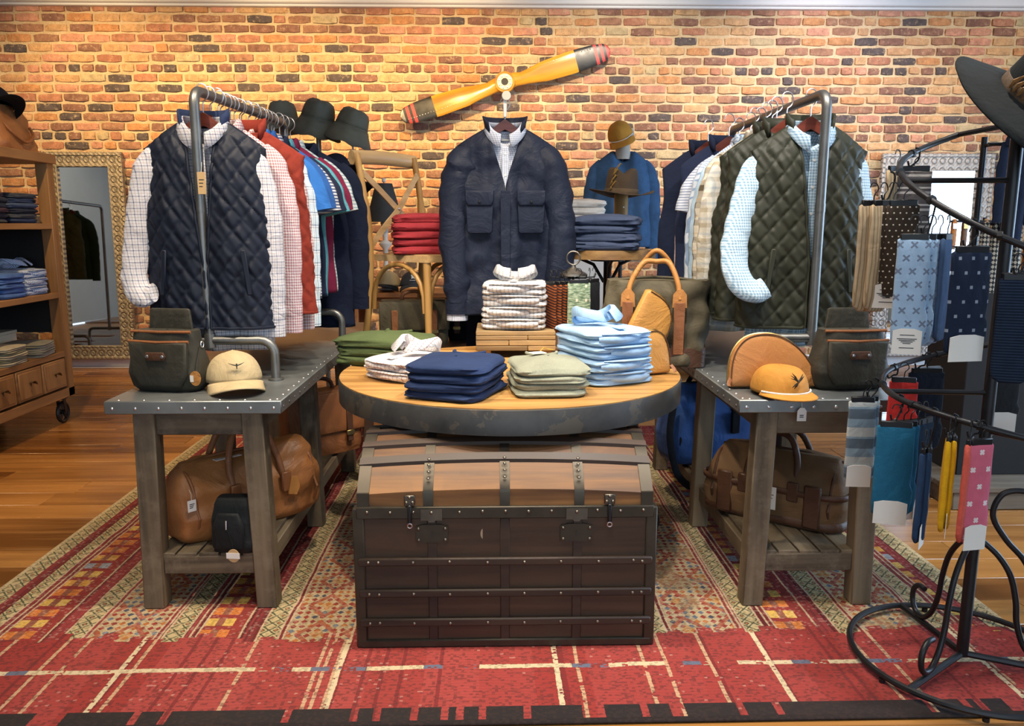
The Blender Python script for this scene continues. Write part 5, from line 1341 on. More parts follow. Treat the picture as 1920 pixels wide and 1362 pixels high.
ptg = thing('price_tag', 'white price tag hanging from the mustard cap over the table edge', 'tag', (0.985, 2.455, 0.735))
MB().tube([(-0.01, 0.03, 0.012), (-0.002, 0.004, 0.012), (0, 0, -0.02)], 0.0008, 4).build('string', M_card, ptg)
c = MB().prism([(-0.015, -0.062), (0.015, -0.062), (0.015, -0.028), (0.007, -0.018), (-0.007, -0.018), (-0.015, -0.028)], -0.0006, 0.0006).build('tag_card', M_card, ptg)
for k in range(2): MB().box(-0.007, 0.006, -0.0012, -0.0007, -0.05 + 0.006 * k, -0.047 + 0.006 * k).build('print_line', M_ink, c)

def duffel(name, label, loc, rotz, w, d, h, mat, trim, piping=True, panel=None, seed=3, rag=0.016, handles=True, hl=0.12):
    T = thing(name, label, 'bag', loc, rotz)
    bag_mb(w, d, h, [(0, 0.90, 0.9), (0.08, 0.97, 1.0), (0.35, 1.0, 1.06), (0.65, 0.97, 0.92), (0.85, 0.90, 0.62), (1, 0.80, 0.22)], 0.42, rag, seed, 64, 32).build('body', mat, T, angle=80)
    MB().tube(catmull([(-w * .42, 0, h * .93), (-w * .2, 0.004, h * 1.0), (w * .2, -0.004, h * 0.985), (w * .42, 0, h * .93)], 6), 0.007, 8).build('zip', trim, T)
    for s_ in (-1, 1):
        x = s_ * w * .40
        ring = [(x, d * .50 * math.cos(a) * (1.02 if math.sin(a) < 0 else 0.86), h * 0.45 + h * 0.47 * math.sin(a)) for a in np.linspace(0, 2 * PI, 28, endpoint=False)]
        MB().tube(ring, 0.0055, 6, closed=True).build('end_piping', trim, T)
        if panel:
            MB().box(s_ * w * .30 - 0.03, s_ * w * .30 + 0.03, -d * .545, -d * .50, h * 0.06, h * 0.68, 0.006).build('end_panel', panel, T)
        if handles:
            y_ = s_ * d * .25
            pts = [(-w * .17, y_ * 1.75, h * .62), (-w * .16, y_ * 1.2, h * .92), (-w * .10, y_ * .8, h * 1.0 + hl * .75), (0, y_ * .6, h + hl), (w * .10, y_ * .8, h * 1.0 + hl * .75), (w * .16, y_ * 1.2, h * .92), (w * .17, y_ * 1.75, h * .62)]
            MB().tube(catmull(pts, 6), 0.012, 10).build('handle', trim, T)
            for x2 in (-w * .17, w * .17): MB().box(x2 - 0.02, x2 + 0.02, s_ * d * .50 - 0.012, s_ * d * .50 + 0.006, h * .40, h * .68, 0.004).build('handle_patch', trim, T)
    return T
dl = duffel('leather_duffel', 'brown leather duffel bag on the shelf under the left work table', (-0.945, 2.855, 0.206), R(48), 0.60, 0.24, 0.27, leather('saddle_leather', (0.34, 0.135, 0.042), var=0.3, rough=0.42), brown_lt, seed=5, hl=0.10)
check_print(dl, -0.265, 0.17, -0.12, 0.03, 0.04, M_card, 'price_tag')
MB().prism([(0.10, 0.10), (0.135, 0.09), (0.15, 0.12), (0.14, 0.16), (0.115, 0.165)], -0.140, -0.134).build('luggage_tag', tan_lt, dl)
MB().box(-0.13, -0.03, -0.05, 0.02, 0.262, 0.264).build('leaflet', M_card, dl)
bl = thing('camera_pouch', 'small black zipped pouch on the shelf in front of the brown leather duffel', 'bag', (-0.888, 2.575, 0.206), R(-6))
cvb = fabric('black_waxed_canvas', (0.014, 0.016, 0.017), rough=0.6)
bag_mb(0.15, 0.10, 0.185, [(0, 0.92, 0.9), (0.1, 1, 1), (0.6, 0.97, 0.97), (0.9, 0.85, 0.75), (1, 0.7, 0.5)], 0.4, 0.006, 4).build('body', cvb, bl, angle=70)
MB().pillow([(-0.05, 0.02), (0.05, 0.02), (0.052, 0.10), (0.035, 0.145), (-0.035, 0.145), (-0.052, 0.10)], -0.064, -0.045, rim=0.010, puff=0.006).build('front_pocket', cvb, bl, angle=70)
MB().tube([(0.0, -0.072, 0.125), (0.0, -0.075, 0.095)], [0.003, 0.002], 6).build('zip_pull', M_steel, bl)
MB().tube([(0.003, -0.074, 0.095), (0.02, -0.078, 0.05), (0.02, -0.076, 0.02)], 0.001, 4).build('tag_string', M_black, bl)
k = MB().lathe([(0.021, 0), (0.021, 0.0015), (0.0001, 0.0016)], 18, (0.022, -0.079, 0.006), sy=1.1, axis='y').build('kraft_tag', M_kraft, bl)
MB().box(-0.002, 0.044, -0.0818, -0.0808, -0.004, 0.016).build('barcode_label', M_card, k)
dr = duffel('canvas_duffel', 'brown canvas and leather duffel on the shelf under the right work table', (1.085, 2.875, 0.206), R(-38), 0.54, 0.27, 0.255, fabric('tan_brown_canvas', (0.17, 0.095, 0.045), rough=0.6), dk_lt, panel=dk_lt, seed=9, rag=0.010, hl=0.07)
def bag_ring(w, d, z, r, flat, ex=0.42):
    t_ = np.linspace(0, 2 * PI, 64, endpoint=False)
    return MB().tube([(w / 2 * spow(np.array(math.cos(a)), ex), d / 2 * spow(np.array(math.sin(a)), ex), z) for a in t_], r, 8, closed=True, flat=flat, up=(0, 0, 1))
bag_ring(0.545, 0.282, 0.135, 0.006, 1.9).build('leather_band', dk_lt, dr)
bag_ring(0.525, 0.262, 0.022, 0.008, 2.2).build('leather_base', dk_lt, dr)
check_print(dr, 0.02, 0.15, -0.163, 0.042, 0.085, M_card, 'price_tag')
def briefcase(name, label, loc, rotz, w, d, h, mat, trim):
    T = thing(name, label, 'bag', loc, rotz)
    bag_mb(w, d, h, [(0, 0.96, 0.95), (0.1, 1, 1.02), (0.8, 0.98, 0.95), (1, 0.93, 0.7)], 0.3, 0.005, 6).build('body', mat, T, angle=70)
    MB().pillow([(-w * .5, h * .35), (w * .5, h * .35), (w * .5, h * .98), (-w * .5, h * .98)], -d * .58, -d * .48, rim=0.008, puff=0.003).build('flap', mat, T)
    for x in (-w * .28, w * .28):
        MB().box(x - 0.016, x + 0.016, -d * .66, -d * .56, h * .18, h * .8, 0.003).build('strap', trim, T)
        MB().box(x - 0.02, x + 0.02, -d * .70, -d * .64, h * .28, h * .36, 0.002).build('buckle', M_brass, T)
    MB().tube(catmull([(-w * .18, 0, h * .97), (-w * .14, 0, h * 1.12), (0, 0, h * 1.18), (w * .14, 0, h * 1.12), (w * .18, 0, h * .97)], 5), 0.010, 8).build('handle', trim, T)
    return T
briefcase('leather_briefcase', 'chestnut leather briefcase on the rear of the left table shelf', (-0.845, 3.72, 0.206), R(40), 0.40, 0.13, 0.31, leather('chestnut_leather', (0.27, 0.10, 0.035)), dk_lt)
briefcase('canvas_satchel', 'dark olive canvas satchel with brown straps under the cross-back chair', (-0.43, 4.14, 0.676), R(8), 0.36, 0.16, 0.235, olive_cv, brown_lt)
briefcase('dark_satchel', 'black satchel with a brown buckle strap behind the chair leg', (-0.13, 4.30, 0.676), R(-5), 0.26, 0.12, 0.22, M_black, dk_lt)
bb_ = duffel('blue_duffel', 'blue nylon duffel with black straps on the rear shelf of the right table', (1.00, 3.62, 0.206), R(10), 0.46, 0.26, 0.36, fabric('blue_nylon', (0.05, 0.12, 0.34), rough=0.5), M_black, seed=12, rag=0.010, hl=0.05)
strap_path([(-0.22, -0.12, 0.30), (-0.25, -0.16, 0.15), (-0.22, -0.20, -0.02), (-0.12, -0.20, -0.08), (-0.05, -0.15, 0.02)], 0.035, 0.006, M_black, 'shoulder_strap', bb_)
# ------------------------------------------------------------------ wall: propeller and mirrors
def propeller():
    T = thing('wooden_propeller', 'varnished wooden aircraft propeller with black and red tips on the brick wall', 'propeller', (0.085, YW - 0.15, 2.487), rot=(0, R(-17.2), 0))
    wd = wood('amber_varnish', (0.62, 0.31, 0.035), (0.42, 0.17, 0.015), 'x', 0.6, 0.22)
    tipm = metal('black_tip_paint', (0.03, 0.032, 0.035), 0.35, 0.2, met=0.2); redm = plain('red_tip_band', (0.42, 0.05, 0.05), 0.4); grey = metal('grey_tip', (0.22, 0.22, 0.21), 0.4, 0.2)
    def blade(a0, a1, name, mat, s_, par, over=1.0):
        rows = []
        for q in np.linspace(a0, a1, 14):
            w = np.interp(q, [0.0, 0.07, 0.16, 0.35, 0.6, 0.8, 0.88, 0.91, 0.927, 0.935], [0.070, 0.062, 0.056, 0.086, 0.094, 0.084, 0.070, 0.056, 0.036, 0.010]) * over
            th = np.interp(q, [0.0, 0.1, 0.35, 0.935], [0.05, 0.035, 0.016, 0.006]) * over
            tw = np.interp(q, [0, 0.12, 0.4, 0.935], [0, 24, 15, 6]) * s_
            off = -0.010 * (q > .1)
            ring = []
            for k in range(16):
                a = 2 * PI * k / 16; y_, z = th * math.sin(a), w * spow(np.array(math.cos(a)), .9)
                c_, n_ = math.cos(R(tw)), math.sin(R(tw)); ring.append((s_ * q, y_ * c_ - z * n_ * .55, y_ * n_ + z * c_ + off))
            rows.append(ring)
        m = MB().grid(np.array(rows), closed=True); m.add([rows[-1][k] for k in range(16)], [tuple(range(16))]); return m.build(name, mat, par, angle=60)
    for s_ in (-1, 1):
        b = blade(0.0, 0.64, 'blade', wd, s_, T)
        blade(0.635, 0.80, 'tip_sheath', tipm, s_, T, 1.02); 
        for a in (0.80, 0.85): blade(a, a + 0.028, 'red_band', redm, s_, T, 1.02); blade(a + 0.028, a + 0.05, 'black_band', tipm, s_, T, 1.02)
        blade(0.90, 0.935, 'tip_end', grey if s_ < 0 else redm, s_, T, 1.02)
    MB().lathe([(0.085, -0.05), (0.09, 0.0), (0.085, 0.048)], 32, axis='y').build('hub', wd, T)
    h = MB().lathe([(0.030, 0.056), (0.066, 0.056), (0.066, 0.046), (0.03, 0.046), (0.03, 0.056)], 32, axis='y', caps=False).build('hub_plate', metal('hub_plate_steel', (0.40, 0.35, 0.27), 0.5, 0.15), T)
    MB().lathe([(0.031, 0.040), (0.031, 0.0525), (0.0001, 0.0525)], 24, axis='y').build('bore', M_ink, T)
    for k in range(8):
        a = PI / 4 * k + 0.2; MB().lathe([(0.009, 0), (0.008, 0.006), (0.0001, 0.008)], 8, (0.05 * math.cos(a), -0.056, 0.05 * math.sin(a)), axis='y').build('hub_bolt', M_steel, h)
    rv = MB().lathe([(0.004, 0), (0.003, 0.003), (0.0001, 0.004)], 6).mesh('tip_rivet', M_steel)
    for s_ in (-1, 1):
        for k in range(18): share('tip_rivet', rv, T, (s_ * (0.45 + 0.025 * k), -0.017, 0.048 * s_ * (1 if s_ > 0 else 1)), (R(90), 0, 0))
    MB().tube([(0, 0, 0), (0, 0.125, 0)], 0.012, 8).build('wall_bolt', M_iron, T)
propeller()
def mirror_mat():
    m, t, b = new_mat('mirror_glass'); setb(t, b, (0.86, 0.88, 0.88), 0.02, 1.0); return m
MIR = mirror_mat()
def emboss(name, c, rough=0.5, met=0.3):
    m, t, b = new_mat(name); v, x, y, z = coords(t)
    u = (x + 0.0) / 0.075; w = z / 0.085
    du = u.fr() - 0.5; dw = w.fr() - 0.5; r2 = (du * du + dw * dw).m('SQRT')
    ring = ((r2 - 0.30).ab() * 9.0).mn(1.0); pet = ((du * 12.0).sin() * (dw * 12.0).sin()) * 0.3
    h = ring + pet + nz(t, v, 60, 2) * 0.3
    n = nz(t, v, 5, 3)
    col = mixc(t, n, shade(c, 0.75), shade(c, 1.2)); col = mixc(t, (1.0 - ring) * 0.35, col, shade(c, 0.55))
    setb(t, b, col, rough, met, h, 0.010, 0.9); return m
def floor_mirror(label, cx, w, z0, z1, mat, yb=YW - 0.012, fw=0.105, lean=0.03):
    T = thing('floor_mirror', label, 'mirror', (cx, yb - 0.055, z0), rot=(R(-1.2), 0, 0)); h = z1 - z0; hw = w / 2
    MB().box(-hw + fw - 0.01, hw - fw + 0.01, -0.008, 0.0, fw - 0.01, h - fw + 0.01, 0.001).build('mirror_glass', MIR, T)
    for (a, b, c_, d_) in ((-hw, hw, h - fw, h), (-hw, hw, 0, fw), (-hw, -hw + fw, fw, h - fw), (hw - fw, hw, fw, h - fw)):
        MB().box(a, b, -0.028, 0.006, c_, d_, 0.004).build('frame_board', mat, T)
    e = 0.016
    for (a, b, c_, d_) in ((-hw - e, hw + e, h - e, h + e), (-hw - e, hw + e, -e * .5, e), (-hw - e, -hw + e, 0, h), (hw - e, hw + e, 0, h)):
        MB().box(a, b, -0.038, 0.01, c_, d_, 0.006).build('outer_moulding', mat, T)
    for (a, b, c_, d_) in ((-hw + fw - .008, hw - fw + .008, h - fw - .006, h - fw + .008), (-hw + fw - .008, hw - fw + .008, fw - .008, fw + .006), (-hw + fw - .008, -hw + fw + .006, fw, h - fw), (hw - fw - .006, hw - fw + .008, fw, h - fw)):
        MB().box(a, b, -0.034, 0.0, c_, d_, 0.004).build('inner_moulding', mat, T)
    return T
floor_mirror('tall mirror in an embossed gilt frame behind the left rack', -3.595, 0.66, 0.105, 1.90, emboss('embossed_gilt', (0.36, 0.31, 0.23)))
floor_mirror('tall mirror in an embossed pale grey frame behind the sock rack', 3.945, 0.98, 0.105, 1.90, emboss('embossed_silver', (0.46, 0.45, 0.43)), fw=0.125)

# ------------------------------------------------------------------ behind the display: hat tree, shelf table, lamp
def bucket(name, label, loc, rot, mat, s=1.0):
    T = thing(name, label, 'hat', loc, rot=rot); n = 40
    def rg(r, z, k=0.0): return [(r * math.cos(2 * PI * i / n) * s, r * math.sin(2 * PI * i / n) * 1.1 * s, (z + k * sn(math.cos(2 * PI * i / n) * 2, math.sin(2 * PI * i / n) * 2, 1.5)) * s) for i in range(n)]
    MB().grid(np.array([rg(0.088, 0.0), rg(0.086, 0.03), rg(0.080, 0.065, .01), rg(0.070, 0.088, .01), rg(0.05, 0.098, .008), rg(0.001, 0.10)]), closed=True).build('crown', mat, T, angle=60, solid=0.002)
    MB().grid(np.array([rg(0.088, 0.002), rg(0.100, -0.020, .004), rg(0.118, -0.050, .010), rg(0.136, -0.082, .018)]), closed=True).build('brim', mat, T, angle=60, solid=0.003)
    MB().grid(np.array([rg(0.0895, 0.0), rg(0.0895, 0.012)]), closed=True).build('hat_band', mat, T)
    return T
grn_wax = fabric('charcoal_green_wax', (0.105, 0.108, 0.085), rough=0.6); pale_gr = fabric('pale_grey_green', (0.20, 0.21, 0.17)); nav_felt = fabric('navy_wool', (0.012, 0.016, 0.03))
def hat_tree():
    T = thing('hat_tree', 'grey metal hat tree standing behind the left rack', 'hat stand', (-1.075, 5.0, 0))
    MB().lathe([(0.22, 0.001), (0.22, 0.015), (0.03, 0.03), (0.016, 0.05)], 28).build('base', M_pipe, T)
    MB().tube([(0, 0, 0.02), (0, 0, 1.86)], 0.015, 12).build('pole', M_pipe, T)
    for (dx, dy, z0, dz) in ((0.0, 0.0, 1.80, 0.10), (0.205, -0.02, 1.62, 0.21), (-0.24, 0.12, 1.68, 0.24), (0.11, -0.10, 1.45, 0.13), (0.17, -0.06, 1.30, 0.18)):
        MB().tube(catmull([(0, 0, z0), (dx * .6, dy * .6, z0 + 0.01), (dx, dy, z0 + 0.05), (dx, dy, z0 + dz)], 5), 0.006, 8).build('arm', M_steel, T)
        MB().lathe([(0.05, 0), (0.045, 0.008), (0.02, 0.014), (0.0001, 0.015)], 16, (dx, dy, z0 + dz)).build('hat_rest', M_steel, T)
hat_tree()
bucket('bucket_hat', 'dark green waxed bucket hat tilted on top of the hat tree', (-1.075, 5.0, 1.925), (R(8), R(14), 0), grn_wax, 1.14)
bucket('bucket_hat', 'dark green waxed bucket hat right of the hat tree top, above the chair', (-0.87, 4.98, 1.875), (R(4), R(20), 0), grn_wax, 1.12)
bucket('bucket_hat', 'pale grey-green bucket hat left on the hat tree behind the rack', (-1.315, 5.12, 1.945), (R(0), R(-2), 0), pale_gr, 1.02)
cap('baseball_cap', 'navy baseball cap hanging on the hat tree beside the chair back', (-0.965, 4.90, 1.60), (R(-15), R(10), R(55)), nav_felt, s=1.15)
cap('baseball_cap', 'black baseball cap hanging lower on the hat tree beside the chair back', (-0.905, 4.94, 1.50), (R(-20), R(10), R(80)), M_black, s=1.05)

def side_table():
    T = thing('console_table', 'long wooden console table with caps standing behind the chair', 'table', (-0.35, 5.3, 0))
    wd = wood('chestnut_wood', (0.36, 0.15, 0.05), (0.20, 0.075, 0.025), 'x', 0.8, 0.4)
    for k in range(3): MB().box(-0.62, 0.60, -0.21 + 0.14 * k, -0.21 + 0.14 * (k + 1) - 0.002, 0.83, 0.862, 0.004).build('top_board', wd, T)
    MB().box(-0.58, 0.56, -0.18, -0.16, 0.76, 0.83, 0.003).build('apron', wd, T)
    for x in (-0.57, 0.55):
        for y_ in (-0.16, 0.16): MB().box(x - 0.025, x + 0.025, y_ - 0.025, y_ + 0.025, 0.001, 0.83, 0.003).build('leg', wd, T)
side_table()
cap('trucker_cap', 'charcoal cap with a white embroidered dog on the console table', (-0.545, 5.22, 0.895), (R(-6), 0, R(8)), fabric('charcoal_twill', (0.045, 0.05, 0.06)), emblem='animal')
cap('trucker_cap', 'tan and black cap left of the charcoal one on the console table', (-0.71, 5.26, 0.895), (R(-6), 0, R(-12)), fabric('tan_twill', (0.46, 0.34, 0.18)), bill=M_black)
cap('trucker_cap', 'brown camouflage cap at the right on the console table', (-0.21, 5.24, 0.895), (R(-6), 0, R(5)), fabric('camo_brown', (0.20, 0.11, 0.04), var=0.4), emblem=None)
def lamp():
    T = thing('table_lamp', 'table lamp with a dark cone shade and white candlestick base', 'lamp', (-0.735, 5.36, 0.863))
    wp = plain('white_ceramic', (0.78, 0.76, 0.72), 0.3, var=0.03)
    MB().lathe([(0.06, 0), (0.06, 0.012), (0.025, 0.03), (0.016, 0.10), (0.022, 0.14), (0.014, 0.18), (0.018, 0.27), (0.042, 0.30), (0.042, 0.31), (0.016, 0.33), (0.022, 0.40), (0.03, 0.44), (0.012, 0.47)], 20).build('candlestick_base', wp, T)
    MB().lathe([(0.123, 0.45), (0.055, 0.70)], 32).build('lamp_shade', fabric('charcoal_shade', (0.05, 0.055, 0.06)), T, solid=0.002)
    MB().tube([(0, 0, 0.46), (0, 0, 0.71)], 0.004, 6).build('harp', M_brass, T)
    MB().lathe([(0.005, 0.705), (0.013, 0.715), (0.012, 0.73), (0.0001, 0.738)], 12).build('finial', wp, T)
lamp()

# ------------------------------------------------------------------ sweater form, pedestal, cabinet
def form():
    T = thing('display_form', 'dress form on an iron post wearing the blue sweater', 'mannequin', (0.885, 5.62, 0))
    MB().lathe([(0.2, 0.001), (0.2, 0.014), (0.02, 0.03), (0.014, 0.05)], 24).build('base', M_iron, T)
    MB().tube([(0, 0, 0.03), (0, 0, 1.90)], 0.014, 10).build('post', M_iron, T)
    MB().lathe([(0.055, 1.74), (0.05, 1.80), (0.048, 1.84), (0.065, 1.86), (0.078, 1.90), (0.07, 1.945), (0.0001, 1.96)], 24).build('neck_block', plain('linen_form', (0.55, 0.50, 0.42), 0.8), T)
    shirt('blue sweater', 'blue crew-neck sweater on the dress form against the brick wall', fabric('denim_blue_knit', (0.055, 0.125, 0.25), weave=400, var=0.16), (0.885, 5.62, 1.80), 'long', L=0.66, W=0.205, Wh=0.21, hd=0.10, seed=120, collar=False, buttons=False, name='sweater', nw=0.07)['category'] = 'sweater'
    cap('rope_cap', 'mustard and brown cap tilted on the dress form above the blue sweater', (0.865, 5.60, 1.895), (R(28), R(-18), R(-15)), fabric('mustard_cap', (0.50, 0.24, 0.04)), cord=M_card, s=1.05)
form()
def pedestal():
    T = thing('plinth', 'plain white plinth behind the navy jacket carrying white sweaters', 'plinth', (0.575, 5.25, 0))
    MB().box(-0.17, 0.17, -0.15, 0.15, 0.001, 1.24, 0.004).build('plinth_body', M_trim, T)
    MB().box(-0.18, 0.18, -0.16, 0.16, 1.24, 1.262, 0.004).build('plinth_top', M_trim, T)
pedestal()
stack('folded white knit sweater', 'on the plinth right of the jacket', 4, (0.565, 5.22, 1.263), R(5), 0.29, 0.25, 0.046, fabric('cream_knit', (0.66, 0.63, 0.58), weave=300), 'white sweaters on the plinth', 0.014, 'tee', 'folded_sweater', 'sweater', 1, seed=21, rag=0.012)
def cabinet():
    T = thing('tall_cabinet', 'narrow tall wooden cabinet behind the right rack', 'cabinet', (1.52, 6.05, 0))
    wd = wood('oak_cabinet', (0.42, 0.24, 0.09), (0.26, 0.13, 0.05), 'z', 0.7, 0.5)
    MB().box(-0.21, -0.185, -0.2, 0.2, 0.001, 1.70, 0.003).build('side_panel', wd, T); MB().box(0.185, 0.21, -0.2, 0.2, 0.001, 1.70, 0.003).build('side_panel', wd, T)
    MB().box(-0.22, 0.22, -0.21, 0.21, 1.70, 1.72, 0.003).build('top_panel', wd, T); MB().box(-0.185, 0.185, 0.18, 0.2, 0.001, 1.70).build('back_panel', wd, T)
    for z in (0.1, 0.5, 0.9, 1.3): MB().box(-0.185, 0.185, -0.19, 0.18, z, z + 0.02, 0.002).build('shelf', wd, T)
    d = MB().box(-0.265, -0.222, -0.23, -0.21, 0.1, 1.42, 0.003).build('door', wd, T)
    for z in (0.4, 1.3): MB().box(-0.235, -0.205, -0.238, -0.226, z - 0.04, z + 0.04, 0.002).build('hinge', M_brass, d)
cabinet()

# ------------------------------------------------------------------ floor pieces behind the trunk on the right
bd = thing('wooden_board', 'small pale wooden board leaning beside the trunk under the round table', 'board', (0.585, 3.30, ZR), rot=(R(0), R(-6), R(28)))
MB().box(-0.010, 0.010, -0.17, 0.17, 0.0, 0.20, 0.003).build('board', wood('pale_cedar', (0.60, 0.34, 0.20), (0.44, 0.22, 0.12), 'y', 0.8, 0.5), bd)
MB().lathe([(0.010, 0), (0.014, 0.012), (0.0001, 0.02)], 10, (-0.012, 0.0, 0.10), axis='x').build('knob', M_steel, bd)
ch = thing('low_chest', 'low red-brown wooden chest with a small knob behind the round table', 'chest', (0.66, 4.86, 0.0))
wd = wood('red_pine_chest', (0.42, 0.19, 0.08), (0.28, 0.11, 0.04), 'x', 0.7, 0.4)
MB().box(-0.22, 0.22, -0.16, 0.16, 0.03 + ZR, 0.34, 0.004).build('carcass', wd, ch); MB().box(-0.235, 0.235, -0.175, 0.175, 0.34, 0.365, 0.004).build('top', wd, ch)
for z0, z1 in ((0.045, 0.18), (0.19, 0.325)):
    d = MB().box(-0.2, 0.2, -0.172, -0.158, z0 + ZR, z1, 0.004).build('drawer', wd, ch); MB().lathe([(0.006, 0), (0.012, 0.014), (0.0001, 0.02)], 10, (0.12, -0.172, (z0 + z1) / 2), axis='y').build('knob', M_steel, d)
for x in (-0.2, 0.2):
    for y_ in (-0.14, 0.14): MB().box(x - 0.02, x + 0.02, y_ - 0.02, y_ + 0.02, ZR + 0.001, 0.04, 0.002).build('foot', wd, ch)

# ------------------------------------------------------------------ wheeled shelf cart at the left
def cart():
    x0, x1, y0, y1 = -3.36, -2.82, 3.75, 5.24
    T = thing('shelf_cart', 'tall wooden shelf cart with drawers and spoked iron wheels at the left', 'shelf', (x0, y0, 0)); W, D = x1 - x0, y1 - y0
    wz = wood('cart_oak_post', (0.30, 0.165, 0.065), (0.18, 0.09, 0.035), 'z', 0.7, 0.5); wy = wood('cart_oak_shelf', (0.31, 0.17, 0.07), (0.19, 0.095, 0.04), 'y', 0.7, 0.5)
    for x in (0.0, W - 0.075):
        for y_ in (0.0, D / 2 - 0.04, D - 0.075):
            if y_ == D / 2 - 0.04 and x > 0: continue
            MB().box(x, x + 0.075, y_, y_ + 0.075, 0.175, 1.70, 0.004).build('post', wz, T)
    MB().box(-0.02, W + 0.015, -0.02, D + 0.015, 1.675, 1.735, 0.005).build('top', wy, T)
    for z in (1.285, 0.845, 0.46): MB().box(0.01, W - 0.004, 0.01, D - 0.01, z - 0.018, z + 0.018, 0.003).build('shelf_board', wy, T)
    MB().box(0.0, W, 0.0, D, 0.175, 0.235, 0.004).build('bottom_board', wy, T)
    MB().box(0.0, 0.02, 0.0, D, 0.235, 1.28, 0.0).build('back_panel', plain('black_back_panel', (0.012, 0.012, 0.013), 0.8), T)
    MB().box(0.075, W - 0.075, D - 0.05, D - 0.03, 0.235, 0.45, 0.002).build('end_panel', wz, T)
    MB().box(0.02, W - 0.06, D - 0.045, D - 0.03, 0.60, 1.265, 0.0).build('end_screen', plain('black_back_panel', (0.012, 0.012, 0.013), 0.8), T)
    MB().tube([(0.02, D - 0.2, 1.44), (W - 0.02, D - 0.2, 1.44)], 0.006, 8).build('shelf_rod', M_iron, T)
    for k in range(5):
        b = D - 0.085 - 0.275 * k; a = b - 0.262
        d = MB().box(W - 0.03, W - 0.002, a, b, 0.248, 0.435, 0.004).build('drawer', wy, T)
        MB().box(W - 0.004, W + 0.003, a + 0.018, b - 0.018, 0.263, 0.420, 0.003).build('drawer_panel', wz, d)
        c = MB(); g = []
        for i in range(9):
            t_ = PI * i / 8; g.append([(W + 0.003 + 0.024 * math.sin(u) , (a + b) / 2 + 0.032 * math.cos(t_) * (0.3 + 0.7 * math.sin(u)) , 0.335 + 0.026 * math.sin(t_) * math.sin(u) * 1.0 + 0.014 * (1 - math.sin(u))) for u in np.linspace(0.05, PI / 2, 5)])
        c.grid(np.array(g)).build('cup_handle', metal('dark_cup_pull', (0.12, 0.10, 0.08), 0.3, 0.15), d, solid=0.002)
    for (x, y_) in ((W - 0.05, D - 0.08), (0.05, D - 0.08), (W - 0.05, 0.08), (0.05, 0.08)):
        Wh = MB(); Wh.tube([(x, y_ + 0.062 * math.cos(a), 0.072 + 0.062 * math.sin(a)) for a in np.linspace(0, 2 * PI, 28, endpoint=False)], 0.0125, 8, closed=True)
        o = Wh.build('wheel', M_iron, T)
        for k in range(5):
            a = 2 * PI * k / 5 + 0.3; MB().tube([(x, y_, 0.072), (x, y_ + 0.056 * math.cos(a), 0.072 + 0.056 * math.sin(a))], 0.007, 6).build('spoke', M_iron, o)
        MB().lathe([(0.018, -0.018), (0.018, 0.018)], 14, (x, y_, 0.072), axis='x').build('wheel_hub', M_iron, o)
        MB().box(x - 0.026, x + 0.026, y_ - 0.03, y_ + 0.03, 0.160, 0.176, 0.003).build('caster_plate', M_iron, T)
        for s_ in (-1, 1): MB().beam((x + s_ * 0.022, y_, 0.072), (x + s_ * 0.022, y_ - 0.012, 0.165), 0.005, 0.03, up=(0, 1, 0)).build('caster_fork', M_iron, T)
    return x1
cart()
den = [fabric('indigo_denim', (0.028, 0.045, 0.10)), fabric('grey_denim', (0.055, 0.065, 0.085)), fabric('dark_denim', (0.02, 0.028, 0.05)), fabric('mid_denim', (0.05, 0.08, 0.16))]
GC = 'folded clothes on the shelf cart'
stack('folded blue denim jeans', 'nearest the end post of the cart', 6, (-2.985, 4.99, 1.3035), R(82), 0.24, 0.26, 0.030, den, GC, 0.006, None, 'folded_jeans', 'jeans', 1, seed=31, rag=0.008)
stack('folded dark grey jeans', 'second on the upper shelf', 6, (-2.985, 4.68, 1.3035), R(95), 0.25, 0.26, 0.030, [den[1], den[2], fabric('plum_cotton', (0.05, 0.03, 0.055))], GC, 0.006, None, 'folded_jeans', 'jeans', 1, seed=32, rag=0.008)
stack('folded blue gingham shirt', 'nearest the post on the cart', 3, (-2.985, 5.015, 0.8635), R(85), 0.23, 0.25, 0.052, checks('blue_check_folded', (0.58, 0.68, 0.84), (((0.09, 0.17, 0.42), 0.010, 0.0048, 0.0, 0.7, 'uw'),), True), GC, 0.008, 'shirt', seed=33)
stack('folded cornflower blue polo', 'beside the gingham shirts', 5, (-2.975, 4.75, 0.8635), R(88), 0.24, 0.27, 0.029, fabric('cornflower_pique', (0.07, 0.15, 0.42)), GC, 0.010, 'tee', 'folded_polo', 'polo', 1, seed=34, rag=0.009)
stack('folded teal polo', 'at the left frame edge on the cart', 4, (-2.975, 4.47, 0.8635), R(92), 0.24, 0.27, 0.027, fabric('teal_cotton', (0.05, 0.19, 0.22)), GC, 0.010, 'tee', 'folded_polo', 'polo', 1, seed=35)
stack('folded pale grey trousers', 'nearest the post above the drawers', 4, (-2.965, 4.99, 0.4785), R(98), 0.25, 0.27, 0.021, [fabric('stone_chino', (0.40, 0.38, 0.31)), fabric('grey_chino', (0.22, 0.22, 0.19))], GC, 0.012, None, 'folded_trousers', 'trousers', 2, seed=36)
stack('folded sage trousers', 'second above the drawers on the cart', 5, (-2.965, 4.67, 0.4785), R(96), 0.26, 0.28, 0.021, [fabric('stone_chino', (0.40, 0.38, 0.31)), fabric('sage_chino', (0.28, 0.28, 0.20))], GC, 0.012, None, 'folded_trousers', 'trousers', 2, seed=37)
stack('folded grey-green trousers', 'at the left frame edge above the drawers', 4, (-2.965, 4.36, 0.4785), R(93), 0.26, 0.28, 0.021, fabric('moss_chino', (0.16, 0.17, 0.13)), GC, 0.012, None, 'folded_trousers', 'trousers', 2, seed=38)
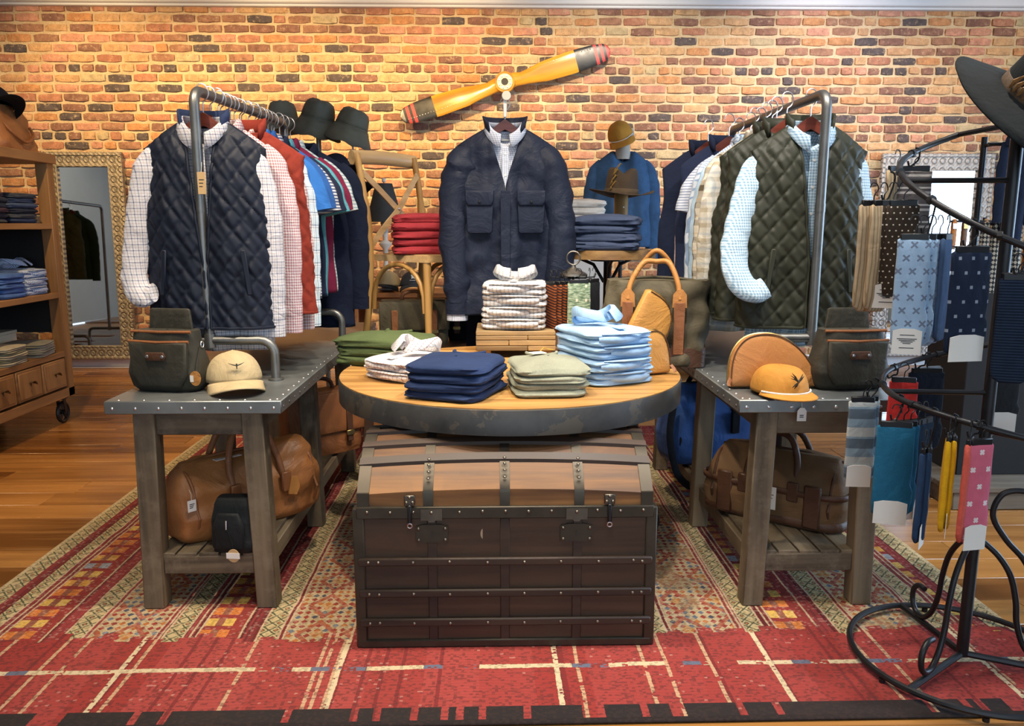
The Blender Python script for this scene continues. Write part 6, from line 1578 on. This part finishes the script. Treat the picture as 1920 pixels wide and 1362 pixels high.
bx = thing('cream_box', 'cream cardboard box behind the grey trousers on the cart', 'box', (-3.22, 4.98, 0.479))
for k in range(2): MB().box(-0.09, 0.09, -0.20, 0.20, 0.072 * k, 0.072 * k + 0.052, 0.003).build('box_tier', plain('cream_card', (0.62, 0.56, 0.42), 0.7, var=0.04), bx); MB().box(-0.094, 0.094, -0.204, 0.204, 0.072 * k + 0.052, 0.072 * k + 0.070, 0.003).build('box_lid', plain('cream_card', (0.62, 0.56, 0.42), 0.7, var=0.04), bx)
tb = thing('leather_tote', 'tan leather tote bag on top of the shelf cart', 'bag', (-2.985, 5.02, 1.737), R(90))
bag_mb(0.42, 0.24, 0.27, [(0, 1, 1), (0.2, 1.0, 0.95), (0.6, 0.9, 0.75), (1, 0.78, 0.4)], 0.4, 0.020, 17).build('body', leather('caramel_leather', (0.30, 0.125, 0.045), var=0.25), tb, angle=75)
for s_ in (-1, 1): MB().tube(catmull([(-0.13, s_ * 0.09, 0.15), (-0.11, s_ * 0.12, 0.10), (0, s_ * 0.135, 0.05), (0.11, s_ * 0.12, 0.10), (0.13, s_ * 0.09, 0.15)], 5), 0.009, 8).build('handle', brown_lt, tb)
cap('baseball_cap', 'black baseball cap resting on the tan tote at the left edge', (-3.02, 5.0, 1.985), (R(-16), R(12), R(62)), M_black, s=1.3, billlen=0.095)

# ------------------------------------------------------------------ spiral sock rack on the right
PX, PY = 1.392, 2.147
def z_at(turn): return float(np.interp(turn, SPT, SPZ))
_k = [(0, 1.555), (0.22, 1.418), (0.40, 1.262), (0.55, 1.150), (0.75, 1.010), (1.0, 0.885), (1.22, 0.826), (1.40, 0.785), (1.62, 0.70)]
_c = catmull([(a, 0, b) for a, b in _k], 12); SPT = [q[0] for q in _c]; SPZ = [q[2] for q in _c]
def spiral_rack():
    T = thing('spiral_sock_rack', 'black iron spiral rack hung with socks at the right', 'sock rack', (PX, PY, ZR))
    MB().tube([(0, 0, 0.02), (0, 0, 1.60)], 0.0165, 14).build('pole', M_iron, T)
    rad = 0.278; pts = []
    # angle measured so that left is 180 deg; descends from back over the left side to the front
    for k in range(0, 103):
        turn = k / 64.0; a = R(90) + 2 * PI * turn
        pts.append((rad * math.cos(a), rad * math.sin(a), z_at(turn)))
    MB().tube(pts, 0.0085, 10).build('spiral_rail', M_iron, T)
    for turn in (0.0, 0.235, 0.75, 1.235, 1.59):
        a = R(90) + 2 * PI * turn; z = z_at(turn)
        MB().tube([(0, 0, z), (rad * math.cos(a), rad * math.sin(a), z)], 0.0075, 8).build('spiral_arm', M_iron, T)
    for k in range(1, 16):
        turn = 0.1 * k; a = R(90) + 2 * PI * turn; c = (rad * math.cos(a), rad * math.sin(a), z_at(turn))
        MB().tube([(c[0] - 0.006 * math.sin(a), c[1] + 0.006 * math.cos(a), c[2]), (c[0] + 0.006 * math.sin(a), c[1] - 0.006 * math.cos(a), c[2])], 0.0115, 8).build('stop_collar', M_iron, T)
    # base ring, three spokes and scroll legs
    MB().tube([(0.31 * math.cos(a), 0.31 * math.sin(a), 0.022) for a in np.linspace(0, 2 * PI, 64, endpoint=False)], 0.0095, 8, closed=True).build('base_ring', M_iron, T)
    for k, a in enumerate((R(215), R(95), R(335))):
        c, s_ = math.cos(a), math.sin(a)
        MB().tube([(0, 0, 0.026), (0.31 * c, 0.31 * s_, 0.022)], 0.010, 8).build('base_spoke', M_iron, T)
        prof = [(0.145, 0.155), (0.105, 0.165), (0.088, 0.12), (0.10, 0.06), (0.145, 0.036)] if False else None
        leg = [(0.25, 0.120), (0.268, 0.105), (0.275, 0.075), (0.262, 0.045), (0.225, 0.032), (0.185, 0.055), (0.150, 0.12), (0.135, 0.20), (0.105, 0.285), (0.055, 0.355), (0.018, 0.40)]
        leg = [(0.195, 0.135), (0.225, 0.135), (0.25, 0.11), (0.25, 0.07), (0.225, 0.042), (0.185, 0.045), (0.150, 0.085), (0.128, 0.15), (0.120, 0.215), (0.100, 0.29), (0.065, 0.345), (0.020, 0.385)]
        MB().tube(catmull([(q * c, q * s_, h) for q, h in leg], 6), 0.0085, 10).build('scroll_leg', M_iron, T)
    a = R(345); c, s_ = math.cos(a), math.sin(a)
    up = [(0.24, 0.10), (0.185, 0.13), (0.165, 0.22), (0.13, 0.33), (0.07, 0.40), (0.03, 0.47), (0.05, 0.535), (0.11, 0.545), (0.15, 0.50)]
    MB().tube(catmull([(q * c, q * s_ - 0.02, h) for q, h in up], 6), 0.0085, 10).build('tall_scroll', M_iron, T)
    for a in (R(200), R(250), R(300), R(80)): MB().lathe([(0.009, 0), (0.009, 0.012)], 10, (0.31 * math.cos(a), 0.31 * math.sin(a), 0.001)).build('glide', M_blackpl, T)
    MB().lathe([(0.07, 1.59), (0.07, 1.60), (0.02, 1.62), (0.0001, 1.62)], 20).build('hat_rest', M_iron, T)
    return rad
spiral_rack()
hat = fedora('wide_hat', 'large black felt hat with a speckled feather band on top of the sock rack', (PX + 0.02, PY - 0.02, 1.625), (R(38), R(20), R(0)), fabric('charcoal_felt', (0.012, 0.014, 0.014), weave=500), plain('speckled_feather_band', (0.09, 0.055, 0.03), 0.7, var=0.6, scale=90), 1.06, brim=0.115, droop=0.035, hc=0.135)
mf2 = plain('pheasant_feather', (0.30, 0.15, 0.05), 0.6, var=0.5, scale=120)
for k in range(5):
    a = R(200 + 9 * k); MB().tube([(0.098 * math.cos(a), 0.108 * math.sin(a), 0.012), (0.104 * math.cos(a + .05), 0.114 * math.sin(a + .05), 0.035), (0.098 * math.cos(a + .12), 0.108 * math.sin(a + .12), 0.055)], [0.004, 0.008, 0.002], 6, flat=0.35).build('feather', mf2, hat)
def at_spiral(turn, dr=0.0):
    a = R(90) + 2 * PI * turn; return (PX + (0.278 + dr) * math.cos(a), PY + (0.278 + dr) * math.sin(a), ZR + z_at(turn))
def hang_socks(turn, items, group, drop, face, dr, off, step):
    """a bunch of sock pairs fanned out under one wire hook on the rail"""
    p = at_spiral(turn, dr)
    H = thing('wire_hook', 'black wire hook carrying the ' + group + ' on the spiral rack', 'hook', p)
    MB().tube(catmull([(0.0, 0.0, 0.012), (0.012, 0, 0.004), (0.012, 0, -0.02), (0.0, 0, -drop - 0.004), (-0.014, 0, -drop - 0.012), (-0.020, 0, -drop + 0.004)], 5), 0.0028, 6).build('wire', M_blackpl, H)
    for i, (lab, mat, w, L, card, rz) in enumerate(items):
        sock(lab, mat, (p[0] + off[0] + step[0] * i, p[1] + off[1] + step[1] * i, p[2] - drop - 0.022), face + rz, w, L, card, group, th=0.013)
brown_dot = dots('brown_dotted_sock', (0.05, 0.035, 0.025), (0.70, 0.64, 0.52), 0.016, 0.0022)
cream_rib = stripes('cream_ribbed_sock', (((0.56, 0.42, 0.26), 2), ((0.36, 0.25, 0.14), 1)), 0.010, 'x')
lb_fly = dots('light_blue_fly_sock', (0.33, 0.47, 0.63), (0.16, 0.20, 0.28), 0.034, 0.011, 'cross')
lb_pl = checks('blue_plaid_sock', (0.36, 0.46, 0.60), (((0.10, 0.14, 0.24), 0.02, 0.006, 0, 0.5, 'uw'),))
navy_sq = dots('navy_square_sock', (0.014, 0.022, 0.045), (0.26, 0.30, 0.36), 0.036, 0.004, 'sq')
grey_pls = checks('grey_plaid_sock', (0.10, 0.09, 0.09), (((0.55, 0.52, 0.48), 0.05, 0.005, 0.1, 0.9, 'w'), ((0.50, 0.47, 0.44), 0.05, 0.007, 0.4, 0.8, 'w')))
teal_s = fabric('petrol_sock', (0.018, 0.12, 0.21), weave=350); navy_s = fabric('navy_sock', (0.012, 0.028, 0.055), weave=350); blk_s = fabric('black_navy_sock', (0.008, 0.012, 0.022), weave=350)
yel_s = fabric('yellow_sock', (0.60, 0.33, 0.01), weave=350); red_s = fabric('red_sock', (0.52, 0.035, 0.03), weave=350); pink_s = dots('pink_dog_sock', (0.60, 0.13, 0.19), (0.74, 0.62, 0.60), 0.045, 0.008, 'cross')
coral_s = fabric('coral_sock', (0.56, 0.10, 0.07), weave=350); mottled = checks('mottled_grey_sock', (0.22, 0.30, 0.36), (((0.62, 0.60, 0.52), 0.09, 0.028, 0.2, 0.6, 'w'), ((0.05, 0.06, 0.08), 0.09, 0.03, 0.6, 0.7, 'w')))
# bunches, upper turn
hang_socks(0.215, [('cream ribbed socks, outer pair on the upper spiral', cream_rib, 0.085, 0.30, None, R(30)), ('cream ribbed socks behind the outer cream pair', cream_rib, 0.085, 0.30, None, R(40)), ('brown socks with small white dots on the upper spiral', brown_dot, 0.085, 0.275, 'emblem', R(0)), ('second brown dotted socks tucked behind the first', brown_dot, 0.085, 0.27, None, R(8))], 'cream and brown socks', 0.055, R(-20), 0.03, (-0.035, 0.012), (0.022, -0.012))
hang_socks(0.09, [('grey socks with pale stripes hanging at the back of the upper spiral', grey_pls, 0.105, 0.235, None, R(0)), ('tan socks hanging behind the grey striped pair', cream_rib, 0.09, 0.22, None, R(40))], 'grey striped socks', 0.03, R(-10), 0.0, (0.0, 0.0), (-0.045, 0.012))
hang_socks(0.30, [('light blue fly-pattern socks, front pair', lb_fly, 0.080, 0.29, 'emblem', R(-22)), ('light blue fly-pattern socks, second pair', lb_fly, 0.080, 0.285, None, R(-6)), ('blue plaid socks behind the fly-pattern pairs', lb_pl, 0.080, 0.285, None, R(10)),
                  ('blue plaid socks, rear pair of the light blue bunch', lb_pl, 0.080, 0.28, None, R(26)), ('slate blue socks at the back of the light blue bunch', fabric('slate_sock', (0.07, 0.12, 0.22)), 0.080, 0.275, None, R(42))], 'light blue socks', 0.075, R(5), 0.0, (-0.045, -0.02), (0.027, 0.010))
hang_socks(0.365, [('navy socks with small grey squares and a white card', navy_sq, 0.108, 0.265, 'plain', R(0)), ('second navy squared socks just behind', navy_sq, 0.108, 0.26, None, R(6)), ('third navy squared socks at the back', navy_sq, 0.108, 0.255, None, R(12))], 'navy squared socks', 0.045, R(8), 0.0, (0.0, -0.01), (0.010, 0.018))
hang_socks(0.43, [('dark navy ribbed socks at the right frame edge', stripes('navy_rib', (((0.012, 0.02, 0.04), 2), ((0.03, 0.05, 0.09), 1)), 0.007, 'z'), 0.09, 0.26, None, R(-10)), ('black socks behind the ribbed navy pair', blk_s, 0.09, 0.26, None, R(4))], 'ribbed navy socks', 0.055, R(-8), 0.0, (0.0, 0.0), (0.006, 0.02))
hang_socks(0.87, [('black ankle socks with a white barcode card behind the pole', fabric('soft_black_sock', (0.022, 0.024, 0.026), weave=350), 0.10, 0.21, 'plain', R(0)), ('second black ankle socks behind the barcode card', blk_s, 0.10, 0.21, None, R(10))], 'black ankle socks', 0.02, R(0), -0.16, (0.0, 0.0), (0.01, 0.02))
# lower turn
hang_socks(1.19, [('grey and cream mottled socks at the far left of the lower spiral', mottled, 0.08, 0.25, 'plain', R(20)), ('second mottled socks behind the first', mottled, 0.08, 0.25, None, R(34))], 'mottled socks', 0.035, R(-25), 0.02, (-0.03, 0.0), (0.02, 0.012))
hang_socks(1.10, [('bright red socks hanging at the back of the lower spiral', red_s, 0.085, 0.16, None, R(0))], 'red socks', 0.02, R(-10), 0.0, (0.035, 0.0), (0, 0))
hang_socks(1.03, [('black socks hanging at the back of the lower spiral', blk_s, 0.12, 0.26, None, R(0)), ('second black socks behind the first black pair', blk_s, 0.12, 0.26, None, R(10))], 'black socks', 0.02, R(5), 0.0, (0.02, 0.0), (0.012, 0.02))
hang_socks(1.27, [('petrol blue socks with a white card, front pair', teal_s, 0.098, 0.27, 'plain', R(-14)), ('petrol blue socks, second pair', teal_s, 0.092, 0.265, None, R(0)), ('dark navy socks behind the petrol pairs', navy_s, 0.088, 0.265, 'plain', R(12)), ('dark navy socks, fourth in the petrol bunch', navy_s, 0.088, 0.265, None, R(22)), ('dark navy socks, rear of the petrol bunch', navy_s, 0.088, 0.265, 'plain', R(32))], 'petrol blue socks', 0.05, R(0), 0.0, (-0.012, -0.02), (0.025, 0.010))
hang_socks(1.335, [('dark blue socks with a white card left of the yellow pair', fabric('denim_sock', (0.02, 0.045, 0.10)), 0.062, 0.255, 'plain', R(35)), ('second dark blue socks left of the yellow pair', fabric('denim_sock', (0.02, 0.045, 0.10)), 0.062, 0.25, None, R(48))], 'dark blue socks', 0.085, R(15), 0.0, (-0.012, 0.0), (0.018, 0.01))
hang_socks(1.365, [('mustard yellow socks on the lower spiral', yel_s, 0.06, 0.25, 'emblem', R(40)), ('second mustard yellow socks tight behind the first', yel_s, 0.06, 0.245, None, R(48))], 'yellow socks', 0.03, R(20), 0.0, (-0.012, -0.01), (0.016, 0.008))
hang_socks(1.395, [('coral red socks just left of the pink pair', coral_s, 0.065, 0.265, None, R(36)), ('pink dog-patterned socks with a white card', pink_s, 0.072, 0.27, 'plain', R(-5))], 'pink socks', 0.02, R(15), 0.0, (-0.018, -0.012), (0.024, -0.008))

# ------------------------------------------------------------------ far right: belts, scarves and a black display block
def belt_display():
    T = thing('belt_display', 'black belt display block on a grey wooden platform at the right edge', 'display', (2.42, 3.75, 0))
    wd = wood('grey_platform', (0.22, 0.19, 0.15), (0.13, 0.11, 0.085), 'x', 0.7, 0.6)
    for k in range(4): MB().box(-0.34, 0.6, -0.34 + 0.16 * k, -0.34 + 0.16 * (k + 1) - 0.003, 0.085, 0.11, 0.003).build('platform_board', wd, T)
    MB().box(-0.32, 0.58, -0.33, 0.28, 0.0015, 0.085, 0.003).build('platform_box', wd, T)
    MB().box(-0.21, 0.5, -0.15, 0.2, 0.11, 0.98, 0.004).build('block', plain('matte_black_board', (0.012, 0.012, 0.013), 0.7), T)
    MB().tube([(-0.13, 0.02, 0.98), (-0.13, 0.02, 1.70)], 0.014, 10).build('post', M_iron, T)
    for z in (1.66, 1.30, 1.08): MB().tube([(-0.16, -0.06, z), (0.5, -0.06, z)], 0.008, 8).build('belt_bar', M_iron, T); MB().tube([(-0.13, 0.02, z), (-0.13, -0.06, z)], 0.008, 8).build('bar_bracket', M_iron, T)
belt_display()
def braid_mat():
    m, t, b = new_mat('braided_cord'); v, x, y, z = coords(t)
    f = ((x * 190.0 + z * 150.0).sin() * (x * 190.0 - z * 150.0).sin()).gt(0.05)
    setb(t, b, mixc(t, f, (0.02, 0.02, 0.02), (0.55, 0.50, 0.40)), 0.7); return m
bm_ = braid_mat()
for k, (dx, L, mt, lab) in enumerate(((-0.135, 0.88, bm_, 'black and cream braided belt nearest the sock rack'), (-0.085, 0.80, bm_, 'black and cream braided belt, second at the display'), (-0.035, 0.92, bm_, 'black and cream braided belt, third at the display'), (0.02, 0.84, bm_, 'black and cream braided belt, rightmost in view'))):
    T = thing('braided_belt', lab, 'belt', (2.42 + dx, 3.685, 1.29), group='belts at the right edge')
    MB().tube(catmull([(0, -0.008, -L), (0.003, -0.014, -L * .5), (0, -0.012, -0.05), (0, 0.0, 0.012), (0, 0.012, -0.05), (0.002, 0.012, -L * .4)], 6), 0.016, 8, flat=0.35, up=(0, 1, 0)).build('strap', mt, T)
    MB().box(-0.02, 0.02, -0.022, -0.012, -L - 0.03, -L + 0.01, 0.003).build('tip', brown_lt, T)
belt_cols = [leather('belt_orange', (0.52, 0.18, 0.03)), leather('belt_brown', (0.17, 0.075, 0.03)), leather('belt_black', (0.03, 0.025, 0.022)), leather('belt_tan', (0.38, 0.19, 0.07))]
BR = thing('belt_rack', 'tall iron belt rack with two bars against the brick wall at right', 'belt rack', (3.86, 6.25, 0))
MB().lathe([(0.25, 0.001), (0.25, 0.014), (0.03, 0.03)], 24).build('base', M_iron, BR); MB().tube([(0, 0, 0.02), (0, 0, 1.35)], 0.014, 10).build('post', M_iron, BR)
for z in (1.32, 1.12): MB().tube([(-0.28, -0.02, z), (0.45, -0.02, z)], 0.009, 8).build('belt_bar', M_iron, BR)
BN = ['first', 'second', 'third', 'fourth', 'fifth', 'sixth', 'seventh', 'eighth']
for rowi, z in enumerate((1.32, 1.12)):
    for k in range(8):
        T = thing('leather_belt', '%s leather belt, %s from the left on the %s bar of the belt rack' % (['orange', 'brown', 'black', 'tan'][(k + rowi) % 4], BN[k], ('upper', 'lower')[rowi]), 'belt', (3.86 - 0.25 + 0.085 * k, 6.23, z), group='belts on the wall rack')
        mt = belt_cols[(k + rowi) % 4]
        MB().tube([(0, -0.014, -0.19 - 0.02 * (k % 3)), (0, -0.014, -0.02), (0, 0, 0.014), (0, 0.014, -0.02), (0, 0.014, -0.19)], 0.018, 8, flat=0.3, up=(0, 1, 0)).build('strap', mt, T)
        MB().box(-0.022, 0.022, -0.024, -0.016, -0.06, -0.015, 0.003).build('buckle', M_brass if k % 2 else M_steel, T)
# navy scarves on a hook
for k, (dx, lab) in enumerate(((0.0, 'dark navy scarf hanging at the right frame edge, left one'), (0.13, 'dark navy scarf hanging at the right frame edge, right one'))):
    T = thing('scarf', lab, 'scarf', (2.42 - 0.06 + dx, 3.66, 1.665), group='scarves at the right edge')
    for j in range(3):
        m = sleeve_tube([(0.035 * (j - 1), 0, 0.0), (0.045 * (j - 1), -0.012, -0.15), (0.04 * (j - 1), -0.008, -0.36 - 0.05 * j)], [0.02, 0.034, 0.03], 10, 0.5, 130 + j + 5 * k); m.build('scarf_fold', fabric('scarf_navy', (0.02, 0.03, 0.06)), T)
    MB().tube(catmull([(-0.03, -0.02, -0.02), (-0.02, -0.015, 0.02), (0.02, 0.0, 0.025), (0.03, 0.015, -0.02)], 5), 0.022, 8).build('scarf_loop', fabric('scarf_navy', (0.02, 0.03, 0.06)), T)

# ------------------------------------------------------------------ seen in the left mirror: a rack with a green vest
pipe_rack('grey pipe clothes rack beyond the left frame edge seen in the gilt mirror', -4.75, 4.5, 5.5, zt=1.62, zb=0.001, foot=(-0.25, 0.25))
hanger('green box-quilted vest seen in the gilt mirror', (-4.75, 5.42, 1.514), PI)
vest('green', 'dark green box-quilted vest reflected in the gilt mirror', fabric('forest_quilt', (0.035, 0.045, 0.022)), (-4.75, 5.42, 1.50), seed=150, rotz=PI, nu=90, nv=56, q=(0.16, 0.16, 0.008))
hanger('dark green shirt seen in the gilt mirror', (-4.75, 5.2, 1.514), PI)
shirt('green', 'dark green shirt hanging behind the reflected vest', fabric('bottle_green', (0.012, 0.03, 0.022)), (-4.75, 5.2, 1.50), 'long', seed=151, rotz=PI, buttons=False)
